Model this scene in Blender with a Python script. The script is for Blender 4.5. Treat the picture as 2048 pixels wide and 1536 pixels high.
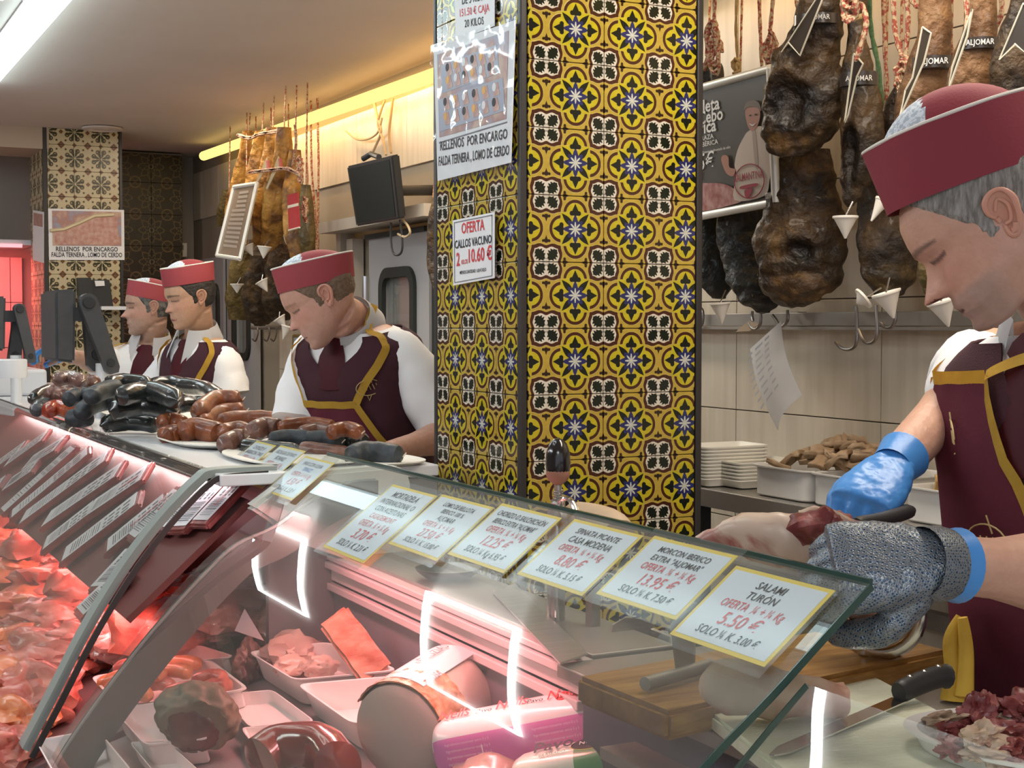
import bpy, bmesh, math, random
import numpy as np
from mathutils import Vector, Matrix, noise
V = Vector
rnd = random.Random(7)
SC = bpy.context.scene
COL = SC.collection
for _o in list(bpy.data.objects): bpy.data.objects.remove(_o)

# ------------------------------------------------------------------ camera, world, lights, exposure
FPX, YAW, PIT = 2850.0, math.radians(27), math.atan(118/2850)
CAM = V((0, 0, 1.5))
FW = V((math.sin(YAW)*math.cos(PIT), math.cos(YAW)*math.cos(PIT), -math.sin(PIT)))
RT = V((math.cos(YAW), -math.sin(YAW), 0)); UP = RT.cross(FW)
cd = bpy.data.cameras.new('camera'); cam = bpy.data.objects.new('camera', cd); COL.objects.link(cam)
cd.sensor_width = 36; cd.lens = FPX/2048*36; cd.clip_start = .05
cam.matrix_world = Matrix((( RT.x, UP.x, -FW.x, CAM.x), (RT.y, UP.y, -FW.y, CAM.y), (RT.z, UP.z, -FW.z, CAM.z), (0, 0, 0, 1)))
SC.camera = cam
SC.view_settings.view_transform = 'Standard'; SC.view_settings.look = 'None'
SC.view_settings.gamma = 1; SC.view_settings.use_curve_mapping = False
SC.view_settings.exposure = 0.12
w = bpy.data.worlds.new('world'); SC.world = w; w.use_nodes = True
w.node_tree.nodes['Background'].inputs[0].default_value = (.86, .90, 1.0, 1)
w.node_tree.nodes['Background'].inputs[1].default_value = .80

def area(name, loc, size, power, color, direction=(0, 0, -1), spread=180):
    l = bpy.data.lights.new(name, 'AREA'); l.shape = 'RECTANGLE'; l.size, l.size_y = size
    l.energy = power; l.color = color; l.spread = math.radians(spread)
    o = bpy.data.objects.new(name, l); COL.objects.link(o); o.location = loc
    z = -V(direction).normalized(); x = V((0, 1, 0)).cross(z).normalized(); y = z.cross(x)
    o.matrix_world = Matrix(((x.x, y.x, z.x, loc[0]), (x.y, y.y, z.y, loc[1]), (x.z, y.z, z.z, loc[2]), (0, 0, 0, 1)))
    return o
# added unseen fill lights over the customer aisle for general brightness, and the warm tubes over the service side
area('aisle_fill', (-.5, -.9, 2.56), (1.2, 1.2), 36, (.93, .97, 1.0))
area('aisle_fill', (-1.9, 3.6, 2.56), (.8, 3.0), 85, (.93, .97, 1.0), (.35, 0, -1))
area('aisle_fill', (-2.2, 7.9, 2.56), (.8, .8), 45, (1.0, .94, .86), (.6, .1, -1))
area('service_lamp', (1.72, 1.6, 2.57), (.25, 1.4), 22, (1.0, .90, .76))
area('service_lamp', (1.72, 4.6, 2.57), (.25, 1.6), 22, (1.0, .88, .72))
area('service_lamp', (1.9, 7.0, 2.57), (.25, 1.4), 12, (1.0, .86, .68))
area('wall_tube_lamp', (2.3, 5.9, 2.50), (.05, 3.6), 26, (1.0, .58, .20), (1, 0, -.9))
area('wall_tube_lamp', (2.27, 2.4, 2.52), (.05, 2.0), 34, (1.0, .62, .24), (1, 0, -.9))
area('meat_lamp', (.93, 2.30, 1.115), (.04, 1.0), 5.5, (1.0, .34, .36), (-.35, 0, -1))
area('meat_lamp', (.66, 4.4, .87), (.05, 2.8), 6, (1.0, .24, .23), (-.1, 0, -1))
area('shelf_fill', (.86, 4.7, 1.155), (.03, 3.2), 5, (1.0, .80, .82), (-.35, 0, -1))  # added fill light under the ledge, brightens the pack labels
area('red_stall_lamp', (1.12, 8.85, 1.93), (.3, .1), 8, (1.0, .12, .12), (0, .35, -1))

# ------------------------------------------------------------------ helpers
def ray(px, py): return FW + RT*((px-1024)/FPX) - UP*((py-768)/FPX)
def P(px, py, x=None, y=None, z=None, d=None):
    """the point of the place seen at this spot of the photograph, on a given plane or at a given depth"""
    r = ray(px, py)
    t = d if d is not None else (x/r.x if x is not None else (y/r.y if y is not None else (z-1.5)/r.z))
    return CAM + r*t
WL = {}
def put(o, label=None, cat=None, group=None, kind=None):
    if label: o['label'] = label
    if cat: o['category'] = cat
    if group: o['group'] = group
    if kind: o['kind'] = kind
    return o
def empty(name, loc, label, cat, group=None):
    o = bpy.data.objects.new(name, None); COL.objects.link(o); o.location = V(loc); o.empty_display_size = .05
    WL[o.name] = V(loc)
    return put(o, label, cat, group)
def mk(name, bm, m, parent=None, smooth=True, label=None, cat=None, group=None, kind=None):
    """link a bmesh built in world coordinates as one object with its origin at its base"""
    bm.verts.ensure_lookup_table()
    me = bpy.data.meshes.new(name)
    n = len(bm.verts)
    if n:
        xs = [v.co for v in bm.verts]
        lo = V((min(c.x for c in xs), min(c.y for c in xs), min(c.z for c in xs)))
        hi = V((max(c.x for c in xs), max(c.y for c in xs), max(c.z for c in xs)))
        org = V(((lo.x+hi.x)/2, (lo.y+hi.y)/2, lo.z))
    else: org = V((0, 0, 0))
    bmesh.ops.translate(bm, verts=bm.verts, vec=-org)
    if smooth:
        for f in bm.faces: f.smooth = True
    bm.to_mesh(me); bm.free()
    if isinstance(m, (list, tuple)):
        for q in m: me.materials.append(q)
    else: me.materials.append(m)
    if smooth: 
        try: me.set_sharp_from_angle(angle=math.radians(42))
        except Exception: pass
    o = bpy.data.objects.new(name, me); COL.objects.link(o)
    WL[o.name] = org
    if parent is not None: o.parent = parent; o.location = org - WL[parent.name]
    else: o.location = org
    return put(o, label, cat, group, kind)
def dup(o, delta, parent=None, **kw):
    c = o.copy(); COL.objects.link(c)
    loc = WL[o.name] + V(delta); WL[c.name] = loc
    for k in ('label', 'category', 'group'):
        if parent is not None and k in c: del c[k]
    if parent is not None: c.parent = parent; c.location = loc - WL[parent.name]
    else: c.parent = None; c.location = loc
    return put(c, **kw)

def new(): return bmesh.new()
def add_box(bm, c, s, rot=None, bev=0, mi=0):
    r = bmesh.ops.create_cube(bm, size=1); vs = r['verts']
    bmesh.ops.scale(bm, verts=vs, vec=V(s))
    if bev:
        es = list({e for v in vs for e in v.link_edges})
        rr = bmesh.ops.bevel(bm, geom=es, offset=bev, segments=2, affect='EDGES', profile=.5)
        vs = list({v for f in rr['faces'] for v in f.verts} | {v for v in vs if v.is_valid})
    if rot is not None: bmesh.ops.rotate(bm, verts=vs, cent=V((0, 0, 0)), matrix=rot)
    bmesh.ops.translate(bm, verts=vs, vec=V(c))
    if mi:
        for f in {f for v in vs for f in v.link_faces}: f.material_index = mi
    return vs
def box(c, s, rot=None, bev=0):
    bm = new(); add_box(bm, c, s, rot, bev); return bm
def span(x0, x1, y0, y1, z0, z1, bev=0):
    return box(((x0+x1)/2, (y0+y1)/2, (z0+z1)/2), (abs(x1-x0), abs(y1-y0), abs(z1-z0)), bev=bev)
def frames(pts):
    pts = [V(p) for p in pts]; out = []; n = len(pts); prev = None
    for i in range(n):
        t = (pts[min(i+1, n-1)] - pts[max(i-1, 0)]).normalized()
        if prev is None:
            a = V((0, 0, 1)) if abs(t.z) < .9 else V((1, 0, 0))
            u = (a - t*a.dot(t)).normalized()
        else: u = (prev - t*prev.dot(t)).normalized()
        out.append((pts[i], t, u, t.cross(u))); prev = u
    return out
def add_loft(bm, rings, cap=True, closed=True):
    R = [[bm.verts.new(p) for p in r] for r in rings]; n = len(R[0])
    for a, b in zip(R[:-1], R[1:]):
        for i in range(n if closed else n-1):
            j = (i+1) % n
            try: bm.faces.new((a[i], a[j], b[j], b[i]))
            except ValueError: pass
    if cap and closed:
        for r, rev in ((R[0], True), (R[-1], False)):
            c = V((0, 0, 0))
            for v in r: c += v.co
            cv = bm.verts.new(c/n)
            for i in range(n):
                j = (i+1) % n
                bm.faces.new((r[j], r[i], cv) if rev else (r[i], r[j], cv))
    return R
def add_tube(bm, pts, rad, seg=10, flat=1.0, cap=True, up=None):
    if not isinstance(rad, (list, tuple)): rad = [rad]*len(pts)
    rings = []
    for (p, t, u, v), r in zip(frames(pts), rad):
        if up is not None:
            u = (V(up) - t*V(up).dot(t)).normalized(); v = t.cross(u)
        rings.append([p + u*(math.cos(2*math.pi*k/seg)*r*flat) + v*(math.sin(2*math.pi*k/seg)*r) for k in range(seg)])
    add_loft(bm, rings, cap)
def tube(pts, rad, seg=10, flat=1.0, cap=True, up=None):
    bm = new(); add_tube(bm, pts, rad, seg, flat, cap, up); return bm
def spline(pts, n=8):
    pts = [V(p) for p in pts]; out = []
    for i in range(len(pts)-1):
        p0, p1, p2, p3 = pts[max(i-1, 0)], pts[i], pts[i+1], pts[min(i+2, len(pts)-1)]
        for k in range(n):
            t = k/n
            out.append(.5*((2*p1)+(p2-p0)*t+(2*p0-5*p1+4*p2-p3)*t*t+(3*p1-p0-3*p2+p3)*t**3))
    out.append(pts[-1]); return out
def lerp_tab(tab, t):
    if t <= tab[0][0]: return tab[0][1:]
    for a, b in zip(tab[:-1], tab[1:]):
        if t <= b[0]:
            k = (t-a[0])/(b[0]-a[0]); k = k*k*(3-2*k)*.5 + k*.5
            return tuple(x+(y-x)*k for x, y in zip(a[1:], b[1:]))
    return tab[-1][1:]
def add_lathe(bm, c, prof, axis=(0, 0, 1), seg=24):
    ax = V(axis).normalized(); u = ax.orthogonal().normalized(); v = ax.cross(u); c = V(c)
    add_loft(bm, [[c+ax*h+u*(r*math.cos(2*math.pi*k/seg))+v*(r*math.sin(2*math.pi*k/seg)) for k in range(seg)] for r, h in prof])
def lathe(c, prof, axis=(0, 0, 1), seg=24):
    bm = new(); add_lathe(bm, c, prof, axis, seg); return bm
def add_prism(bm, pts, off, mi=0):
    a = [bm.verts.new(V(p)) for p in pts]; b = [bm.verts.new(V(p)+V(off)) for p in pts]
    fs = [bm.faces.new(a), bm.faces.new(b[::-1])]
    for i in range(len(a)):
        j = (i+1) % len(a); fs.append(bm.faces.new((a[j], a[i], b[i], b[j])))
    for f in fs: f.material_index = mi
    bmesh.ops.recalc_face_normals(bm, faces=fs)
def prism(pts, off):
    bm = new(); add_prism(bm, pts, off); return bm
def jitter(bm, amp, freq, seed=0, octv=3):
    s = V((seed*3.1, seed*1.7, seed*2.3)); bm.normal_update()
    mv = []
    for v in bm.verts:
        k = 0; a = 1; f = freq
        for _ in range(octv): k += a*noise.noise(v.co*f+s); a *= .5; f *= 2.1
        mv.append(v.normal*(k*amp))
    for v, m in zip(bm.verts, mv): v.co += m
def blob(c, r, seed=0, amp=.12, rot=None, sub=3, freq=None):
    bm = new(); bmesh.ops.create_icosphere(bm, subdivisions=sub, radius=1)
    m = max(r); f = 1.6
    for v in bm.verts:
        k = 1+amp*(noise.noise(v.co*f+V((seed*5.3, seed, 0)))*1.6+noise.noise(v.co*f*3+V((0, seed*2.7, 1)))*.7)
        v.co *= k
    bmesh.ops.scale(bm, verts=bm.verts, vec=V(r))
    if rot is not None: bmesh.ops.rotate(bm, verts=bm.verts, cent=V((0, 0, 0)), matrix=rot)
    bmesh.ops.translate(bm, verts=bm.verts, vec=V(c)); return bm
def remeshed(bm, voxel, name, smooth_it=4):
    """fuse overlapping closed shapes into one continuous skin"""
    me = bpy.data.meshes.new('tmp'); bmesh.ops.recalc_face_normals(bm, faces=bm.faces); bm.to_mesh(me); bm.free()
    o = bpy.data.objects.new('tmp', me); COL.objects.link(o)
    r = o.modifiers.new('r', 'REMESH'); r.mode = 'VOXEL'; r.voxel_size = voxel; r.use_smooth_shade = True
    if smooth_it:
        s = o.modifiers.new('s', 'SMOOTH'); s.iterations = smooth_it; s.factor = .5
    dg = bpy.context.evaluated_depsgraph_get(); ev = o.evaluated_get(dg)
    m2 = bpy.data.meshes.new_from_object(ev)
    bpy.data.objects.remove(o); bpy.data.meshes.remove(me)
    b2 = new(); b2.from_mesh(m2); bpy.data.meshes.remove(m2); return b2

# ------------------------------------------------------------------ materials (all procedural)
def nd(nt, typ, **kw):
    n = nt.nodes.new(typ)
    for k, v in kw.items():
        if k.startswith('i_'): n.inputs[k[2:].replace('_', ' ')].default_value = v
        else: setattr(n, k, v)
    return n
MATS = {}
def pm(name, col, rough=.5, metal=0, col2=None, col3=None, scale=12, detail=5, stretch=(1, 1, 1), bump=0, bscale=None, coat=0, sss=0, spec=.5,
       lo=.35, hi=.65, emit=None, estr=0, alpha=None, trans=0, ior=1.45, vcol=None, distort=0, gen=False, bdist=.004):
    m = bpy.data.materials.new(name); m.use_nodes = True; nt = m.node_tree; L = nt.links
    b = nt.nodes['Principled BSDF']
    b.inputs['Base Color'].default_value = (*col, 1); b.inputs['Roughness'].default_value = rough; b.inputs['Metallic'].default_value = metal
    b.inputs['Specular IOR Level'].default_value = spec; b.inputs['Coat Weight'].default_value = coat; b.inputs['IOR'].default_value = ior
    b.inputs['Coat Roughness'].default_value = .12
    if sss: b.inputs['Subsurface Weight'].default_value = sss; b.inputs['Subsurface Radius'].default_value = (.012, .004, .002); b.inputs['Subsurface Scale'].default_value = 1
    if trans: b.inputs['Transmission Weight'].default_value = trans
    if alpha is not None: b.inputs['Alpha'].default_value = alpha
    if emit: b.inputs['Emission Color'].default_value = (*emit, 1); b.inputs['Emission Strength'].default_value = estr
    if col2 or bump:
        tc = nd(nt, 'ShaderNodeTexCoord'); mp = nd(nt, 'ShaderNodeMapping'); mp.inputs['Scale'].default_value = stretch
        L.new(tc.outputs['Generated' if gen else 'Object'], mp.inputs[0])
    if col2:
        n = nd(nt, 'ShaderNodeTexNoise'); n.inputs['Scale'].default_value = scale; n.inputs['Detail'].default_value = detail; n.inputs['Distortion'].default_value = distort
        L.new(mp.outputs[0], n.inputs['Vector'])
        r = nd(nt, 'ShaderNodeValToRGB'); e = r.color_ramp.elements
        e[0].position = lo; e[0].color = (*col, 1); e[1].position = hi; e[1].color = (*col2, 1)
        if col3: k = r.color_ramp.elements.new(min(hi+.12, 1)); k.color = (*col3, 1)
        L.new(n.outputs['Fac'], r.inputs[0]); src = r.outputs[0]
        if vcol:
            at = nd(nt, 'ShaderNodeVertexColor', layer_name=vcol); mx = nd(nt, 'ShaderNodeMix', data_type='RGBA', blend_type='MULTIPLY')
            mx.inputs[0].default_value = 1; L.new(src, mx.inputs[6]); L.new(at.outputs[0], mx.inputs[7]); src = mx.outputs[2]
        L.new(src, b.inputs['Base Color'])
    if bump:
        n2 = nd(nt, 'ShaderNodeTexNoise'); n2.inputs['Scale'].default_value = bscale or scale*2; n2.inputs['Detail'].default_value = 6
        L.new(mp.outputs[0], n2.inputs['Vector'])
        bp = nd(nt, 'ShaderNodeBump'); bp.inputs['Strength'].default_value = bump; bp.inputs['Distance'].default_value = bdist
        L.new(n2.outputs['Fac'], bp.inputs['Height']); L.new(bp.outputs[0], b.inputs['Normal'])
    MATS[name] = m; return m
def glassmat(name, tint, refl=1.0, rough=0.0, ior=1.5, haze=0):
    m = bpy.data.materials.new(name); m.use_nodes = True; nt = m.node_tree; L = nt.links; nt.nodes.remove(nt.nodes['Principled BSDF'])
    out = nt.nodes['Material Output']; t = nd(nt, 'ShaderNodeBsdfTransparent'); t.inputs[0].default_value = (*tint, 1)
    g = nd(nt, 'ShaderNodeBsdfGlossy'); g.inputs['Roughness'].default_value = rough; g.inputs['Color'].default_value = (refl, refl, refl, 1)
    f = nd(nt, 'ShaderNodeFresnel'); f.inputs['IOR'].default_value = ior; mx = nd(nt, 'ShaderNodeMixShader')
    ge = nd(nt, 'ShaderNodeNewGeometry'); iv = nd(nt, 'ShaderNodeMath', operation='SUBTRACT'); iv.inputs[0].default_value = 1; mu = nd(nt, 'ShaderNodeMath', operation='MULTIPLY')
    L.new(ge.outputs['Backfacing'], iv.inputs[1]); L.new(iv.outputs[0], mu.inputs[0]); L.new(f.outputs[0], mu.inputs[1])   # the pane mirrors on the face it is seen from
    L.new(mu.outputs[0], mx.inputs[0]); L.new(t.outputs[0], mx.inputs[1]); L.new(g.outputs[0], mx.inputs[2])
    src = mx.outputs[0]
    if haze:
        d = nd(nt, 'ShaderNodeBsdfDiffuse'); d.inputs[0].default_value = (.8, .8, .8, 1); m2 = nd(nt, 'ShaderNodeMixShader'); m2.inputs[0].default_value = haze
        L.new(src, m2.inputs[1]); L.new(d.outputs[0], m2.inputs[2]); src = m2.outputs[0]
    L.new(src, out.inputs[0]); return m
def emis(name, col, s):
    m = bpy.data.materials.new(name); m.use_nodes = True; nt = m.node_tree; nt.nodes.remove(nt.nodes['Principled BSDF'])
    e = nd(nt, 'ShaderNodeEmission'); e.inputs[0].default_value = (*col, 1); e.inputs[1].default_value = s
    nt.links.new(e.outputs[0], nt.nodes['Material Output'].inputs[0]); return m

white_enamel = pm('white_enamel', (.72, .74, .77), .25)
ceil_m = pm('ceiling_paint', (.62, .54, .50), .85, col2=(.58, .50, .46), scale=1.5)
floor_m = pm('floor_stone', (.32, .28, .25), .5, col2=(.25, .22, .2), scale=3)
trav = pm('cream_tile', (.62, .54, .43), .32, col2=(.53, .455, .355), scale=3, stretch=(1, 9, .7), detail=8, bump=.06)
grey_wall = pm('grey_wall', (.34, .30, .27), .6, col2=(.30, .27, .245), scale=3)
grout_m = pm('grout', (.30, .25, .19), .9)
steel = pm('brushed_steel', (.52, .50, .47), .34, .9, col2=(.44, .42, .39), scale=6, stretch=(1, 22, 22))
steel_dull = pm('dull_steel', (.33, .30, .27), .42, .55, col2=(.29, .265, .24), scale=3)
chrome = pm('chrome', (.7, .7, .7), .14, 1)
alu = pm('aluminium_frame', (.78, .76, .70), .35, .3)
door_m = pm('grey_door_panel', (.40, .39, .40), .45, .1, col2=(.37, .36, .37), scale=2)
door_frame_m = pm('beige_door_frame', (.50, .44, .37), .5)
rubber = pm('black_rubber', (.02, .022, .02), .55)
black_pl = pm('black_plastic', (.03, .03, .032), .42)
grey_pl = pm('charcoal_plastic', (.055, .055, .058), .5, col2=(.065, .065, .07), scale=30)
gasket_m = pm('grey_gasket', (.27, .31, .29), .45)
arm_m = pm('grey_arm_plastic', (.09, .095, .085), .35)
dark_edge = pm('dark_trim', (.035, .03, .028), .4)
white_pl = pm('white_plastic', (.80, .78, .76), .3, sss=.0)
foam = pm('white_foam', (.80, .77, .70), .6)
paper = pm('white_paper', (.78, .77, .78), .7)
card = pm('pale_blue_card', (.66, .74, .80), .5)
yellow = pm('yellow_border', (.78, .60, .07), .5)
ink = pm('black_ink', (.02, .02, .025), .6)
ink_grey = pm('grey_ink', (.16, .16, .18), .6)
ink_red = pm('red_ink', (.62, .04, .05), .5)
ink_blue = pm('blue_ink', (.08, .18, .55), .5)
ink_white = pm('white_ink', (.78, .76, .72), .5)
sleeve_pl = glassmat('clear_plastic_sleeve', (.95, .96, .96), .45, .10, 1.45, .03)
film = glassmat('clear_food_film', (.97, .95, .95), 1.0, .16, 1.35, .02)
glass = glassmat('counter_glass', (.90, .925, .905), .95, .0, 1.52, .022)
glass_edge = pm('green_glass_edge', (.025, .065, .055), .15, spec=.8)
window_glass = glassmat('window_glass', (.85, .86, .84), 1, .02, 1.45, .1)
tube_warm = emis('warm_tube', (1.0, .72, .22), 1.45)
tube_cool = emis('cool_tube', (.75, .98, 1.0), 5.5)
led_white = emis('led_frame', (.86, .97, 1.0), 16)

def text(body, size, org, right, up, m, parent, name='lettering', xs=1.0, shear=0, bold=0.0, align='CENTER', lift=.0006, label=None):
    """flat lettering laid on a surface: org = centre of the baseline"""
    c = bpy.data.curves.new('t', 'FONT'); c.body = body; c.size = size; c.align_x = align; c.shear = shear; c.offset = bold*size; c.resolution_u = 2
    o = bpy.data.objects.new('t', c); COL.objects.link(o)
    dg = bpy.context.evaluated_depsgraph_get(); me = bpy.data.meshes.new_from_object(o.evaluated_get(dg)); bpy.data.objects.remove(o)
    R = V(right).normalized(); U = V(up).normalized(); N = R.cross(U)
    bm = new(); bm.from_mesh(me); bpy.data.meshes.remove(me)
    for v in bm.verts: v.co = V(org) + R*(v.co.x*xs) + U*v.co.y + N*lift
    if not bm.verts: bm.free(); return None
    return mk(name, bm, m, parent, smooth=False, label=label)
# ------------------------------------------------------------------ the room
WX = 2.4      # back wall of the stalls
CZ = 2.6      # ceiling height
mk('floor', span(-4.2, 3.2, -2, 10.2, -.1, 0), floor_m, kind='structure', smooth=False)
mk('ceiling', span(-4.2, 2.6, -2, 9.4, CZ, CZ+.1), ceil_m, kind='structure', smooth=False)
mk('wall_back', span(WX+.012, WX+.2, -1.5, 9.5, 0, CZ), grout_m, kind='structure', smooth=False)
wb = bpy.data.objects['wall_back']
def tile_bm(y0, y1, z0, z1):
    return span(WX, WX+.012, y0+.0015, y1-.0015, z0+.0015, z1-.0015, bev=.001)
TH, TW = .307, .60
door_y = (5.30, 6.55)
proto = mk('tile', tile_bm(0, TW, 0, TH), trav, wb, smooth=False)
first = True
for r in range(-4, 5):
    z0 = 1.26 + r*TH
    for c in range(-2, 16):
        y0 = c*TW + .31
        if y0 > 9.3: continue
        if z0+TH > CZ+.05: continue
        if y0+TW > door_y[0] and y0 < door_y[1] and z0 < 1.9: continue
        if y0+TW > 7.95 and z0 < 2.0: continue
        if first: proto.location = V((WX+.006, y0+TW/2, z0+.0015)) - WL[wb.name]; WL[proto.name] = V((WX+.006, y0+TW/2, z0+.0015)); first = False; continue
        dup(proto, V((WX+.006, y0+TW/2, z0+.0015)) - WL[proto.name], wb)
mk('wall_left', span(-4.2, -4.0, -2, 9.5, 0, CZ), grey_wall, kind='structure', smooth=False)
mk('wall_end', span(-4.0, 2.6, 9.36, 9.5, 0, CZ), grey_wall, kind='structure', smooth=False)
mk('wall_right', span(2.41, 2.6, -2, -1.5, 0, CZ), grey_wall, kind='structure', smooth=False)
mk('trim_1', span(-4.0, 1.33, 8.3, 8.75, 2.48, CZ), pm('soffit_paint', (.44, .35, .27), .8), kind='structure', smooth=False)
# service floor platform the men stand on
mk('trim_2', span(1.32, 2.4, .2, 9.3, 0, .06), floor_m, kind='structure', smooth=False)

# ---- painted relief tiles: one pattern repeat painted into a generated picture, laid on real tiles
def gen_image(name, arr):
    h, wd, _ = arr.shape
    im = bpy.data.images.new(name, wd, h); a = np.ones((h, wd, 4), np.float32); a[..., :3] = arr
    im.pixels.foreach_set(a.ravel()); im.update(); im.pack(); return im
def srgb(r, g, b): return np.array([r, g, b], np.float32)/255
def yellow_pattern(N=320):
    y, x = np.mgrid[0:N, 0:N]/N + .5/N
    a = np.zeros((N, N, 3), np.float32); a[:] = srgb(198, 170, 68)
    u, v = x-.5, y-.5                       # star at the middle
    au, av = np.abs(u), np.abs(v)
    brown, dark, yel, pale = srgb(74, 34, 12), srgb(14, 20, 10), srgb(206, 190, 34), srgb(208, 186, 98)
    d = np.full((N, N), 9.)
    for cx, cy in ((.24, 0), (-.24, 0), (0, .24), (0, -.24)): d = np.minimum(d, np.hypot(u-cx, v-cy))
    core = (au < .25) & (av < .25)
    a[d < .21] = yel
    a[(d > .158) & (d < .205) & ~core] = brown
    a[(d > .205) & (d < .214) & ~core] = pale
    a[core] = pale
    for q in range(4):
        th = math.pi/4+q*math.pi/2; cs, sn = math.cos(th), math.sin(th)
        s = u*cs+v*sn; t = -u*sn+v*cs
        a[(np.abs(t) < .115*np.sin(np.clip((s-.06)/.29, 0, 1)*math.pi))] = yel
        a[(np.abs(t) < .125*np.sin(np.clip((s-.06)/.29, 0, 1)*math.pi)) & (np.abs(t) > .112*np.sin(np.clip((s-.06)/.29, 0, 1)*math.pi)) & (s > .06)] = pale
        a[(np.abs(t) < .047*np.sin(np.clip((s-.06)/.27, 0, 1)**.8*math.pi))] = dark
    r = np.hypot(u, v); th = np.arctan2(v, u)
    for q in range(4):
        th0 = q*math.pi/2; cs, sn = math.cos(th0), math.sin(th0); s = u*cs+v*sn; t = -u*sn+v*cs
        a[(s > .12) & (s < .205) & (np.abs(t) < .016)] = srgb(50, 46, 60)
        tre = (np.hypot(s-.272, t) < .050) | (np.hypot(s-.240, t-.062) < .036) | (np.hypot(s-.240, t+.062) < .036) | ((s > .27) & (s < .385) & (np.abs(t) < (.385-s)*.5)) | ((s > .205) & (s < .25) & (np.abs(t) < .088-(.25-s)*.5))
        a[tre] = dark
    a[r < .158+.030*np.cos(8*th)+.012*np.cos(4*th)] = srgb(42, 46, 106)
    k = np.abs(((th/(math.pi/4)+.5) % 1)-.5)*(math.pi/4)*r
    a[(r < .112) & (k < .0125*np.sin(np.clip(r/.112, 0, 1)*math.pi*.9)+.0025)] = srgb(214, 218, 212)
    X, Y = np.minimum(x, 1-x), np.minimum(y, 1-y)
    for A, B in ((X, np.abs(v)), (Y, np.abs(u))):
        w = .5-B     # distance from the cross towards the lobe row
        cr = ((A < .016+.045*np.clip((w-.285)/.04, 0, 1)*np.clip((.345-w)/.02, 0, 1)) & (w > .285) & (w < .36)) | (np.hypot(A-.05, w-.315) < .022) | ((A < .022*np.clip((.40-w)/.06, 0, 1)) & (w > .30) & (w < .40))
        a[cr] = srgb(48, 26, 8)
    m = np.maximum(X, Y)+.014*np.cos(8*np.arctan2(Y, X))
    a[m < .272] = pale
    a[m < .262] = brown
    a[m < .214] = srgb(230, 222, 210)
    R = np.hypot(X, Y); s = (X+Y)/math.sqrt(2); t = (X-Y)/math.sqrt(2)
    leaf = (np.abs(t) < (.082*np.sin(np.clip((s-.045)/.215, 0, 1)*math.pi)**.75)*(1+.22*np.sin(s*140))) & (s > .045)
    a[leaf & (m < .198)] = srgb(16, 26, 10)
    a[R < .050] = srgb(216, 210, 200)
    a[(R > .048) & (R < .056)] = srgb(110, 100, 86)
    return a
def brown_pattern(N=192):
    y, x = np.mgrid[0:N, 0:N]/N + .5/N
    a = np.zeros((N, N, 3), np.float32); a[:] = srgb(206, 192, 160)
    u, v = x-.5, y-.5; au, av = np.abs(u), np.abs(v); r = np.hypot(u, v); th = np.arctan2(v, u)
    for q in range(8):
        t0 = q*math.pi/4+math.pi/8; s = u*math.cos(t0)+v*math.sin(t0); t = -u*math.sin(t0)+v*math.cos(t0)
        a[np.abs(t-.10*s*s*8*(1 if q % 2 else -1)*.3) < .048*np.sin(np.clip((s-.03)/.35, 0, 1)*math.pi)] = srgb(44, 46, 18)
        a[np.abs(np.hypot(s-.29, t)-.065) < .024] = srgb(66, 56, 20)
    X, Y = np.minimum(x, 1-x), np.minimum(y, 1-y)
    a[(X+Y < .15) & (X+Y > .05)] = srgb(112, 64, 30)
    a[(X+Y < .04)] = srgb(60, 60, 24)
    a[(X+av < .09)] = srgb(118, 80, 40); a[(Y+au < .09)] = srgb(118, 80, 40)
    a[(np.hypot(X-.17, Y-.17) < .04)] = srgb(70, 66, 26)
    return a
def dark_pattern(N=192):
    y, x = np.mgrid[0:N, 0:N]/N + .5/N
    a = np.zeros((N, N, 3), np.float32); a[:] = srgb(46, 38, 20)
    u, v = x-.5, y-.5; r = np.hypot(u, v); th = np.arctan2(v, u)
    a[np.abs(r-.34-.06*np.cos(8*th)) < .022] = srgb(120, 100, 58)
    a[np.abs(r-.18-.05*np.cos(8*th+math.pi)) < .018] = srgb(132, 112, 66)
    a[np.abs(r-.07) < .018] = srgb(130, 120, 90)
    X, Y = np.minimum(x, 1-x), np.minimum(y, 1-y); R = np.hypot(X, Y)
    a[np.abs(R-.17) < .02] = srgb(128, 104, 56); a[R < .05] = srgb(120, 80, 40)
    a[(np.abs(X-Y) < .012) & (R < .3)] = srgb(110, 92, 52)
    return a
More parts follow.
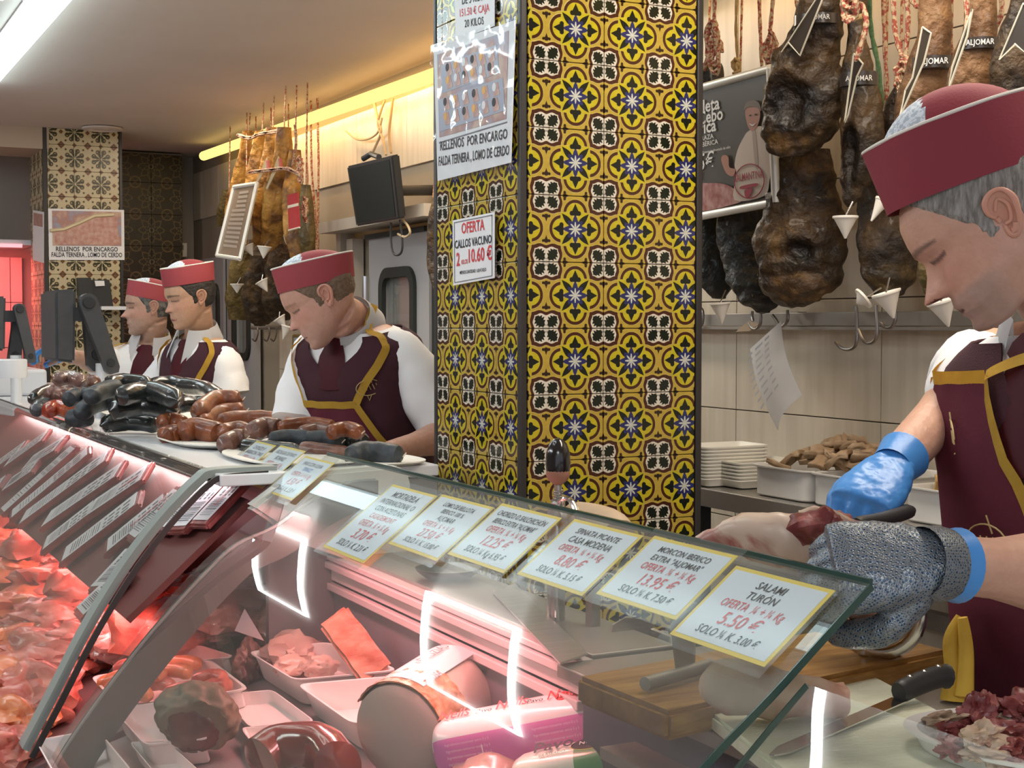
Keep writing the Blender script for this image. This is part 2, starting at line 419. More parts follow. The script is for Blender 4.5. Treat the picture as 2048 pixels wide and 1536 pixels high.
def tile_mat(name, arr, rough=.16, bump=.5, dim=1.0):
    im = gen_image(name, arr)
    m = bpy.data.materials.new(name); m.use_nodes = True; nt = m.node_tree; b = nt.nodes['Principled BSDF']; L = nt.links
    t = nd(nt, 'ShaderNodeTexImage', image=im); t.extension = 'REPEAT'; uv = nd(nt, 'ShaderNodeUVMap'); L.new(uv.outputs[0], t.inputs[0])
    n = nd(nt, 'ShaderNodeTexNoise'); n.inputs['Scale'].default_value = 14; mx = nd(nt, 'ShaderNodeMix', data_type='RGBA', blend_type='MULTIPLY')
    r = nd(nt, 'ShaderNodeValToRGB'); r.color_ramp.elements[0].color = (.66*dim, .62*dim, .52*dim, 1); r.color_ramp.elements[1].color = (dim, dim, dim, 1)
    L.new(n.outputs[0], r.inputs[0]); mx.inputs[0].default_value = 1; L.new(t.outputs[0], mx.inputs[6]); L.new(r.outputs[0], mx.inputs[7])
    L.new(mx.outputs[2], b.inputs['Base Color']); b.inputs['Roughness'].default_value = rough
    bw = nd(nt, 'ShaderNodeRGBToBW'); bp = nd(nt, 'ShaderNodeBump'); bp.inputs['Strength'].default_value = bump; bp.inputs['Distance'].default_value = .0025
    L.new(t.outputs[0], bw.inputs[0]); L.new(bw.outputs[0], bp.inputs['Height']); L.new(bp.outputs[0], b.inputs['Normal'])
    return m
yel_m = tile_mat('yellow_relief_tile', yellow_pattern())
brn_m = tile_mat('brown_relief_tile', brown_pattern(), .3, .3)
drk_m = tile_mat('dark_relief_tile', dark_pattern(), .35, .3)

def tiled_face(root, axis, plane, a0, a1, z0, z1, cuts, rh, m, rep, a_org, z_org, depth=.008, sgn=-1):
    """tiles on one face of a pillar; axis 'x': face runs along x at y=plane; 'y': runs along y at x=plane"""
    cols = [a0]+[c for c in cuts if a0+.01 < c < a1-.01]+[a1]
    rows = []; z = z_org - math.ceil((z_org-z0)/rh)*rh
    while z < z1-.005: rows.append((max(z, z0), min(z+rh, z1))); z += rh
    cache = {}
    for ci, (c0, c1) in enumerate(zip(cols[:-1], cols[1:])):
        for (r0, r1) in rows:
            if r1-r0 < .02: continue
            key = (ci, round(r1-r0, 4), round((r0-z_org)/rep % 1, 3))
            if key in cache:
                src = cache[key]; dup(src, V((0, 0, r0+.0008-WL[src.name].z)), root); continue
            g = .0008
            if axis == 'x': bm = span(c0+g, c1-g, plane, plane+sgn*depth, r0+g, r1-g, bev=.0012)
            else: bm = span(plane, plane+sgn*depth, c0+g, c1-g, r0+g, r1-g, bev=.0012)
            uvl = bm.loops.layers.uv.new('UVMap')
            for f in bm.faces:
                for lp in f.loops:
                    p = lp.vert.co; lp[uvl].uv = (((p.x if axis == 'x' else p.y)-a_org)/rep, (p.z-z_org)/rep)
            cache[key] = mk('tile', bm, m, root, smooth=False)
# near pillar
PX0, PX1, PY0, PY1 = 1.375, 1.835, 2.66, 3.11
pil = empty('pillar', (1.6, 2.88, 0), 'square pillar clad in yellow, brown and white patterned relief tiles', 'pillar')
mk('core', span(PX0+.012, PX1-.012, PY0+.012, PY1-.012, 0, CZ), grout_m, pil, smooth=False)
for cx, cy in ((PX0, PY0), (PX1, PY0), (PX0, PY1)):
    sx = 1 if cx == PX0 else -1; sy = 1 if cy == PY0 else -1
    mk('corner_trim', span(cx, cx+sx*.016, cy, cy+sy*.016, 0, CZ, bev=.003), dark_edge, pil, smooth=False)
REP = .1412
# joint and cross positions measured on the front face
xj = P(1208, 650, y=PY0).x; zc = P(1208, 657, y=PY0).z
tiled_face(pil, 'x', PY0+.010, PX0+.018, PX1-.018, .0, CZ, [xj-2*REP, xj, xj+2*REP], REP, yel_m, REP, xj, zc)
yj = P(935, 650, x=PX0).y
tiled_face(pil, 'y', PX0+.010, PY0+.018, PY1-.018, .0, CZ, [yj-REP, yj+REP], REP, yel_m, REP, yj, zc)
# far pillar and the dark tiled pier behind it
Q0, Q1, QY0, QY1 = P(88, 500, y=8.3).x, P(246, 500, y=8.3).x, 8.3, 8.8
pil2 = empty('pillar', ((Q0+Q1)/2, 8.5, 0), 'far square pillar clad in cream tiles with brown floral motifs', 'pillar')
mk('core', span(Q0+.012, Q1-.012, QY0+.012, QY1-.012, 0, CZ), grout_m, pil2, smooth=False)
mk('corner_trim', span(Q0, Q0+.022, QY0-.002, QY0+.02, 0, CZ), dark_edge, pil2, smooth=False)
mk('corner_trim', span(Q1, Q1-.015, QY0-.002, QY0+.02, 0, CZ), dark_edge, pil2, smooth=False)
tiled_face(pil2, 'x', QY0+.01, Q0+.024, Q1-.017, .6, CZ, [Q0+.024+.145*k for k in range(1, 4)], .145, brn_m, .145, Q0+.1, CZ-.09)
tiled_face(pil2, 'y', Q0+.01, QY0+.024, QY1-.01, .6, CZ, [QY0+.24], .145, brn_m, .145, QY0+.1, CZ-.09)
D0, D1 = P(240, 500, y=9.1).x, P(366, 500, y=9.1).x
pier = empty('pier', ((D0+D1)/2, 9.2, 0), 'dark brown patterned tiled pier behind the far pillar', 'pier')
mk('core', span(D0, D1, 9.12, 9.35, 0, CZ-.01), grout_m, pier, smooth=False)
tiled_face(pier, 'x', 9.115, D0, D1, .9, CZ-.02, [D0+.2*k for k in range(1, 4)], .2, drk_m, .2, D0+.1, 2.0)
# red lit stall at the far left
red = empty('lit_cabinet', (1.13, 9.2, 0), 'far stall cabinet with tiled back glowing under red light', 'cabinet')
rt_m = pm('stall_tile', (.60, .42, .40), .3)
cz0, cz1 = .8, 1.97
for i in range(5):
    for j in range(4):
        mk('tile', span(.96+.12*i*.6+.002, .96+.12*(i+1)*.6-.002, 9.30, 9.33, cz0+.28*j+.002, cz0+.28*(j+1)-.002), rt_m, red, smooth=False)
mk('hood', span(.94, 1.32, 8.8, 9.33, 1.97, 2.0), white_enamel, red, smooth=False)
mk('lamp_strip', span(.94, 1.25, 8.79, 8.81, 1.955, 1.975), emis('pink_strip', (1, .35, .38), 1.6), red, smooth=False)
mk('base', span(.94, 1.32, 8.9, 9.33, 0, cz0), white_enamel, red, smooth=False)

# ---- ceiling lamps
def tube_lamp(p0, p1, r, m, label, group=None, body=True):
    p0, p1 = V(p0), V(p1)
    t = empty('tube_lamp', (p0+p1)/2, label, 'lamp', group)
    mk('tube', tube([p0, p1], r, 12), m, t)
    if body:
        d = (p1-p0).normalized()
        mk('lamp_body', box((p0+p1)/2+V((0, 0, r*1.25)), (r*2.4, (p1-p0).length, r*.8)), white_enamel, t, smooth=False)
    return t
a = P(407, 312, x=2.28); b = P(868, 150, x=2.28); dz = (b.z-a.z)/(b.y-a.y)
tube_lamp((2.28, a.y, a.z), (2.28, 3.55, a.z+dz*(3.55-a.y)), .028, tube_warm, 'long warm yellow light tube above the back wall, left of the near pillar', body=False)
tube_lamp((2.28, 3.4, 2.52), (2.28, 1.2, 2.52), .028, tube_warm, 'warm light tube above the hams behind the near pillar', body=False)
a = P(-60, 160, z=CZ-.03); b = P(150, -20, z=CZ-.03)
a.x = b.x = (a.x+b.x)/2
tube_lamp((a.x, 6.9, CZ-.045), (a.x, 2.2, CZ-.045), .045, tube_cool, 'bright cool white light strip on the ceiling over the counter')
dl = empty('downlight', P(205, 256, z=CZ-.012), 'small round recessed ceiling downlight, unlit', 'downlight')
c = P(205, 256, z=CZ-.004)
mk('ring', lathe(c, [(.11, 0), (.11, -.01), (.075, -.014), (.07, -.002)], seg=28), ceil_m, dl)
mk('lens', lathe(c+V((0, 0, .0)), [(.068, -.002), (.05, -.008), (.02, -.010)], seg=20), pm('downlight_lens', (.75, .62, .55), .25), dl)
# square LED frames above the customers' aisle; they mirror in the curved counter glass
for i, y0 in enumerate((2.02, 4.24, 6.46)):
    x0, x1, y1, t = 0.0, .66, y0+.76, .017
    f = empty('light_frame', ((x0+x1)/2, y0+.38, CZ-.03), ('nearest', 'middle', 'farthest')[i]+' of the square white light frames over the aisle', 'lamp', 'light frames over the aisle')
    for q in ((x0, x1, y0, y0+t), (x0, x1, y1-t, y1), (x0, x0+t, y0, y1), (x1-t, x1, y0, y1)):
        mk('light_bar', span(*q, CZ-.03, CZ-.005), led_white, f, smooth=False)

# ---- back wall doors
def quadx(x, pts): return [P(px, py, x=x) for px, py in pts]
DF = empty('door_frame', (2.37, 5.9, 0), 'beige frame and lintel around the grey cold room door', 'door frame')
ya, yb = P(684, 500, x=2.36).y, P(878, 500, x=2.36).y
zt = 1.93
mk('lintel', span(2.25, 2.40, yb-.1, ya+.02, zt, zt+.05), door_frame_m, DF, smooth=False)
mk('jamb', span(2.33, 2.40, ya-.06, ya, 0, zt), door_frame_m, DF, smooth=False)
mk('jamb', span(2.345, 2.40, ya-.18, ya-.1, 0, zt-.03), door_frame_m, DF, smooth=False)
mk('jamb', span(2.33, 2.40, yb-.1, yb-.04, 0, zt), door_frame_m, DF, smooth=False)
def rrect(y0, y1, z0, z1, r, n=6):
    pts = []
    for cy, cz, a0 in ((y1-r, z1-r, 0), (y0+r, z1-r, 90), (y0+r, z0+r, 180), (y1-r, z0+r, 270)):
        for k in range(n+1):
            t = math.radians(a0+90*k/n); pts.append((cy+r*math.cos(t), cz+r*math.sin(t)))
    return pts
def ring_bm(x, outer, inner, th):
    bm = new(); n = len(outer)
    lay = [[bm.verts.new((xx, p[0], p[1])) for p in pp] for xx, pp in ((x, outer), (x-th, outer), (x-th, inner), (x, inner))]
    for k in range(4):
        a, b = lay[k], lay[(k+1) % 4]
        for i in range(n): bm.faces.new((a[i], a[(i+1) % n], b[(i+1) % n], b[i]))
    return bm
def cold_door(n, y0, y1, z1, wy0, wy1, wz0, wz1, label):
    """structure door with a round cornered window in a black gasket"""
    x = 2.352
    y0, y1 = min(y0, y1), max(y0, y1); wy0, wy1 = min(wy0, wy1), max(wy0, wy1)
    hole = rrect(wy0, wy1, wz0, wz1, .055)
    bm = new()
    for q in ((y0, wy0, 0, z1), (wy1, y1, 0, z1), (wy0, wy1, wz1, z1), (wy0, wy1, 0, wz0)): add_box(bm, (x+.02, (q[0]+q[1])/2, (q[2]+q[3])/2), (.04, q[1]-q[0], q[3]-q[2]))
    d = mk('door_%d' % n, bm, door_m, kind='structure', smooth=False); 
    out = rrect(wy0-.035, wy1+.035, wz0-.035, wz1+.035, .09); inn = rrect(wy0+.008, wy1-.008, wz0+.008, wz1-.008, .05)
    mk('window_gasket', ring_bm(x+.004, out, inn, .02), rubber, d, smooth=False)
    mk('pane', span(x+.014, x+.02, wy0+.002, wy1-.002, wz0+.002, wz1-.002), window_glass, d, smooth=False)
    mk('backing', span(x+.06, x+.075, y0, y1, wz0-.1, wz1+.1), pm('cold_room_glow', (.55, .52, .42), .5, emit=(1, .9, .7), estr=.12), d, smooth=False)  # backing given a faint glow of its own in place of cold room light
    return d
y0, y1 = P(737, 500, x=2.35).y, P(857, 500, x=2.35).y
d1 = cold_door(1, y1, y0, 1.885, P(826, 600, x=2.35).y, P(768, 600, x=2.35).y, 1.12, P(800, 550, x=2.35).z, '')
mk('door_gap', span(2.362, 2.40, yb-.02, y1-.004, 0, 1.9), rubber, d1, smooth=False)
mk('shelf_line', span(2.395, 2.402, P(826, 600, x=2.35).y, P(768, 600, x=2.35).y, P(800, 628, x=2.35).z-.03, P(800, 628, x=2.35).z), steel_dull, d1, smooth=False)
mk('hinge', tube([(2.335, y0+.01, 1.55), (2.335, y0+.01, 1.72)], .012, 8), chrome, d1)
mk('header_bar', span(2.33, 2.37, y1, y0, 1.885, 1.905), rubber, d1, smooth=False)
ja, jb = P(380, 600, x=2.35).y, P(446, 600, x=2.35).y
d2 = cold_door(2, jb, min(ja, 9.33), P(420, 516, x=2.35).z, P(436, 600, x=2.35).y, P(418, 600, x=2.35).y, .9, P(430, 578, x=2.35).z, '')
ja, jb = P(453, 600, x=2.35).y, P(506, 600, x=2.35).y
d3 = cold_door(3, jb, ja, P(420, 516, x=2.35).z, P(497, 600, x=2.35).y, P(470, 600, x=2.35).y, P(480, 708, x=2.35).z, 1.75, '')
mk('door_gap', span(2.36, 2.40, ja, ja+.05, 0, 1.9), rubber, d3, smooth=False)
# ------------------------------------------------------------------ the display counters
LX, LZ = 1.0, 1.232
Y_NEAR, Y_J = 1.143, 2.93
PROF_A = [(1.0, 1.232), (.93, 1.177), (.872, 1.131), (.80, 1.078), (.73, 1.020), (.65, .94), (.583, .865), (.51, .775), (.45, .69), (.405, .60)]
PROF_B = [(.80, 1.194), (.765, 1.178), (.715, 1.132), (.672, 1.086), (.62, 1.022), (.572, .952), (.52, .866), (.473, .777), (.407, .656)]
def fine(pr, n=4):
    return [(p.x, p.y) for p in spline([V((a, b, 0)) for a, b in pr], n)]
def strip(pr, y0, y1, th, name, m, parent=None, **kw):
    """a bent sheet following a profile in XZ between two Y, with real thickness"""
    pr = fine(pr); n = len(pr); inn = []
    for i in range(n):
        a, b = pr[max(i-1, 0)], pr[min(i+1, n-1)]
        t = V((b[0]-a[0], b[1]-a[1])).normalized(); nn = V((-t.y, t.x))   # towards the inside is +x,-z
        if nn.y > 0: nn = -nn
        inn.append((pr[i][0]+nn.x*th, pr[i][1]+nn.y*th))
    loop = pr+inn[::-1]; bm = new()
    A = [bm.verts.new((x, y0, z)) for x, z in loop]; B = [bm.verts.new((x, y1, z)) for x, z in loop]
    k = len(loop)
    for i in range(k): bm.faces.new((A[i], A[(i+1) % k], B[(i+1) % k], B[i]))
    for i in range(n-1):
        j = k-1-i
        bm.faces.new((A[i], A[j], A[j-1], A[i+1])); bm.faces.new((B[i], B[i+1], B[j-1], B[j]))
    bmesh.ops.recalc_face_normals(bm, faces=bm.faces)
    return mk(name, bm, m, parent, **kw)
def deck_z(x): return .62+(x-.45)*.30
# --- near counter
nc = empty('display_counter', (.8, 2.0, 0), 'near refrigerated display counter with curved glass carrying the price cards', 'counter')
def deckbm(y0, y1, x0=.40, x1=1.04):
    bm = new(); add_prism(bm, [(x0, y0, deck_z(x0)), (x1, y0, deck_z(x1)), (x1, y0, deck_z(x1)-.03), (x0, y0, deck_z(x0)-.03)], (0, y1-y0, 0)); return bm
mk('deck', deckbm(1.45, Y_J-.02), pm('counter_deck', (.26, .20, .20), .35), nc, smooth=False)
mk('body', span(.38, .98, 1.43, Y_J-.01, .06, .565), white_enamel, nc, smooth=False)
mk('rear_wall', span(1.045, 1.06, 1.72, Y_J-.02, .6, .94), pm('counter_rear', (.20, .17, .19), .4), nc, smooth=False)
mk('front_ledge', span(.945, 1.0, .56, 1.60, .93, .945), steel_dull, nc, smooth=False)
mk('end_wall', span(.42, .99, 1.43, 1.45, .57, .72), pm('counter_end_wall', (.09, .085, .10), .35), nc, smooth=False)
for i, (xa, xb, z0, z1) in enumerate(((1.03, 1.045, .93, .945), (1.04, 1.05, .95, .972), (1.025, 1.055, .978, .992), (1.03, 1.06, .995, 1.006))):
    mk('rail', span(xa, xb, 1.81, Y_J-.02, z0, z1, bev=.002), pm('pale_rail_%d' % i, (.62, .50, .50), .3), nc, smooth=False)
mk('ledge', span(1.055, 1.205, 1.81, Y_J-.1, .985, 1.012, bev=.003), steel_dull, nc, smooth=False)
mk('service_panel', span(1.19, 1.205, 1.82, Y_J-.1, .06, .985), steel_dull, nc, smooth=False)
g = strip(PROF_A, Y_NEAR, Y_J-.12, .008, 'curved_glass', glass, nc)
strip([(x, z) for x, z in PROF_A], Y_NEAR-.0015, Y_NEAR+.0005, .0085, 'glass_edge', glass_edge, nc)
mk('top_edge', span(LX-.001, LX+.004, Y_NEAR, Y_J-.12, LZ-.004, LZ+.004), glass_edge, nc, smooth=False)
# supporting arm and end cap at the joint
arm = [(1.10, 1.175), (1.04, 1.172), (.96, 1.14), (.88, 1.09)]+[(x, z-.020) for x, z in PROF_A[3:]]
strip(arm, Y_J-.155, Y_J-.12, .062, 'support_arm', arm_m, nc)
strip([(x-.004, z+.004) for x, z in arm], Y_J-.150, Y_J-.146, .006, 'arm_rib', gasket_m, nc)
capm = pm('pale_end_cap', (.56, .58, .54), .35)
bm = new(); add_prism(bm, [(.84, 0, 1.125), (.90, 0, 1.165), (.97, 0, 1.192), (1.16, 0, 1.20), (1.19, 0, 1.185), (1.20, 0, 1.15), (1.20, 0, 1.0), (1.06, 0, 1.0), (.96, 0, 1.04)], (0, .05, 0))
bmesh.ops.translate(bm, verts=bm.verts, vec=(0, Y_J-.10, 0)); bmesh.ops.bevel(bm, geom=[e for e in bm.edges], offset=.008, segments=2, affect='EDGES')
mk('end_cap', bm, capm, nc, smooth=False)
mk('vent', span(1.135, 1.15, Y_J-.103, Y_J-.098, 1.13, 1.142), dark_edge, nc, smooth=False)
mk('divider', span(.90, 1.29, Y_J-.03, Y_J-.01, .57, 1.16), pm('divider_panel', (.16, .15, .155), .4), nc, smooth=False)
# --- far counter
fc = empty('display_counter', (.8, 5.4, 0), 'far display counter with white ledge, lit red inside, under the sausage trays', 'counter')
Y_F = 8.0
mk('deck', deckbm(Y_J+.02, Y_F, .40, .98), bpy.data.materials['counter_deck'], fc, smooth=False)
mk('body', span(.38, 1.2, Y_J, Y_F, .06, .565), white_enamel, fc, smooth=False)
mk('ledge', span(.795, 1.29, Y_J-.04, Y_F, 1.165, 1.190, bev=.003), white_enamel, fc, smooth=False)
mk('ledge_trim', span(.788, .797, Y_J+.03, Y_F, 1.172, 1.192), dark_edge, fc, smooth=False)
mk('rear_wall', span(1.0, 1.015, Y_J+.02, Y_F, .6, 1.165), bpy.data.materials['counter_rear'], fc, smooth=False)
mk('service_panel', span(1.27, 1.285, Y_J, Y_F, .06, 1.165), white_enamel, fc, smooth=False)
strip(PROF_B, Y_J+.045, Y_F, .008, 'curved_glass', glass, fc)
strip([(.93, 1.199)]+[(x-.004, z+.004) for x, z in PROF_B], Y_J, Y_J+.05, .016, 'gasket', gasket_m, fc)
strip([(.90, 1.194)]+[(x+.004, z-.004) for x, z in PROF_B], Y_J-.035, Y_J-.028, .012, 'inner_edge', dark_edge, fc)
# upper shelf that carries the packs
SH0, SH1 = V((.885, 0, 1.135)), V((.62, 0, .90))
bm = new(); add_prism(bm, [(SH0.x, Y_J+.06, SH0.z-.012), (SH1.x, Y_J+.06, SH1.z-.012), (SH1.x+.01, Y_J+.06, SH1.z-.022), (SH0.x+.01, Y_J+.06, SH0.z-.022)], (0, 4.9, 0))
mk('pack_shelf', bm, pm('pack_shelf', (.20, .07, .065), .4), fc, smooth=False)
# --- the lower pane of the next counter, nearest the camera
xc = P(1512, 1332, z=1.14).x
np_ = empty('counter_pane', (.8, .9, 0), 'low clear pane of the next counter in front of the chopping board', 'glass')
PROF_C = [(xc, 1.14), (xc-.05, 1.098), (xc-.12, 1.035), (xc-.20, .95), (xc-.29, .84), (xc-.37, .73), (xc-.42, .65)]
strip(PROF_C, .55, Y_NEAR-.012, .007, 'curved_glass', glass, np_)
strip(PROF_C, Y_NEAR-.0125, Y_NEAR-.0115, .0072, 'glass_edge', glass_edge, np_)

# ---- price cards stuck on the sloping glass
SL = V((-(1.0-.80), 0, -(1.232-1.078))).normalized(); SN = V((SL.z, 0, -SL.x)); SN = SN if SN.z > 0 else -SN
RY = V((0, -1, 0))
cards = [
 ((3.262, 3.112), (.014, .130), ['CHORIZO P.', 'BARBACOA TWO'], None, '2.40 \u20ac', 'SOLO \u00bc K. 2.23\u20ac', 1, 'leftmost small price card, three overlapping at the far end of the glass'),
 ((3.088, 2.914), (.010, .133), ['PECHUGA DE PAVO', 'BONNIZ'], None, '4.50 \u20ac', 'SOLO \u00bc K. 2.50 \u20ac', 1, 'price card reading pechuga de pavo, middle of the far three'),
 ((2.886, 2.708), (.022, .137), ['PAVO CON OLIVA'], 'TERNIZZ', '4.50 \u20ac', 'SOLO \u00bc K. 2.50 \u20ac', 1, 'price card reading pavo con oliva with a blue word'),
 ((2.372, 2.175), (.036, .205), ['MORTADELA', 'INTERNACIONAL O', 'CON ACEITUNAS'], '*CASADEMONT', '3.70 \u20ac', 'SOLO \u00bc K. 2.21 \u20ac', 0, 'taller yellow bordered card for mortadela at 3.70 euros'),
 ((2.166, 1.970), (.030, .154), ['LOMO DE BELLOTA', 'IBERICO 100 %', 'ALJOMAR'], None, '27.50 \u20ac', 'SOLO \u00bc K. 15.00 \u20ac', 0, 'yellow bordered price card for lomo de bellota at 27.50 euros'),
 ((1.962, 1.772), (.018, .136), ['CHORIZO O SALCHICH\u00d3N', 'IBERICO EXTRA "ALJOMAR"'], None, '12.25 \u20ac', 'SOLO \u00bc Kg 6.95 \u20ac', 0, 'yellow bordered price card for chorizo o salchichon at 12.25 euros'),
 ((1.740, 1.560), (.014, .130), ['SPINATA PICANTE', 'CASA MODENA'], None, '8.80 \u20ac', 'SOLO \u00bc K. 5.15 \u20ac', 0, 'yellow bordered price card for spinata picante at 8.80 euros'),
 ((1.538, 1.358), (.010, .120), ['MORCON IBERICO', 'EXTRA "ALJOMAR"'], None, '13.95 \u20ac', 'SOLO \u00bc K. 7.50 \u20ac', 0, 'yellow bordered price card for morcon iberico at 13.95 euros'),
 ((1.346, 1.171), (.024, .140), ['SALAMI', 'TUR\u00d3N'], None, '5.50 \u20ac', 'SOLO \u00bc K. 3.00 \u20ac', 0, 'nearest yellow bordered price card, for salami at 5.50 euros'),
]
def G(y, s, lift=.0): return V((LX, y, LZ)) + SL*s + SN*lift
for (ya_, yb_), (s0, s1), heads, extra, price, solo, far, lab in cards:
    root = empty('price_card', G((ya_+yb_)/2, s1, .004), lab, 'price card', 'price cards stuck on the counter glass')
    L0 = .004
    def quad(y0, y1, a0, a1, th, lf):
        bm = new(); add_prism(bm, [G(y0, a0, lf), G(y1, a0, lf), G(y1, a1, lf), G(y0, a1, lf)], SN*th); return bm
    mk('border', quad(ya_, yb_, s0, s1, .0008, L0), yellow, root, smooth=False)
    b_ = .0055
    mk('card', quad(ya_-b_, yb_+b_, s0+b_, s1-b_, .0003, L0+.0009), card, root, smooth=False)
    mk('sleeve', quad(ya_+.010, yb_-.010, s0-.010, s1+.016, .0004, L0+.0024), sleeve_pl, root, smooth=False)
    lines = [(h, ink_grey if far else ink, .62 if len(h) > 12 else .8) for h in heads]
    if extra: lines.append((extra.strip('*'), ink_red if extra[0] == '*' else ink_blue, .7))
    lines += [('OFERTA  \u00bc + \u00bc K\u0261'.replace('\u0261', 'g'), ink_red, .85), (price, ink_red, 1.35), (solo, ink, .85)]
    tot = (s1-s0)-2*b_-.012; wsum = sum(max(l[2], .7)+.25 for l in lines); unit = tot/wsum; s = s0+b_+.008
    wmax = (ya_-yb_)-2*b_-.022
    for body, m_, sc in lines:
        h = unit*max(sc, .7); s += h*.92
        size = h*1.28; est = len(body)*size*.60
        xs = min(.95, wmax*.95/est)
        if m_ is ink_red and body.startswith('OFERTA'): xs = min(.85, wmax*.9/est)
        text(body, size, G((ya_+yb_)/2, s, L0+.0014), RY, -SL, m_, root, xs=xs, shear=.15, bold=.006, lift=.0004)
        s += h*.08+unit*.25

# ------------------------------------------------------------------ worktop side: block, board, meat, holders
WT = 1.008
wt = mk('worktop', span(.99, 1.42, .55, 1.80, WT-.02, WT, bev=.002), steel_dull, label='stainless steel worktop under the wooden block and chopping board', cat='worktop', smooth=False)
mk('front_panel', span(1.0, 1.015, .55, 1.74, .57, WT-.02), pm('dark_worktop_front', (.10, .095, .115), .35), wt, smooth=False)
for xx, yy in ((1.38, 1.74), (1.38, .62)): mk('leg', span(xx-.02, xx+.02, yy-.02, yy+.02, 0, WT-.03), steel_dull, wt, smooth=False)
wood = pm('oiled_wood', (.26, .12, .03), .38, col2=(.44, .24, .07), scale=5, stretch=(1.2, 14, 14), detail=8, bump=.25, bscale=9, distort=.6)
wood_end = pm('wood_block_end', (.15, .07, .03), .6, col2=(.26, .14, .07), scale=20, bump=.6)
Z1 = 1.045
c0, c1, c2 = P(1152, 1352, z=Z1), P(1335, 1425, z=Z1), P(1900, 1300, z=Z1)
c3 = c0+(c2-c1)
blk = empty('holder_base', (c0+c2)/2*1+V((0, 0, WT-Z1)), 'thick worn wooden block that carries the ham holder', 'wooden block')
bm = new(); add_prism(bm, [V((c.x, c.y, Z1)) for c in (c0, c1, c2, c3)], (0, 0, WT-Z1+.001)); bmesh.ops.bevel(bm, geom=list(bm.edges), offset=.006, segments=2, affect='EDGES')
o = mk('plank', bm, [wood, wood_end], blk, smooth=False)
for p in o.data.polygons:
    if abs(p.normal.z) < .5 and p.normal.x < -.5: p.material_index = 1
# board
ZB = 1.03
b0, b3 = P(1399, 1410, z=ZB), P(1556, 1534, z=ZB); b1 = P(1752, 1352, z=ZB)
dy = (b3-b0).normalized()
board = empty('chopping_board', (b0+b1)/2+dy*.4, 'scarred cream plastic chopping board with a green edge', 'chopping board')
pl = [b0, b0+dy*.66, b1+dy*.66, b1]
bm = new(); add_prism(bm, [V((p.x, p.y, ZB)) for p in pl], (0, 0, -(ZB-WT-.001))); bmesh.ops.bevel(bm, geom=[e for e in bm.edges], offset=.004, segments=2, affect='EDGES')
mk('board', bm, pm('cream_board', (.62, .62, .47), .55, col2=(.70, .70, .56), scale=10, stretch=(1, 4, 1), bump=.35, bscale=60), board, smooth=False)
ed = (b0-b1).normalized()
pg = (b0-dy*.001)
bm = new(); add_prism(bm, [V((p.x, p.y, ZB-.003)) for p in (b0+ed*.003, b0+dy*.022+ed*.003, b0+dy*.022-ed*.004, b0-ed*.004)], (0, 0, -.0185))
mk('green_edge', bm, pm('green_board_edge', (.10, .22, .15), .5), board, smooth=False)

def S_(px, py, z): return P(px, py, z=z)
# boning knife
kb, kh = P(1545, 1512, z=ZB+.004), P(1800, 1400, z=ZB+.008); kt = P(1895, 1365, z=ZB+.016)
kn = empty('knife', kb, 'long narrow knife with a black riveted handle lying on the board', 'knife')
d = (kh-kb).normalized(); sd = V((d.y, -d.x, 0))
bw0, bw1 = .006, .0125
bm = new(); add_prism(bm, [kb-sd*.004, kb+d*.03-sd*.012, kh-sd*.011, kh+sd*.011, kb+d*.02+sd*.010, kb+sd*.002], (0, 0, .0016)); mk('blade', bm, chrome, kn, smooth=False)
h = tube(spline([kh-d*.004+V((0, 0, .010)), kh+(kt-kh)*.3+V((0, 0, .012)), kh+(kt-kh)*.75+V((0, 0, .012)), kt+V((0, 0, .008))], 5), [.011]+[.0125]*13+[.014, .009], 12, 1.15); mk('handle', h, black_pl, kn)
for k in (.2, .5, .8):
    q = kh+(kt-kh)*k; up_ = (CAM-q).normalized(); mk('rivet', lathe(q+V((0, 0, .0262)), [(.0042, -.003), (.0042, 0), (.002, .0012), (0.0002, .0014)], seg=10), chrome, kn)
# the pale ham piece lying on the board
fat = pm('pale_fat_meat', (.50, .38, .28), .45, col2=(.40, .20, .15), col3=(.56, .46, .35), scale=14, bump=.5, sss=.1, lo=.45, hi=.62)
red_meat = pm('red_meat', (.16, .03, .03), .35, col2=(.34, .11, .10), col3=(.60, .42, .36), scale=26, bump=.5, bscale=60, sss=.1, lo=.42, hi=.55)
m0, m1 = P(1420, 1372, z=ZB+.045), P(1690, 1398, z=ZB+.03)
ham = tube(spline([m0-V((.01, 0, 0)), m0.lerp(m1, .12)+V((0, 0, .004)), m0.lerp(m1, .35), m0.lerp(m1, .65), m0.lerp(m1, .88), m1], 6), [.012]+[.012+.026*math.sin(min(1, (k+1)/8)*1.57) for k in range(29)]+[.016], 20, .85)
for v in ham.verts:
    t = (v.co-m0).dot(m1-m0)/(m1-m0).length_squared
    if t > .45: v.co.z = m0.lerp(m1, max(0, min(1, t))).z+(v.co.z-m0.lerp(m1, max(0, min(1, t))).z)*(1-.45*min(1, (t-.45)/.5))
jitter(ham, .006, 22, 3)
mp = mk('ham_piece', ham, fat, label='pale fatty ham piece lying on the board beside the wooden block', cat='meat')
mk('red_end', blob(P(1640, 1400, z=ZB+.022), (.035, .030, .018), 5, .25), red_meat, mp)
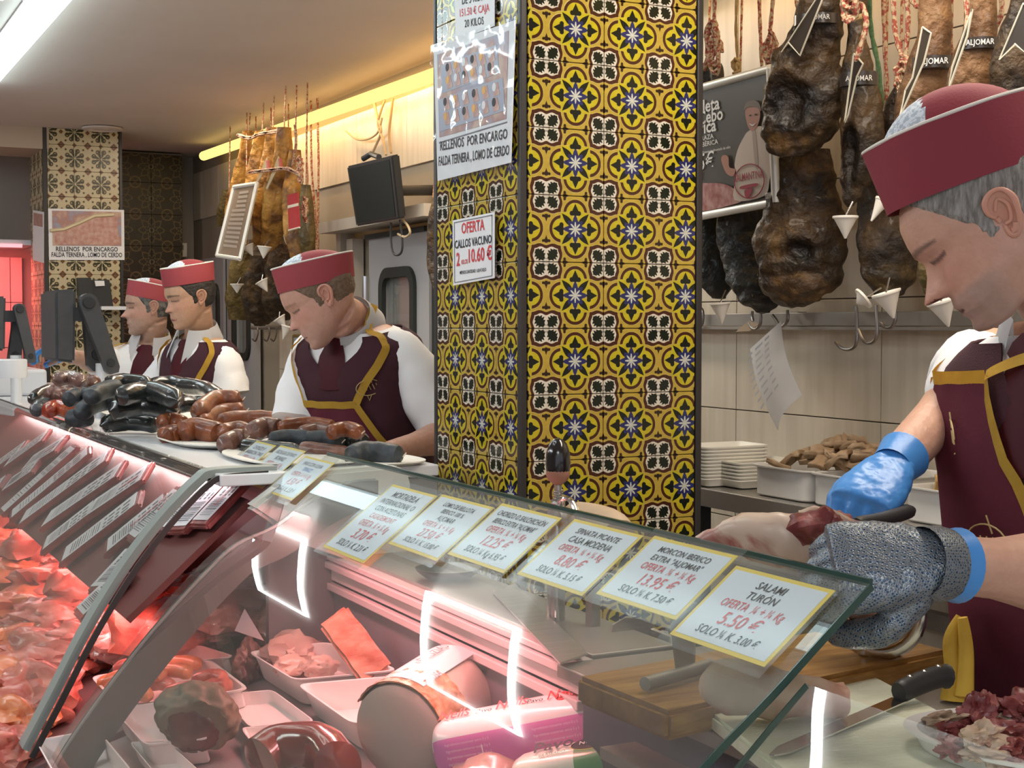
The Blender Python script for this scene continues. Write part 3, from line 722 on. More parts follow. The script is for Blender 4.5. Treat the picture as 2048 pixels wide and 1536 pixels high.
# white foam tray with meat scraps
def tray_lathe(c, r, h, sx=1.0, sy=1.0, th=.004, lip=.012, seg=36):
    bm = new(); prof = [(.55*r, th), (.8*r, th), (r-lip, h-.002), (r, h), (r, h-.003), (r-lip+.003, h-.006), (.82*r, 0), (.5*r, 0)]
    rings = []
    for rr, z in prof:
        rings.append([V((c[0]+sx*rr*abs(math.cos(t))**.75*(1 if math.cos(t) > 0 else -1), c[1]+sy*rr*abs(math.sin(t))**.75*(1 if math.sin(t) > 0 else -1), c[2]+z)) for t in [2*math.pi*k/seg for k in range(seg)]])
    add_loft(bm, rings); bmesh.ops.recalc_face_normals(bm, faces=bm.faces); return bm
tc = P(2010, 1490, z=ZB+.012)
tt = mk('scrap_tray', tray_lathe((tc.x, tc.y, ZB+.001), .088, .022, 1.0, 1.25), white_pl, label='white plastic tray of meat scraps on the near end of the board', cat='tray')
for i, (px, py, r, dz) in enumerate(((1880, 1440, (.012, .045, .008), .028), (1925, 1455, (.022, .02, .014), .03), (1960, 1430, (.02, .012, .022), .045), (1995, 1440, (.028, .018, .014), .034), (2020, 1470, (.03, .022, .013), .028), (1940, 1490, (.026, .020, .010), .024), (1985, 1505, (.030, .020, .010), .024), (2040, 1420, (.026, .02, .016), .048), (1905, 1500, (.018, .013, .008), .022), (1960, 1470, (.022, .014, .012), .04), (2030, 1500, (.022, .016, .01), .026))):
    q = P(px, py, z=ZB+dz)
    mk('meat_scrap', blob(q, r, i+20, .55, Matrix.Rotation(rnd.uniform(-1, 1), 3, 'Z')@Matrix.Rotation(rnd.uniform(-.5, .5), 3, 'X'), 4), red_meat if i % 3 else fat,
       label='ragged red and white meat scrap in the white tray', cat='meat', group='meat scraps in the tray')

# raw ham leg being boned, gripped by the steel glove
leg = empty('raw_ham_joint', P(1560, 1090, d=1.74), 'raw ham leg with white fat and dark red cut end, held for boning', 'meat')
dd = 1.74
raw_m = pm('raw_leg', (.60, .46, .36), .35, col2=(.34, .11, .09), col3=(.64, .52, .42), scale=11, bump=.4, sss=.1, lo=.46, hi=.60, distort=1.2)
pts = [P(1395, 1092, d=dd+.05), P(1440, 1080, d=dd+.03), P(1500, 1070, d=dd+.01), P(1555, 1078, d=dd), P(1600, 1085, d=dd), P(1640, 1090, d=dd), P(1700, 1090, d=dd-.03)]
bm = tube(spline(pts, 6), [.006]+[.008+.019*min(1, k/14)*(1 if k < 26 else .75) for k in range(36)], 22, 1.15, up=(0, 0, 1)); jitter(bm, .007, 30, 2); mk('shank', bm, raw_m, leg)
bm = tube(spline([P(1600, 1062, d=dd-.01), P(1625, 1052, d=dd-.02), P(1655, 1055, d=dd-.02), P(1690, 1072, d=dd-.03), P(1715, 1082, d=dd-.03)], 5), [.012]+[.024+.003*math.sin(k/3) for k in range(18)]+[.016, .010], 24, .9); jitter(bm, .010, 40, 7); mk('cut_end', bm, red_meat, leg)
bm = tube(spline([P(1600, 1040, d=dd-.015), P(1640, 1034, d=dd-.02), P(1675, 1045, d=dd-.03), P(1700, 1062, d=dd-.035)], 5), .008, 12, 1.6); jitter(bm, .003, 60, 8); mk('fat_cap', bm, fat, leg)

# ham holder on the block: steel foot, round wooden pad in a ring
hh = empty('ham_holder', P(1700, 1330, z=Z1), 'ham holder with a round wooden pad inside a steel ring, on the wooden block', 'ham holder')
cc = P(1745, 1226, d=1.93); ax = (CAM-cc); ax.z = 0; ax.normalize(); ax = (ax+V((-.35, .1, 0))).normalized()
mk('pad', lathe(cc, [(.001, .018), (.040, .018), (.046, .012), (.050, 0), (.050, -.05), (.001, -.05)], ax, 32), pm('pad_wood', (.46, .22, .07), .35, col2=(.60, .34, .13), scale=9, stretch=(6, 1, 1), bump=.2), hh)
s2 = ax.cross(V((0, 0, 1))).normalized()
arc = [cc-ax*.02+s2*(math.cos(t)*.060)+V((0, 0, 1))*(math.sin(t)*.060) for t in [math.radians(a) for a in range(-215, 30, 12)]]
mk('ring', tube(arc, .0055, 8, 1.6), chrome, hh)
mk('ring_stem', tube([arc[0+12], V((arc[12].x, arc[12].y, Z1+.004))], .008, 8), chrome, hh)
pa = P(1290, 1368, z=Z1+.012); pb = P(1420, 1330, z=Z1+.012)
mk('foot_bar', tube([pa, pb], .009, 10), steel_dull, hh)
pc = P(1352, 1350, z=Z1+.012)
plate = [pc+V((0, 0, .0)), pc+(pb-pa)*.26, pc+(pb-pa)*.30+V((0, 0, .085)), pc-(pb-pa)*.12+V((0, 0, .10)), pc-(pb-pa)*.06+V((0, 0, .04))]
mk('foot_plate', prism(plate, (.006, .004, 0)), steel_dull, hh, smooth=False)
q0 = P(1225, 1245, d=2.10); q1 = P(1312, 1262, d=2.06)
dsc = []
for px, py in ((1226, 1250), (1222, 1275), (1228, 1300), (1240, 1320), (1262, 1318), (1285, 1295), (1300, 1272), (1310, 1250), (1290, 1238), (1250, 1236)): dsc.append(P(px, py, y=1.93))
mk('guard_plate', prism(dsc, (0, .004, 0)), steel, hh, smooth=False)
mk('guard_stem', tube([P(1300, 1262, y=1.935), P(1345, 1280, y=1.90), P(1352, 1345, y=1.80)], .007, 8), steel_dull, hh)
# second holder at the pillar: spring stick with black knob, ring and wooden roll
h2 = empty('ham_holder', (1.13, 2.32, 1.012), 'ham holder before the pillar with a black knob on a spring rod', 'ham holder')
k0 = P(1116, 1000, x=1.13); k1 = P(1116, 958, x=1.13); k2 = P(1115, 895, x=1.13)
mk('base_post', tube([V((k0.x, k0.y, 1.012)), k0], .012, 10), steel_dull, h2)
mk('rod', tube([k0, k1], .0065, 12), steel, h2)
sp = [k0.lerp(k1, t/60)+V((math.cos(t*.9)*.0085, math.sin(t*.9)*.0085, 0)) for t in range(31)]
mk('spring', tube(sp, .0012, 5), chrome, h2)
hgt = (k2-k1).length
mk('collar', lathe(k1-V((0, 0, .004)), [(.006, -.006), (.017, .003), (.020, .012), (.0195, .018)], seg=20), pm('knob_collar', (.32, .16, .11), .5), h2)
mk('knob', lathe(k1+V((0, 0, .012)), [(.0193, 0), (.0208, .014), (.0195, .032), (.0145, .047), (.007, .054), (.0005, .056)], seg=24), pm('knob_black', (.012, .010, .010), .18, coat=.6), h2)
rc = P(1135, 1048, x=1.12)
for rr, off, m_ in ((.036, 0, chrome), (.026, .035, steel)):
    arc = [rc+V((0, off+math.cos(t)*rr, math.sin(t)*rr*1.15)) for t in [math.radians(a) for a in range(-10, 191, 12)]]
    mk('clamp_ring', tube(arc, .004, 8, 1.4), m_, h2)
    mk('clamp_leg', tube([arc[0], V((arc[0].x, arc[0].y, 1.012))], .004, 8), m_, h2)
wr = P(1180, 1048, x=1.16)
mk('wooden_roll', tube(spline([wr+V((0, .05, -.01)), wr+V((0, .03, 0)), wr+V((0, -.055, 0)), wr+V((0, -.085, -.012))], 4), [.020]+[.033]*11+[.022], 20), pm('roll_wood', (.44, .32, .21), .6, col2=(.54, .41, .28), scale=12, bump=.2), h2)
mk('roll_support', span(wr.x-.008, wr.x+.008, wr.y-.02, wr.y, 1.012, wr.z), steel_dull, h2, smooth=False)
# dark dish and a folded steel sheet on the ledge
dc = P(925, 1150, z=1.018)
mk('dish', lathe((1.125, dc.y, 1.013), [(.02, 0), (.045, .004), (.06, .016), (.064, .022), (.060, .022), (.045, .010), (.002, .006)], seg=32), pm('dark_dish', (.05, .052, .05), .4), label='small dark round dish on the steel ledge behind the glass', cat='dish')
sh = [P(985, 1185, z=1.016), P(1030, 1170, z=1.016), P(1175, 1310, z=1.016), P(1120, 1330, z=1.016)]
mk('steel_sheet', prism(sh, (0, 0, .003)), steel, label='bare steel sheet lying across the ledge behind the glass', cat='sheet', smooth=False)
# ------------------------------------------------------------------ goods on the white ledge
LZ0 = 1.190
def plate(cx, cy, rx, ry, lab, h=.022, z=LZ0):
    return mk('tray', tray_lathe((cx, cy, z+.001), 1.0, h, rx, ry, lip=.06, seg=44), foam, label=lab, cat='tray', group='white trays on the counter ledge')
a = P(330, 855, z=LZ0+.02); b = P(150, 808, z=LZ0+.02)
plate(P(250, 838, z=LZ0).x+.12, P(250, 838, z=LZ0).y-.10, .19, .55, 'white foam tray under the far mixed black and red sausages')
q = P(420, 878, z=LZ0+.01); plate(1.02, q.y-.02, .155, .25, 'white foam tray under the brown red chorizos', .014)
q = P(560, 912, z=LZ0+.01); plate(1.05, 3.17, .15, .235, 'white foam tray whose corner shows under the dark sausages by the price cards', .010)
q = P(750, 930, z=LZ0+.005); plate(1.20, 2.98, .075, .115, 'small white plate under the dark sausage nearest the pillar', .010)

casing_black = pm('black_pudding', (.008, .010, .010), .30, col2=(.022, .026, .026), scale=18, coat=.9, bump=.8, bscale=38)
casing_grey = pm('slate_pudding', (.020, .024, .030), .5, col2=(.055, .065, .075), scale=24, bump=.6)
casing_red = pm('chorizo_skin', (.12, .030, .010), .42, col2=(.27, .075, .022), col3=(.38, .15, .055), scale=30, coat=.25, bump=.45, bscale=60)
casing_bright = pm('red_pepper_skin', (.30, .03, .015), .25, col2=(.42, .10, .04), scale=24, coat=.5, bump=.3)
casing_brown = pm('morcon_skin', (.09, .035, .025), .45, col2=(.22, .10, .07), scale=34, coat=.3, bump=.5, bscale=70)
string = pm('butcher_string', (.62, .52, .40), .8)
def sausage(pxs, z, r, m, lab, grp, tie=True, sub=8, wrap=False):
    pts = [P(x, y, z=LZ0+z) for x, y in pxs]
    ds = [(p-CAM).dot(FW) for p in pts]; dm = sum(ds)/len(ds)      # lie mostly across the tray, not along it
    pts = [P(x, y, d=dm*.72+q*.28) for (x, y), q in zip(pxs, ds)]
    sausage.n += 1
    if len(pts) == 2: pts = [pts[0], pts[0].lerp(pts[1], .5)+V((0, 0, .004)), pts[1]]
    ps = spline(pts, sub); n = len(ps)
    rad = []
    for i in range(n):
        t = i/(n-1); e = min(t, 1-t)
        rad.append(r*(.30+.70*math.sqrt(max(0, 1-(1-min(1, e/.16))**2))))
    ext0 = ps[0]+(ps[0]-ps[1]).normalized()*r*.25; ext1 = ps[-1]+(ps[-1]-ps[-2]).normalized()*r*.25
    bm = tube([ext0]+ps+[ext1], [r*.1]+rad+[r*.1], 18); jitter(bm, r*.10, .7/r, sausage.n % 17)
    o = mk('sausage', bm, m, label=lab, cat='sausage', group=grp)
    if tie:
        e = ps[-1]+(ps[-1]-ps[-2]).normalized()*r*.2
        mk('string', tube([e, e+V((.004, -.008, r*.3)), e+V((-.006, -.014, 0))], .0015, 5), string, o)
    if wrap and m is not casing_black:
        b2 = tube([ext0]+ps+[ext1], [x*1.0+.0035 for x in [r*.2]+rad+[r*.2]], 16); jitter(b2, r*.22, 1.6/r, 5); mk('film_wrap', b2, film, o)
    return o
sausage.n = 0
g1, g2, g3, g4 = 'black puddings heaped on the far tray', 'chorizos on the middle tray', 'sausages on the near trays', 'wrapped sausages at the far end'
sausage([(238, 793), (300, 782), (356, 800)], .118, .029, casing_black, 'glossy black pudding on top of the heap, front', g1, wrap=True)
sausage([(222, 822), (290, 812), (352, 826)], .075, .028, casing_black, 'glossy black pudding, second down in the heap', g1, wrap=True)
sausage([(205, 850), (262, 842), (318, 850)], .030, .027, casing_black, 'black pudding lowest at the front of the far tray', g1, wrap=True)
sausage([(360, 770), (410, 778), (436, 795)], .105, .027, casing_black, 'shiny black pudding at the back right of the heap', g1, wrap=True)
sausage([(352, 812), (400, 806), (440, 815)], .070, .026, casing_black, 'dark pudding behind the upright brown chorizo', g1, wrap=True)
sausage([(160, 826), (195, 806), (232, 803)], .078, .027, casing_grey, 'slate grey pudding slanting at the left of the heap', g1)
sausage([(140, 835), (160, 838), (178, 834)], .045, .026, casing_grey, 'short slate pudding at the left foot of the heap', g1)
sausage([(180, 795), (205, 782), (240, 776)], .120, .026, casing_grey, 'grey pudding on top of the heap, left', g1)
sausage([(215, 768), (248, 762), (300, 768)], .130, .024, casing_black, 'black pudding lying along the top rear of the heap', g1)
sausage([(300, 768), (345, 764), (372, 772)], .118, .022, casing_black, 'black pudding end at the top rear, by the apron', g1)
sausage([(135, 800), (165, 790), (190, 800)], .090, .026, casing_grey, 'grey blue pudding between the red and black sausages', g1)
sausage([(95, 822), (115, 815), (142, 824)], .045, .026, casing_bright, 'bright red sausage end at the far left tray', g4)
sausage([(100, 790), (112, 785), (125, 795)], .085, .026, casing_brown, 'red brown knotted sausage at the left of the far tray', g4)
sausage([(130, 792), (148, 784), (160, 790)], .100, .022, casing_brown, 'speckled brown sausage beside the knotted one', g4)
sausage([(112, 760), (140, 756), (165, 763)], .150, .021, casing_brown, 'film wrapped brown sausage on top of the far end', g4, wrap=True)
sausage([(165, 765), (180, 762), (190, 766)], .135, .021, casing_brown, 'short olive brown sausage end at the far top', g4)
sausage([(65, 800), (80, 788), (100, 780)], .075, .022, casing_black, 'dark sausage in cloudy film, leftmost of all', g4, wrap=True)
sausage([(70, 822), (85, 812), (98, 808)], .05, .022, casing_grey, 'pale film wrapped sausage at the far left edge', g4, wrap=True)
# chorizos
sausage([(395, 828), (430, 802), (482, 800)], .078, .030, casing_red, 'fat red brown chorizo rising over the middle tray', g2)
sausage([(400, 848), (440, 826), (490, 822)], .048, .026, casing_red, 'chorizo half hidden beneath the fat rising one', g2)
sausage([(435, 845), (500, 838), (562, 842)], .040, .026, casing_red, 'long orange red chorizo reaching toward the man', g2)
sausage([(322, 848), (345, 842), (366, 850)], .044, .025, casing_red, 'glistening chorizo knot at the left of the middle tray', g2)
sausage([(325, 872), (345, 866), (362, 868)], .022, .024, casing_red, 'short chorizo link below the knot', g2)
sausage([(362, 864), (395, 858), (440, 868)], .030, .030, casing_red, 'thick chorizo link along the front of the middle tray', g2)
sausage([(440, 868), (475, 862), (500, 868)], .030, .026, casing_red, 'chorizo link continuing the thick one', g2)
# near trays
sausage([(500, 868), (530, 855), (560, 858)], .045, .028, casing_brown, 'mottled brown sausage bend above the price cards', g3)
sausage([(448, 892), (466, 880), (490, 878)], .026, .025, casing_brown, 'tied wrinkled sausage end left of the price cards', g3)
sausage([(560, 858), (600, 850), (655, 856)], .052, .020, casing_red, 'thin red brown sausage on top, in front of the bib', g3)
sausage([(560, 852), (620, 846), (668, 852)], .060, .016, casing_red, 'slim red sausage at the back of the near trays', g3, tie=False)
sausage([(600, 868), (635, 860), (668, 868)], .046, .019, casing_brown, 'short grained brown sausage in the near heap', g3)
sausage([(660, 866), (690, 858), (722, 866)], .058, .019, casing_red, 'red sausage end at the right of the near heap', g3)
sausage([(540, 880), (580, 874), (622, 878)], .034, .020, casing_grey, 'blue grey pudding above the far price cards', g3)
sausage([(610, 880), (650, 878), (682, 884)], .032, .022, casing_grey, 'dull grey pudding beside the blue grey one', g3)
sausage([(668, 880), (700, 872), (722, 888)], .030, .028, casing_black, 'black pudding end left of the butcher\'s hand', g3)
sausage([(480, 892), (540, 898), (600, 902)], .012, .020, casing_black, 'black pudding lying low behind the price cards', g3)
sausage([(600, 896), (650, 902), (700, 908)], .012, .018, casing_brown, 'dark brown sausage low behind the third price card', g3)
sausage([(700, 915), (738, 904), (802, 912)], .022, .026, casing_grey, 'charcoal sausage on the small plate, nearest the pillar', g3)
for k in range(7):
    q = P(186+6*k, 858+2*k, z=LZ0+.025)
crum = new()
for k in range(26):
    q = P(rnd.uniform(165, 222), rnd.uniform(845, 874), z=LZ0+rnd.uniform(.014, .032))
    bmesh.ops.create_icosphere(crum, subdivisions=1, radius=rnd.uniform(.004, .009), matrix=Matrix.Translation(q))
jitter(crum, .004, 90, 3)
mk('crumpled_film', crum, film, label='crumpled clear film bunched at the tray edge under the black puddings', cat='plastic film', kind='stuff')

# weighing scale displays on hinged arms, their boxes on the ledge
def hinged(px_list_screen, armA, armB, base, label, yy):
    """screen quad (px), arm as thick bars between hinge points (px) on the plane y=yy"""
    root = empty('scale_display', P(base[0], base[1], y=yy), label, 'scale display', 'scale displays on hinged arms')
    sc = [P(x, y, y=yy) for x, y in px_list_screen]
    bm = new(); add_prism(bm, sc, (0, .30, 0)); bmesh.ops.bevel(bm, geom=list(bm.edges), offset=.008, segments=2, affect='EDGES')
    mk('screen_housing', bm, grey_pl, root, smooth=False)
    for nm, (pa_, pb_, r0, r1), dy_ in (('rear_arm', armB, .05), ('hinge_arm', armA, -.03)):
        A, B = P(*pa_, y=yy+dy_), P(*pb_, y=yy+dy_); u = (B-A).normalized(); s = u.cross(V((0, 1, 0)))
        pts = [A+s*(r0*math.cos(t))-u*(r0*math.sin(t)) for t in [math.radians(a) for a in range(0, 181, 20)]]+[B-s*r1, B+u*r1*.6-s*r1*.6, B+u*r1*.7+s*r1*.6, B+s*r1]
        mk(nm, prism(pts, (0, .05, 0)), grey_pl, root, smooth=False)
        mk('pivot', lathe(A+V((0, -.002, 0)), [(.001, -.006), (r0*.62, -.006), (r0*.7, 0), (r0*.7, .01)], (0, 1, 0), 20), black_pl, root)
        mk('pivot', lathe(B-u*r1*.9+V((0, -.002, 0)), [(.001, -.005), (r1*.5, -.005), (r1*.55, 0), (r1*.55, .01)], (0, 1, 0), 20), black_pl, root)
    A = P(*armA[0], y=yy+.02); s0 = (sc[1]+sc[2])/2
    mk('bracket', box((s0+A)/2+V((0, .02, 0)), (abs(A.x-s0.x)+.02, .05, .045)), black_pl, root, smooth=False)
    bp_ = P(*base, y=yy)
    mk('pole', tube([V((bp_.x, bp_.y+.03, LZ0)), V((bp_.x, bp_.y+.03, bp_.z+.03))], .022, 12), white_enamel, root)
    return root
hinged([(110, 580), (152, 578), (150, 726), (112, 722)], ((178, 605), (226, 738), .030, .024), ((178, 606), (198, 728), .020, .036), (208, 745), 'tall black scale display on a hinged arm before the far pillar', 4.85)
hinged([(-22, 594), (12, 592), (10, 702), (-20, 700)], ((40, 618), (64, 720), .022, .018), ((38, 620), (30, 722), .016, .026), (34, 726), 'smaller scale display at the left edge of the picture', 5.9)
# white scale body and paper roll at the far left of the ledge
c = P(55, 790, z=LZ0)
bx = mk('scale_box', span(.70, 1.02, c.y-.1, c.y+.75, LZ0+.001, LZ0+.115, bev=.012), white_enamel, label='white scale housing at the far left end of the ledge', cat='scale', smooth=False)
mk('label_roll', lathe((P(18, 730, y=5.5).x, 5.5, LZ0+.117), [(.001, 0), (.062, 0), (.064, .01), (.064, .065), (.058, .068), (.001, .066)], seg=28), white_enamel, label='white round tub standing on the scale housing', cat='tub')

# ------------------------------------------------------------------ meat and packs inside the counters
def D(px, py, h):
    """where the sight line meets the sloping deck raised by h"""
    r = ray(px, py); n = V((-.30, 0, 1)); p0 = V((.45, 0, .62+h)); t = (p0-CAM).dot(n)/r.dot(n); return CAM+r*t
tub_m = pm('white_tub', (.78, .70, .68), .35, sss=.0)
def tray4(rim, depth, inset, m=tub_m, th=.004, lab='', grp=None, r=.12, cat='tray'):
    """open tray from four rim corners: rounded corners, sloping walls, flat lip"""
    cs = [V(p) for p in rim]; cen = sum(cs, V((0, 0, 0)))/4; nrm = (cs[1]-cs[0]).cross(cs[3]-cs[0]).normalized()
    if nrm.z < 0: nrm = -nrm
    def loop(scale, drop):
        pts = []
        for i in range(4):
            p, a, b = cs[i], cs[i-1], cs[(i+1) % 4]
            for k in range(5):
                t = k/4; pa_ = p.lerp(a, r); pb_ = p.lerp(b, r); q = pa_.lerp(p, t).lerp(p.lerp(pb_, t), t); pts.append(cen+(q-cen)*scale-nrm*drop)
        return pts
    s = 1-inset
    rings = [loop(1.0, .003), loop(1.0, 0), loop(.955, 0), loop(.935, .004), loop(s+.02, depth-.006), loop(s-.02, depth), loop(s*.5, depth), ]
    outer = [loop(.94, .004+.003), loop(s+.03, depth), loop(s, depth+th), loop(s*.5, depth+th)]
    bm = new(); A = add_loft(bm, rings, cap=False); B = add_loft(bm, [rings[0]]+outer, cap=False)
    bm.faces.new(A[-1]); bm.faces.new(B[-1][::-1])
    bmesh.ops.remove_doubles(bm, verts=bm.verts, dist=1e-5); bmesh.ops.recalc_face_normals(bm, faces=bm.faces)
    return mk('tray', bm, m, label=lab, cat=cat, group=grp)
TG = 'white trays on the counter deck'
T1 = tray4([D(495, 1303, .066), D(655, 1283, .066), D(800, 1340, .066), D(588, 1360, .066)], .055, .12, lab='white tray holding pork pieces and the bacon slab', grp=TG)
T2 = tray4([D(592, 1368, .064), D(800, 1350, .064), D(930, 1420, .064), D(705, 1448, .064)], .055, .12, lab='near empty white tray in front of the bacon tray', grp=TG)
T3 = tray4([D(440, 1388, .030), D(545, 1379, .030), D(632, 1443, .030), D(500, 1455, .030)], .024, .12, lab='shallow empty white tray behind the cured chunk', grp=TG)
T4 = tray4([D(480, 1455, .030), D(576, 1447, .030), D(690, 1536, .030), D(560, 1560, .030)], .024, .12, lab='shallow white tray under the dark glazed ham', grp=TG)
T5 = tray4([D(222, 1415, .060), D(345, 1400, .060), D(420, 1475, .060), D(290, 1490, .060)], .05, .12, lab='white tray directly left of the cured chunk', grp=TG)
T6 = tray4([D(70, 1480, .056), D(195, 1457, .056), D(268, 1545, .056), D(120, 1570, .056)], .045, .12, lab='empty white tray in the bottom left corner', grp=TG)
T7 = tray4([D(258, 1484, .042), D(330, 1479, .042), D(420, 1560, .042), D(330, 1570, .042)], .03, .12, lab='white tray below and left of the cured chunk', grp=TG)
T8 = tray4([D(180, 1352, .05), D(420, 1318, .05), D(500, 1378, .05), D(236, 1412, .05)], .04, .10, lab='white tray filled with fresh red sausages', grp=TG)
T9 = tray4([D(262, 1300, .05), D(400, 1290, .05), D(470, 1312, .05), D(290, 1335, .05)], .04, .10, lab='white tray behind the sausages with wrapped meat', grp=TG)
raw_red = pm('raw_red_meat', (.42, .07, .05), .32, col2=(.66, .27, .20), col3=(.78, .50, .42), scale=16, bump=.45, bscale=40, coat=.25, sss=.1)
raw_orange = pm('marinated_meat', (.62, .18, .07), .3, col2=(.72, .30, .14), scale=14, bump=.45, coat=.3)
pork = pm('pork', (.66, .38, .32), .35, col2=(.74, .52, .45), col3=(.56, .25, .2), scale=12, bump=.3, coat=.2, sss=.1)
def lump(px, py, h, r, m, lab, grp, seed, amp=.3, rz=None, name='meat_piece', cat='meat', sub=4):
    rot = Matrix.Rotation(rnd.uniform(0, 3) if rz is None else rz, 3, 'Z')
    return mk(name, blob(D(px, py, h), r, seed, amp, rot, sub), m, label=lab, cat=cat, group=grp)
# fresh sausages in T8
for i, (x0, y0_, x1, y1_) in enumerate(((195, 1372, 270, 1352), (230, 1340, 300, 1330), (215, 1392, 300, 1392), (270, 1375, 345, 1372), (300, 1352, 380, 1345), (330, 1392, 400, 1380), (320, 1335, 400, 1330), (385, 1365, 450, 1358), (250, 1362, 330, 1350), (400, 1385, 460, 1372), (225, 1378, 290, 1382))):
    A, B = D(x0, y0_, .045+.012*(i % 3)), D(x1, y1_, .050+.012*(i % 3))
    ps = spline([A, A.lerp(B, .5)+V((.006, 0, .008)), B], 6); n = len(ps)
    bm = tube(ps, [.016*(.35+.65*math.sqrt(max(0, 1-(1-min(1, min(k, n-1-k)/2.5))**2))) for k in range(n)], 14); jitter(bm, .0025, 60, i)
    mk('sausage', bm, raw_red if i % 2 else raw_orange, label='fresh red sausage in the white tray left of the cured chunk', cat='sausage', group='fresh sausages in the tray')
# pork pieces + bacon slab in T1
for i, (px, py, r, h) in enumerate(((585, 1330, (.045, .032, .022), .045), (640, 1335, (.038, .03, .022), .045), (555, 1312, (.03, .03, .016), .045), (600, 1310, (.035, .025, .018), .05))):
    lump(px, py, h, r, pork, ('pale pork cube piece left in the bacon tray', 'pink pork piece in the middle of the bacon tray', 'small pork piece at the far left of the bacon tray', 'flat pork piece behind the others in the bacon tray')[i], 'pork pieces in the bacon tray', i+3, .22)
ba, bb = D(672, 1262, .14), D(735, 1345, .06)
bac = new(); u = (bb-ba).normalized(); sdv = V((.85, -.5, .1)).normalized(); sdv = (sdv-u*sdv.dot(u)).normalized(); nn = u.cross(sdv)
add_box(bac, (ba+bb)/2+sdv*.03, (1, 1, 1)); bac.free()
bac = new(); bmesh.ops.create_cube(bac, size=1); bmesh.ops.scale(bac, verts=bac.verts, vec=((bb-ba).length+.05, .066, .034)); bmesh.ops.bevel(bac, geom=list(bac.edges), offset=.006, segments=2, affect='EDGES'); bmesh.ops.subdivide_edges(bac, edges=[e for e in bac.edges if e.calc_length() > .03], cuts=6, use_grid_fill=True)
M_ = Matrix((u, sdv, nn)).transposed(); bmesh.ops.rotate(bac, verts=bac.verts, cent=(0, 0, 0), matrix=M_); bmesh.ops.translate(bac, verts=bac.verts, vec=(ba+bb)/2+sdv*.012); jitter(bac, .004, 30, 2)
slab = mk('bacon_slab', bac, pm('smoked_bacon', (.42, .10, .06), .3, col2=(.60, .26, .18), scale=7, stretch=(1, 6, 6), bump=.4, coat=.3), label='slab of smoked bacon standing on edge in the white tray', cat='meat')
# whole wrapped pieces at the back
wrapm = pm('wrapped_meat', (.52, .30, .26), .25, col2=(.64, .42, .34), scale=8, coat=.7, bump=.5, bscale=30)
wl = [(350, 1205, (.10, .075, .06), 'pale wrapped meat joint right of the grey arm'), (470, 1225, (.12, .10, .055), 'large film wrapped joint with a printed sticker'), (330, 1270, (.09, .06, .045), 'wrapped meat joint beside the sausage tray'), (405, 1262, (.08, .06, .045), 'wrapped joint in front of the large wrapped one'), (560, 1252, (.10, .07, .045), 'far right film wrapped meat piece before the rail'), (400, 1195, (.10, .06, .05), 'dark red joint behind the wrapped ones'), (300, 1235, (.09, .07, .05), 'orange tinted joint just right of the grey arm')]
wl += [(440, 1175, (.09, .06, .05), 'pinkish wrapped joint high at the back, right of the arm'), (515, 1195, (.10, .07, .05), 'wrapped joint against the rear wall before the rail'), (250, 1290, (.08, .06, .04), 'wrapped joint at the left rim of the sausage tray'), (365, 1235, (.08, .06, .05), 'orange pink joint in the middle of the wrapped pile'), (300, 1180, (.09, .06, .05), 'raw joint partly behind the grey arm')]
for i, (px, py, r, lab) in enumerate(wl):
    o = lump(px, py, .055+.03*(i in (1, 5)), r, wrapm if i not in (5, 10, 11) else (raw_red if i != 10 else raw_orange), lab, 'wrapped joints at the back of the counter', i+40, .22, .4+.3*i, cat='meat')
    if i != 5:
        bm = blob(D(px, py, .055+.03*(i in (1,))), tuple(k*1.05+.002 for k in r), i+41, .24, Matrix.Rotation(.4+.3*i, 3, 'Z'), 4); mk('film_wrap', bm, film, o)
    if i == 1:
        q = [D(470, 1262, .13), D(490, 1218, .16), D(528, 1282, .125)]
        mk('sticker', prism(q, V((-.001, -.0006, .001))), pm('pink_sticker', (.55, .38, .38), .5), o, smooth=False)
mb = D(550, 1335, .02)
mk('meat_piece', blob(D(497, 1330, .03), (.03, .045, .05), 77, .3, None, 4), pm('dark_cured', (.12, .04, .035), .35, col2=(.3, .14, .11), scale=20, bump=.5), label='dark cured piece leaning at the left wall of the bacon tray', cat='meat')
# the big cured chunk before the trays
ch = blob(D(395, 1432, .085), (.062, .084, .064), 12, .12, Matrix.Rotation(.5, 3, 'Z')@Matrix.Rotation(.35, 3, 'Y'), 5)
for v in ch.verts:  # the flat cut side
    n_ = V((-.55, -.75, -.15)).normalized(); c_ = D(395, 1432, .085); k = (v.co-c_).dot(n_)
    if k > .040: v.co -= n_*(k-.040)*.9
chm = pm('cured_rind', (.13, .10, .065), .5, col2=(.21, .17, .12), col3=(.05, .03, .025), scale=9, bump=.6, bscale=30)
co = mk('cured_ham_chunk', ch, chm, label='large cured ham chunk with grey rind and dark cut face in the counter', cat='meat')
cf = D(388, 1462, .070)
nf_ = V((-.55, -.75, -.15)).normalized(); bm = blob(D(395, 1432, .085)+nf_*.038+V((.004, -.004, -.004)), (.050, .010, .044), 5, .16, Matrix.Rotation(math.atan2(nf_.x, -nf_.y)*1.0, 3, 'Z'), 4); mk('cut_face', bm, pm('cured_cut', (.06, .012, .010), .25, col2=(.14, .035, .03), col3=(.26, .16, .13), scale=16, coat=.5), co)
# dark glazed ham in T4
gh = tube(spline([D(520, 1530, .075), D(570, 1500, .078), D(640, 1500, .078), D(680, 1540, .07)], 6), [.012]+[.040]*17+[.02], 24, 1.2); jitter(gh, .004, 18, 4)
mk('glazed_ham', gh, pm('glazed_ham_skin', (.16, .028, .022), .16, col2=(.24, .06, .04), scale=6, coat=.9), label='dark red glazed ham in the shallow tray at the bottom', cat='meat')

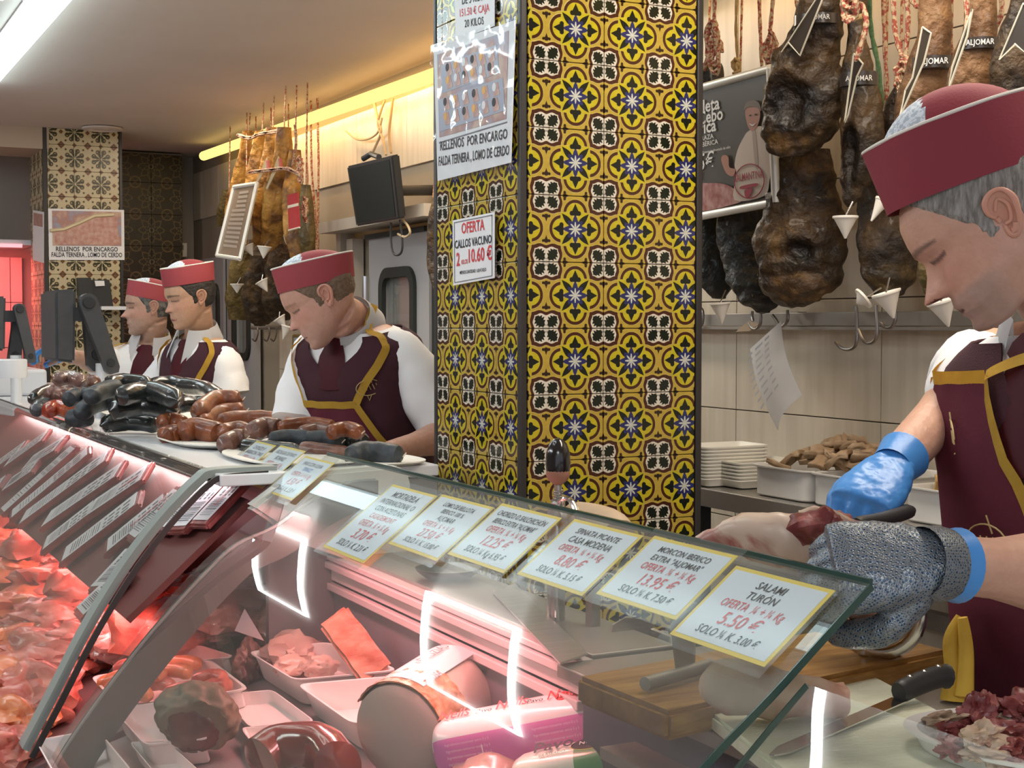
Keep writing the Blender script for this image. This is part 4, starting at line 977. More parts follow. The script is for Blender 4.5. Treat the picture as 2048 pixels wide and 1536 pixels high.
# netted mortadella half with its wrapper
mc0, mc1 = D(775, 1490, .100), D(900, 1415, .10)
mo = empty('mortadella', D(800, 1480, .0), 'large pale mortadella with a roasted netted top and grey wrapper', 'meat')
ax = V((.80, .55, .12)).normalized()
cen = D(795, 1470, .095)
mort = pm('mortadella_flesh', (.50, .40, .35), .35, col2=(.55, .45, .39), scale=6, coat=.3)
roast = pm('roasted_net', (.34, .13, .06), .4, col2=(.58, .32, .19), col3=(.72, .55, .42), scale=60, bump=1.0, bscale=80, coat=.3)
wrapper = pm('grey_wrapper', (.60, .60, .62), .35)
R_ = .085
mk('body', lathe(cen, [(.001, -.005), (R_*.8, -.004), (R_*.96, .004), (R_, .02), (R_, .16), (R_*.9, .185), (.01, .20)], ax, 48), mort, mo)
def arc_patch(c, ax, r, h0, h1, a0, a1, m, parent, name, seg=26, hn=10, jit=0):
    ax = V(ax).normalized(); s = V((0, 0, 1)).cross(ax).normalized(); t = ax.cross(s)
    rings = []
    for i in range(hn+1):
        h = h0+(h1-h0)*i/hn
        rings.append([c+ax*h+(s*math.cos(a)+t*math.sin(a))*r for a in [math.radians(a0+(a1-a0)*k/seg) for k in range(seg+1)]])
    bm = new(); add_loft(bm, rings, cap=False, closed=False); bmesh.ops.recalc_face_normals(bm, faces=bm.faces)
    g = bmesh.ops.solidify(bm, geom=list(bm.faces), thickness=.0022)
    if jit: jitter(bm, jit, 90, 4)
    return mk(name, bm, m, parent), s, t
arc_patch(cen, ax, R_+.004, .004, .085, 30, 215, roast, mo, 'roasted_net', 60, 24, .003)
_, s_, t_ = arc_patch(cen, ax, R_+.005, .022, .185, 20, 118, wrapper, mo, 'wrapper')
def on_roll(c, ax, s, t, r, h, ang): return c+ax*h+(s*math.cos(math.radians(ang))+t*math.sin(math.radians(ang)))*r
def roll_text(body, size, c, ax, s, t, r, h, ang, m, parent, along=-1, xs=.8, shear=0, bold=.01):
    """lettering laid on a roll: baseline runs along the axis"""
    a = math.radians(ang); n = s*math.cos(a)+t*math.sin(a); right = ax*along; up_ = n.cross(right)
    return text(body, size, c+ax*h+n*(r), right, up_, m, parent, xs=xs, shear=shear, bold=bold, lift=.0022)
roll_text('DELIZIAS', .026, cen, ax, s_, t_, R_+.006, .13, 92, ink_grey, mo, 1)
roll_text('NOSA', .018, cen, ax, s_, t_, R_+.008, .055, 120, ink_grey, mo, 1)
# pink and white wrapped turkey loaf
pk = empty('packaged_loaf', D(1060, 1500, 0), 'loaf of cold cut in pink and white printed wrapper', 'packaged meat')
pkm = pm('pink_wrap', (.72, .20, .48), .28, coat=.5, bump=.15, bscale=30); whm = pm('white_wrap', (.80, .74, .74), .28, coat=.5, bump=.15, bscale=30)
pa_, pb_ = D(895, 1500, .080), D(1215, 1440, .092)
pax = (pb_-pa_).normalized(); plen = (pb_-pa_).length; Rp = .052
def roll_bm(c, ax, L, r, sq=.75, up=(0, 0, 1)):
    ax = V(ax).normalized(); t = (V(up)-ax*V(up).dot(ax)).normalized(); s = t.cross(ax); rings = []
    for h, k in ((-.012, .1), (-.010, .6), (-.002, .86), (.010, .97), (.03, 1), (L*.5, 1.0), (L-.03, 1), (L-.010, .97), (L+.002, .86), (L+.01, .6), (L+.012, .1)):
        rings.append([c+ax*h+s*(r*1.12*k*abs(math.cos(a))**sq*(1 if math.cos(a) > 0 else -1))+t*(r*k*abs(math.sin(a))**sq*(1 if math.sin(a) > 0 else -1)) for a in [2*math.pi*q/40 for q in range(40)]])
    bm = new(); add_loft(bm, rings); return bm, s, t
bm, s_, t_ = roll_bm(pa_, pax, plen, Rp)
o = mk('wrapper', bm, [pkm, whm], pk)
for p in o.data.polygons:
    c_ = p.center+o.location+pk.location; k = (c_-pa_).dot(t_)/Rp; h = (c_-pa_).dot(pax)
    p.material_index = 1 if (k > .55 and (c_-pa_).dot(s_) > -Rp*2) or (h < -.006 and k > .1) else 0
side = s_ if (CAM-pa_).dot(s_) > 0 else -s_
for hx, sc in ((.04, 1), (.16, 1), (.265, 1)):
    q = pa_+pax*(plen*hx/.33)
    nrm = (t_*.9+side*.35).normalized(); right = pax; upv = nrm.cross(right)
    text('Nells', .032, q+nrm*(Rp*1.0)+t_*.003+side*.006, right, upv, ink_red, pk, xs=.8, shear=.1, bold=.01, lift=.001)
    if hx > .1: text('Pavo', .014, q+nrm*(Rp*1.0)+t_*.003+side*.006-right*.045, right, upv, ink, pk, xs=1, bold=.01, lift=.001)
for k in range(7):
    q = pa_+pax*(plen*(.08 if k < 4 else .62)); nrm = (side+t_*.12).normalized(); right = pax; upv = nrm.cross(right)
    text('Ingredientes conservar entre 0 y 5', .0058, q+side*(Rp*1.125)+t_*(.018-.010*(k % 4)), right, upv, pm('pale_print%d' % k, (.85, .62, .76), .4) if k == 0 else bpy.data.materials['pale_print0'], pk, align='LEFT', xs=.9, lift=.001)
e0 = pa_-pax*.014
text('Pavo Nells', .020, e0+t_*.022, -side*-1, t_, ink, pk, xs=.7, bold=.01, lift=.002) if False else None
upv = t_; right = side.cross(t_)
for k in (0, 1): mk('seam', tube([pa_+pax*(plen*(.30+.0*k))+side*(Rp*1.13*math.cos(a))+t_*(Rp*1.0*math.sin(a)) for a in [math.radians(q) for q in range(-30, 60, 10)]], .0009, 5), whm, pk) if k == 0 else None
for hx, m_, body in ((.80, ink_red, '0%'), (.86, ink_red, 'SIN')):
    q = pa_+pax*(plen*hx); nrm = (t_*.9+side*.35).normalized()
    mk('badge', lathe(q+nrm*Rp*.99+t_*.002, [(.001, .003), (.011, .003), (.0125, .001)], nrm, 20), pm('badge_'+body.strip('%'), (.6, .05, .06), .4), pk)
    text(body, .010, q+nrm*Rp+t_*.0025-nrm.cross(pax)*.004, pax, nrm.cross(pax), ink_white, pk, bold=.01, lift=.0035)
# green packaged loaf at the bottom
gk = empty('packaged_loaf', D(1180, 1560, 0), 'loaf in green and cream wrapper at the bottom edge', 'packaged meat')
ga, gb = D(1045, 1575, .07), D(1290, 1525, .075)
gm = pm('green_wrap', (.12, .30, .12), .3, col2=(.20, .38, .18), scale=8, coat=.5); cm = pm('cream_wrap', (.72, .76, .64), .3, coat=.4)
gax = (gb-ga).normalized(); bm, s_, t_ = roll_bm(ga, gax, (gb-ga).length, .045)
o = mk('wrapper', bm, [gm, cm], gk)
for p in o.data.polygons:
    c_ = p.center+o.location+gk.location; h = (c_-ga).dot(gax)/(gb-ga).length
    p.material_index = 1 if h < .42 else 0
side = s_ if (CAM-ga).dot(s_) > 0 else -s_
nrm = (t_*.95+side*.2).normalized(); q = ga+gax*((gb-ga).length*.66)+nrm*.0455
el = [q+gax*(.034*math.cos(a))+nrm.cross(gax)*(.016*math.sin(a)) for a in [2*math.pi*k/28 for k in range(28)]]
mk('emblem', prism(el, nrm*.002), ink, gk, smooth=False)
mk('emblem_rim', tube(el+[el[0]], .0016, 6), pm('gold_rim', (.72, .52, .12), .4), gk)
text('NOBILIS', .014, q-nrm.cross(gax)*.004, gax, nrm.cross(gax), ink_white, gk, xs=.85, bold=.01, lift=.0035)
text('Pavo', .040, ga+gax*.06+nrm*.047, gax, nrm.cross(gax), ink, gk, xs=.8, bold=.012, lift=.002)
text('BRASEADO', .010, ga+gax*.06+nrm*.047-nrm.cross(gax)*.016, gax, nrm.cross(gax), ink, gk, xs=.8, lift=.002)
# crumpled clear end of its wrapper
cr = new()
for k in range(18): bmesh.ops.create_icosphere(cr, subdivisions=1, radius=rnd.uniform(.004, .008), matrix=Matrix.Translation(gb+V((rnd.uniform(0, .03), rnd.uniform(-.03, .03), rnd.uniform(.0, .04)))))
jitter(cr, .004, 80, 1); mk('film_end', cr, film, gk)

# packs with printed labels on the upper shelf of the far counter
packm = pm('vacuum_pack', (.22, .035, .035), .25, col2=(.34, .10, .09), scale=14, coat=.5, bump=.35, bscale=50)
lab_m = pm('pack_label', (.82, .80, .84), .45)
def on_shelf(px, py, lift):
    u = (SH1-SH0).normalized(); n = V((u.z, 0, -u.x)); n = n if n.z > 0 else -n
    p0 = SH0+n*lift; r = ray(px, py); t = (p0-CAM).dot(n)/r.dot(n); return CAM+r*t, n, u
strips = [((85, 873), (16, 922)), ((115, 889), (55, 925)), ((66, 933), (14, 968)), ((142, 897), (5, 1020)), ((170, 905), (24, 1027)), ((208, 914), (46, 1034)), ((232, 942), (93, 1037)), ((284, 947), (180, 1016)), ((180, 1016), (90, 1086)), ((268, 1000), (128, 1108)), ((322, 1003), (215, 1090)), ((40, 895), (-30, 945)), ((0, 965), (-50, 1000)), ((352, 985), (262, 1070)), ((398, 972), (318, 1052)), ((440, 962), (356, 1052)), ((478, 958), (400, 1040)), ((262, 1100), (196, 1172)), ((236, 1150), (160, 1222))]
words = ['LOMO', 'JAMON', 'CECINA', 'CHORIZO', 'SALCHICHON', 'PALETA']
orders = ['first', 'second', 'third', 'fourth', 'fifth', 'sixth', 'seventh', 'eighth', 'ninth', 'tenth', 'eleventh', 'twelfth', 'thirteenth', 'fourteenth', 'fifteenth', 'sixteenth', 'seventeenth', 'eighteenth', 'nineteenth', 'twentieth', 'twenty-first']
rank = sorted(range(len(strips)), key=lambda k: strips[k][0][0]+strips[k][1][0])
for i, (a_, b_) in enumerate(strips):
    A, n, u = on_shelf(*a_, .020); B, _, _ = on_shelf(*b_, .020)
    A = A-u*.006; d = (B-A); Lg = d.length; d.normalize(); s = n.cross(d).normalized()
    root = empty('meat_pack', (A+B)/2-n*.02, 'vacuum meat pack with long barcode label on the upper shelf, '+orders[rank.index(i)]+' from the left', 'meat pack', 'vacuum packs on the upper shelf')
    c_ = (A+B)/2; wd = .030
    bm = new(); bmesh.ops.create_cube(bm, size=1); bmesh.ops.scale(bm, verts=bm.verts, vec=(Lg+.03, .102, .016)); bmesh.ops.bevel(bm, geom=list(bm.edges), offset=.005, segments=2, affect='EDGES')
    bmesh.ops.rotate(bm, verts=bm.verts, cent=(0, 0, 0), matrix=Matrix((d, s, n)).transposed()); bmesh.ops.translate(bm, verts=bm.verts, vec=c_-n*.009); mk('pack', bm, packm, root, smooth=False)
    lw = .044; q = [A+s*lw, A-s*lw, B-s*lw, B+s*lw]
    mk('label', prism(q, n*.0008), lab_m, root, smooth=False)
    # barcode and print
    bars = new(); k0_ = Lg*.50
    for k in range(11):
        t = k0_+k*Lg*.038; th = rnd.choice((.0012, .002, .003)); p_ = A+d*t
        add_prism(bars, [p_+s*lw*.75+n*.0012, p_-s*lw*.6+n*.0012, p_-s*lw*.6+d*th+n*.0012, p_+s*lw*.75+d*th+n*.0012], n*.0002)
    for t, wv in ((.08, .10), (.22, .05), (.30, .08), (.40, .04)):
        p_ = A+d*(Lg*t); e = d*(Lg*wv)
        for sg in (-.5, .1, .6): add_prism(bars, [p_+s*lw*sg+n*.0012, p_+s*lw*(sg+.22)+n*.0012, p_+s*lw*(sg+.22)+e+n*.0012, p_+s*lw*sg+e+n*.0012], n*.0002)
    mk('print', bars, ink_grey, root, smooth=False)
    if i % 3 == 1: text(words[i % 6], .022, A+d*(Lg*.25)+n*.0012, d, n.cross(d), ink_red, root, xs=.8, bold=.01)
# raw meat under the far counter's glass
ml = [(40, 1150, .09, .05), (110, 1165, .10, .06), (180, 1130, .09, .05), (30, 1215, .11, .07), (110, 1240, .11, .07), (190, 1215, .09, .06), (20, 1290, .10, .07), (95, 1310, .10, .06), (165, 1290, .08, .06), (10, 1370, .09, .06), (75, 1375, .08, .06), (60, 1105, .09, .05), (5, 1090, .09, .05), (140, 1100, .09, .05), (215, 1170, .08, .05), (250, 1120, .09, .05), (-30, 1150, .10, .06), (-30, 1250, .1, .06), (240, 1215, .07, .05), (215, 1260, .07, .05), (300, 1075, .09, .05), (330, 1120, .08, .045), (275, 1180, .07, .05), (370, 1050, .09, .05), (15, 1440, .07, .05), (60, 1420, .06, .045), (0, 1500, .06, .04)]
for i, (px, py, rr, hh_) in enumerate(ml):
    lump(px, py, hh_, (rr*1.15, rr*1.5, .050), raw_red if i % 3 else raw_orange, 'joint of raw red meat heaped deep in the far counter', 'raw joints heaped in the far counter', i+60, .30)
for i in range(16):
    y_ = 3.3+i*.28
    q = V((.78+.08*math.sin(i*2.1), y_, deck_z(.8)+.07))
    mk('meat_piece', blob(q, (.11, .13, .07), i+90, .3, None, 3), raw_red, label='raw joint far along the row in the far counter', cat='meat', group='raw joints far along the counter')
for i in range(10):
    q = V((.93, 1.9+i*.105, deck_z(.93)+.045)) 
    if 2.0 < q.y < 2.75: continue
    mk('meat_piece', blob(q, (.06, .06, .045), i+120, .3, None, 3), wrapm, label='wrapped joint against the rear wall of the near counter', cat='meat', group='joints against the rear wall')
# ------------------------------------------------------------------ hams and fittings on the back wall
def ham_mat(name, a, b, c, sc=7, lo=.42, hi=.58):
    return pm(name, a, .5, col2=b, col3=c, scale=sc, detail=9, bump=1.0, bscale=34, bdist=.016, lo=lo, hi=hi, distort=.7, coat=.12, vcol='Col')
hm_brown = ham_mat('ham_brown', (.026, .015, .008), (.085, .046, .016), (.21, .115, .035), 10, .40, .60)
hm_black = ham_mat('ham_black', (.010, .010, .009), (.035, .028, .02), (.07, .055, .04))
hm_gold = ham_mat('ham_gold', (.13, .05, .010), (.46, .22, .04), (.58, .34, .09), 9, .38, .55)
hm_olive = ham_mat('ham_olive', (.09, .06, .015), (.20, .13, .035), (.28, .20, .07), 8)
shank_m = ham_mat('ham_shank', (.11, .05, .018), (.24, .12, .05), (.34, .20, .09), 9)
cut_dark = ham_mat('ham_cavity', (.022, .014, .008), (.06, .032, .014), (.12, .07, .03), 9)
tan_m = ham_mat('ham_tan', (.22, .12, .035), (.34, .20, .07), (.42, .28, .12), 8)
label_m = pm('dark_sleeve', (.05, .04, .035), .25, coat=.4)
edge_m = pm('sleeve_edge', (.72, .66, .52), .5)
cone_m = pm('drip_cone', (.80, .74, .66), .4)
rope_m = pm('red_rope', (.34, .075, .05), .8, col2=(.55, .42, .26), scale=120, bump=.4, lo=.45, hi=.55)
rope_t = pm('tan_rope', (.40, .26, .10), .8, col2=(.52, .38, .18), scale=120)
rope_g = pm('green_rope', (.06, .13, .06), .8, col2=(.12, .22, .10), scale=120)
def ham(cx, x, prof, m, lab, grp, shank=True, seed=0, amp=.1, flat=.62, cavity=None, sub=None):
    """cx: list of (px, py, half width in px) down the ham, at the plane x"""
    pts = [P(a, b, x=x) for a, b, _ in cx]
    ps = spline(pts, 6); n = len(ps); wr = []
    for i in range(n):
        k = i/(n-1)*(len(cx)-1); j = min(int(k), len(cx)-2); f = k-j; f = f*f*(3-2*f)
        wr.append((cx[j][2]*(1-f)+cx[j+1][2]*f)*(ps[i]-CAM).dot(FW)/FPX*1.04)
    root = empty('ham', ps[-1], lab, 'ham', grp)
    rings = []; seg = 26
    side = V((0, 1, 0)); fr = V((-1, 0, 0))
    # thickness faces the camera: width vector is across the sight line
    sight = (ps[n//2]-CAM); sight.z = 0; sight.normalize(); side = V((sight.y, -sight.x, 0)); fr = -sight
    for p, r in zip(ps, wr):
        rings.append([p+side*(r*math.cos(t))+fr*(min(r, .2)*flat*math.sin(t)) for t in [2*math.pi*k/seg for k in range(seg)]])
    top, bot = ps[0]-ps[1], ps[-1]-ps[-2]
    bm = new(); add_loft(bm, rings)
    bmesh.ops.subdivide_edges(bm, edges=list(bm.edges), cuts=1, use_grid_fill=True)
    big = max(wr)
    s = V((seed*3.3, seed, seed*1.9)); bm.normal_update(); mv = []
    for v in bm.verts:
        k = noise.noise(v.co*9+s)*.55+noise.noise(v.co*22+s)*.45+noise.noise(v.co*50+s)*.35
        mv.append(v.normal*(k*amp*big*1.5*min(1, max(.15, (ps[0].z-v.co.z)/.12))))
    for v, q in zip(bm.verts, mv): v.co += q
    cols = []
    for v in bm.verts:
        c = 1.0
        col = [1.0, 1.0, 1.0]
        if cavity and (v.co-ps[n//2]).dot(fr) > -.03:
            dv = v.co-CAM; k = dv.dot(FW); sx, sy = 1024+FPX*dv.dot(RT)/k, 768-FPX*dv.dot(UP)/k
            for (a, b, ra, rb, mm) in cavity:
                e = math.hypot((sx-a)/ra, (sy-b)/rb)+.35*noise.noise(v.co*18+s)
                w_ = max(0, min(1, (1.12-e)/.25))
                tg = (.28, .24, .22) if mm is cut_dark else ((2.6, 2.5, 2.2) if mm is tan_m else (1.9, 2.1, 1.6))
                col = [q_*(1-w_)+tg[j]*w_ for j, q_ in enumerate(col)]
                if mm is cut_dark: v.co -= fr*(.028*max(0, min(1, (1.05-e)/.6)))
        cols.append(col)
    bo_ = mk('body', bm, m, root)
    at = bo_.data.color_attributes.new('Col', 'FLOAT_COLOR', 'POINT'); arr = np.ones((len(cols), 4), np.float32); arr[:, :3] = np.array(cols); at.data.foreach_set('color', arr.ravel())
    if cavity:
        for (a, b, ra, rb, mm) in ():
            q = P(a, b, x=x)+fr*(big*flat*.80)
            e = blob(q, (ra*(q-CAM).dot(FW)/FPX, .014, rb*(q-CAM).dot(FW)/FPX), seed+int(a), .32, Matrix.Rotation(math.atan2(side.y, side.x), 3, 'Z'), 4)
            mk('cut_face', e, mm, root)
    t_ = ps[0]; mk('cord', tube([t_-V((0, 0, .02)), V((t_.x+.01, t_.y, CZ-.002))] if t_.z < CZ-.05 else [t_, t_+V((0, 0, .01))], .0035, 6), rope_m, root)
    return root, fr, side
def band(root, fr, side, cx, cy, x, r_px, h_px, m=None, word='ALJOMAR'):
    q = P(cx, cy, x=x); d = (q-CAM).dot(FW)/FPX
    bm = new(); r = r_px*d; h = h_px*d/2
    rings = [[q+V((0, 0, z))+side*(r*k*math.cos(t))+fr*(r*k*.8*math.sin(t)) for t in [2*math.pi*a/24 for a in range(24)]] for z, k in ((-h, .97), (-h*.9, 1.04), (h*.9, 1.04), (h, .97))]
    add_loft(bm, rings); mk('label_band', bm, m or label_m, root)
    text(word, min(h*1.3, r*.42), q+fr*(r*.84+.002)-V((0, 0, h*.45)), side*(1 if side.dot(RT) > 0 else -1), V((0, 0, 1)), ink_white, root, xs=.8, bold=.01)
def pennant(root, fr, pts_px, x, off, notch=True):
    """dark sleeve with a pale edge, ends in a V"""
    pts = [P(a, b, x=x)+fr*off for a, b in pts_px]
    mk('sleeve', prism(pts, fr*.002), label_m, root, smooth=False)
    mk('sleeve_edge', tube([p+fr*.003 for p in pts]+[pts[0]+fr*.003], .0022, 5), edge_m, root)
RG = 'hams on the wall right of the near pillar'
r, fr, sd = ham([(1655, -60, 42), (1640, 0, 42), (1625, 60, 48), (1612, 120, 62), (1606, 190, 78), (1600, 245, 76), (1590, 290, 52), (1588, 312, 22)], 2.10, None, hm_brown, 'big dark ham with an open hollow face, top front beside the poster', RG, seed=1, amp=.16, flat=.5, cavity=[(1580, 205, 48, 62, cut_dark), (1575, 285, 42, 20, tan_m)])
band(r, fr, sd, 1634, 42, 2.10, 44, 22)
pennant(r, fr, [(1655, -20), (1560, 125), (1578, 100), (1600, 125), (1650, 0)], 2.10, .085)
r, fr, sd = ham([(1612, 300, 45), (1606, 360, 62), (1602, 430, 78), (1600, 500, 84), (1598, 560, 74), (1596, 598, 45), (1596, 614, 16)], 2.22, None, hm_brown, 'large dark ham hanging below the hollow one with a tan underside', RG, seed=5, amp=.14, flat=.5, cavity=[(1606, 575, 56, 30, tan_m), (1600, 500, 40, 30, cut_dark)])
r, fr, sd = ham([(1416, 128, 26), (1416, 150, 30), (1418, 250, 36), (1425, 430, 36), (1428, 500, 40), (1434, 560, 36), (1438, 597, 14)], 2.30, None, hm_black, 'leftmost black ham, its shank above and foot below the poster', RG, seed=8, amp=.12)
r, fr, sd = ham([(1480, 150, 14), (1482, 250, 40), (1490, 430, 52), (1496, 500, 58), (1508, 560, 56), (1520, 600, 40), (1526, 624, 12)], 2.26, None, hm_black, 'black ham right of the leftmost, hanging behind the poster', RG, seed=9, amp=.14)
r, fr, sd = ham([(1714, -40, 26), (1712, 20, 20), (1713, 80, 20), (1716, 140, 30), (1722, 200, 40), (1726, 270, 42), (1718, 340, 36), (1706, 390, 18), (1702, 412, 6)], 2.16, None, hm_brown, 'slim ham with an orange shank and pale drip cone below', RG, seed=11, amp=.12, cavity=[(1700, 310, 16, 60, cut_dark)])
band(r, fr, sd, 1718, 160, 2.16, 36, 30)
pennant(r, fr, [(1708, 120), (1690, 255), (1697, 240), (1714, 165), (1726, 140)], 2.16, .075)
mk('shank_band', tube([P(1696, 40, x=2.12), P(1712, 36, x=2.10), P(1730, 30, x=2.12)], .006, 8), rope_t, r)
r, fr, sd = ham([(1768, 300, 20), (1768, 350, 34), (1768, 420, 52), (1775, 490, 58), (1780, 550, 54), (1782, 585, 30), (1783, 600, 8)], 2.28, None, hm_brown, 'dark ham half behind the near man\'s face, olive base', RG, seed=13, amp=.12, cavity=[(1790, 555, 48, 28, hm_olive)])
r, fr, sd = ham([(1880, -60, 30), (1870, 0, 30), (1868, 60, 32), (1856, 130, 40), (1842, 200, 46), (1836, 300, 44), (1838, 400, 20)], 2.14, None, shank_m, 'ham with a pale brown shank and banded label above the hat front', RG, seed=15, amp=.08)
band(r, fr, sd, 1866, 128, 2.14, 40, 26)
pennant(r, fr, [(1845, 72), (1862, 84), (1848, 140), (1800, 250), (1812, 195), (1826, 170)], 2.12, .09)
r, fr, sd = ham([(1965, -60, 26), (1962, 0, 28), (1960, 60, 32), (1952, 110, 42), (1942, 170, 46), (1935, 260, 44), (1930, 380, 14)], 2.14, None, shank_m, 'ham with a smooth brown shank straight above the hat', RG, seed=17, amp=.08)
band(r, fr, sd, 1960, 90, 2.14, 38, 24); pennant(r, fr, [(1945, 38), (1935, 90), (1898, 195), (1906, 150), (1930, 80)], 2.12, .09)
r, fr, sd = ham([(2060, -60, 26), (2052, 0, 30), (2044, 60, 40), (2034, 130, 50), (2026, 200, 46), (2020, 320, 14)], 2.14, None, hm_brown, 'ham at the right picture edge with a dark pointed label', RG, seed=19, amp=.1)
pennant(r, fr, [(2046, 30), (2000, 138), (2030, 108), (2056, 130), (2066, 40)], 2.12, .10)
r, fr, sd = ham([(1895, 420, 30), (1893, 480, 50), (1892, 540, 54), (1888, 580, 40), (1884, 604, 10)], 2.20, None, hm_olive, 'olive toned ham whose base shows below the near man\'s nose', RG, seed=21, amp=.1)
r, fr, sd = ham([(1800, 170, 10), (1796, 210, 24), (1790, 260, 34), (1784, 330, 20)], 2.26, None, hm_brown, 'small dark ham top between the long shanks', RG, seed=23, amp=.1)
# left group of hams
LG = 'hams hanging left of the wall screen'
XL = 2.16
def lham(pts, m, lab, seed, x=XL, **k): return ham([(a, b, c*1.28) for a, b, c in pts], x, None, m, lab, LG, seed=seed, **k)
lham([(497, 262, 9), (490, 300, 9), (484, 340, 13), (476, 400, 18), (470, 440, 14)], hm_gold, 'golden ham at the left end of the upper left row', 31)
lham([(524, 262, 10), (518, 300, 11), (514, 350, 17), (512, 400, 20), (508, 450, 12)], hm_gold, 'golden ham, second from the left in the upper row', 32, 2.12)
lham([(545, 255, 10), (542, 300, 11), (538, 350, 16), (532, 420, 20), (522, 480, 14), (518, 492, 6)], hm_gold, 'golden ham with a thin pale tag, third in the upper row', 33, 2.10)
lham([(568, 255, 11), (566, 310, 14), (558, 370, 22), (552, 430, 22), (542, 480, 15), (536, 502, 6)], hm_gold, 'broad golden ham in the middle of the left row', 34, 2.06)
lham([(590, 300, 9), (588, 350, 13), (588, 400, 18), (592, 450, 20), (596, 500, 16), (598, 530, 6)], hm_gold, 'golden ham under the red label', 35, 2.10)
lham([(612, 370, 7), (612, 420, 12), (614, 470, 13), (614, 510, 6)], hm_olive, 'narrow olive ham at the right end of the left group', 36, 2.12)
lham([(458, 380, 9), (452, 420, 13), (446, 452, 8)], hm_olive, 'small ham peeping out left of the price board', 37, 2.2)
lham([(492, 490, 16), (488, 540, 22), (480, 590, 22), (476, 640, 14)], hm_olive, 'olive ham low under the price board', 38, 2.14)
lham([(540, 470, 20), (538, 520, 30), (528, 580, 34), (522, 630, 24), (520, 650, 8)], hm_brown, 'brown ham in the lower row, centre', 39, 2.20)
lham([(575, 490, 22), (572, 540, 32), (566, 600, 32), (560, 640, 14)], hm_brown, 'brown ham in the lower row, right, behind the cap', 40, 2.24)
lham([(510, 480, 12), (506, 540, 18), (500, 570, 6)], hm_brown, 'dark ham between the lower left ones', 41, 2.22)
lham([(612, 480, 16), (606, 540, 22), (598, 600, 12)], hm_olive, 'shadowed olive ham at the lower right of the left group', 42, 2.26)
rl = empty('ham_label', P(590, 420, x=2.0), 'red ham label with gold print in the left ham group', 'label')
q = [P(a, b, x=1.99) for a, b in ((576, 390), (597, 385), (601, 455), (579, 461))]
fr_ = V((-.93, -.36, 0)); mk('sleeve', prism(q, fr_*.004), pm('red_label', (.50, .03, .04), .3, coat=.4), rl, smooth=False)
mk('gold_line', prism([q[0].lerp(q[3], .30), q[1].lerp(q[2], .30), q[1].lerp(q[2], .38), q[0].lerp(q[3], .38)], fr_*.005), edge_m, rl, smooth=False)
mk('label_point', tube([q[3]+fr_*.005, q[2]+fr_*.005], .004, 6), edge_m, rl)
for i, (a, b, c, d) in enumerate(((536, 322, 510, 372), (560, 318, 534, 378))):
    q0, q1 = P(a, b, x=1.99), P(c, d, x=1.99); u = (q1-q0).normalized(); s = u.cross(fr_)
    mk('ham_tag', prism([q0-s*.018, q0+s*.018, q1+s*.006, q1-s*.006], fr_*.003), pm('pale_tag%d' % i, (.62, .48, .30), .5), label=('left', 'right')[i]+' thin pale tag hanging among the golden hams', cat='tag', smooth=False)
    mk('fastener', tube([q0+V((0, .0, 0)), q0+V((0, -.02, -.05))], .009, 6), pm('clip%d' % i, (.5, .12, .1), .5), bpy.data.objects['ham_tag' if i == 0 else 'ham_tag.001'])
# ropes
def rope(pxs, x, m, lab, grp, r=.006, knot=None):
    pts = spline([P(a, b, x=x) for a, b in pxs], 6)
    if pxs[0][1] < 0 or (pxs[0][1] == 232): pts = [V((pts[0].x, pts[0].y, CZ-.01))]+pts
    n = len(pts)
    root = empty('rope', pts[-1], lab, 'rope', grp)
    bm = new()
    for ph in (0, math.pi):   # two strands twisted
        add_tube(bm, [p+V((0, math.cos(ph+i*.9)*r*.45, math.sin(ph+i*.9)*r*.3)) for i, p in enumerate(pts)], r*.75, 6)
    mk('strands', bm, m, root)
    if knot:
        for kx, ky, kr, nn_ in knot:
            c_ = P(kx, ky, x=x-.02); bm = new()
            for k in range(nn_):
                a0 = rnd.uniform(0, 6.28); rr = kr*rnd.uniform(.5, 1.1)
                lp = [c_+V((rnd.uniform(-.008, .008), math.cos(a0+t)*rr*.6, math.sin(a0+t)*rr*(1+.4*math.sin(k)))) for t in [2*math.pi*j/12 for j in range(13)]]
                add_tube(bm, lp, r*.7, 6)
            mk('knot', bm, m, root)
    return root
RR = 'ropes between the right hand hams'
rope([(1430, -20), (1428, 40), (1424, 75), (1408, 140)], 2.2, rope_m, 'red rope with a thick looped knot, leftmost by the pillar', RR, knot=[(1424, 80, .045, 7), (1430, 110, .04, 5)])
rope([(1474, -20), (1472, 60), (1475, 120), (1470, 145)], 2.25, rope_t, 'plain tan rope, second from the pillar', RR, r=.005, knot=[(1472, 132, .02, 3)])
rope([(1518, -20), (1520, 50), (1524, 140)], 2.25, rope_m, 'thin red rope, third from the pillar', RR, r=.0055)
rope([(1548, -20), (1542, 40), (1538, 95), (1534, 135)], 2.2, rope_m, 'red rope with a frayed knot left of the hollow ham', RR, knot=[(1540, 98, .035, 5)])
rope([(1588, -20), (1594, 10), (1600, 30)], 2.2, rope_m, 'short red rope end left of the first shank', RR, r=.005)
rope([(1690, -20), (1700, 5), (1722, 10), (1732, 40), (1728, 70), (1712, 120)], 2.03, rope_m, 'red white rope looped around the orange shank', RR, r=.0065, knot=[(1700, 0, .04, 5)])
rope([(1738, -20), (1742, 60), (1756, 130), (1764, 210)], 2.24, rope_g, 'green rope hanging right of the orange shank', RR, r=.006)
rope([(1766, -20), (1770, 100), (1775, 200)], 2.26, rope_m, 'red rope just right of the green one', RR, r=.0055)
rope([(1786, -20), (1790, 60), (1802, 110), (1810, 150)], 2.16, rope_m, 'red rope that ends in the dark knot', RR, r=.006, knot=[(1806, 152, .035, 6)])
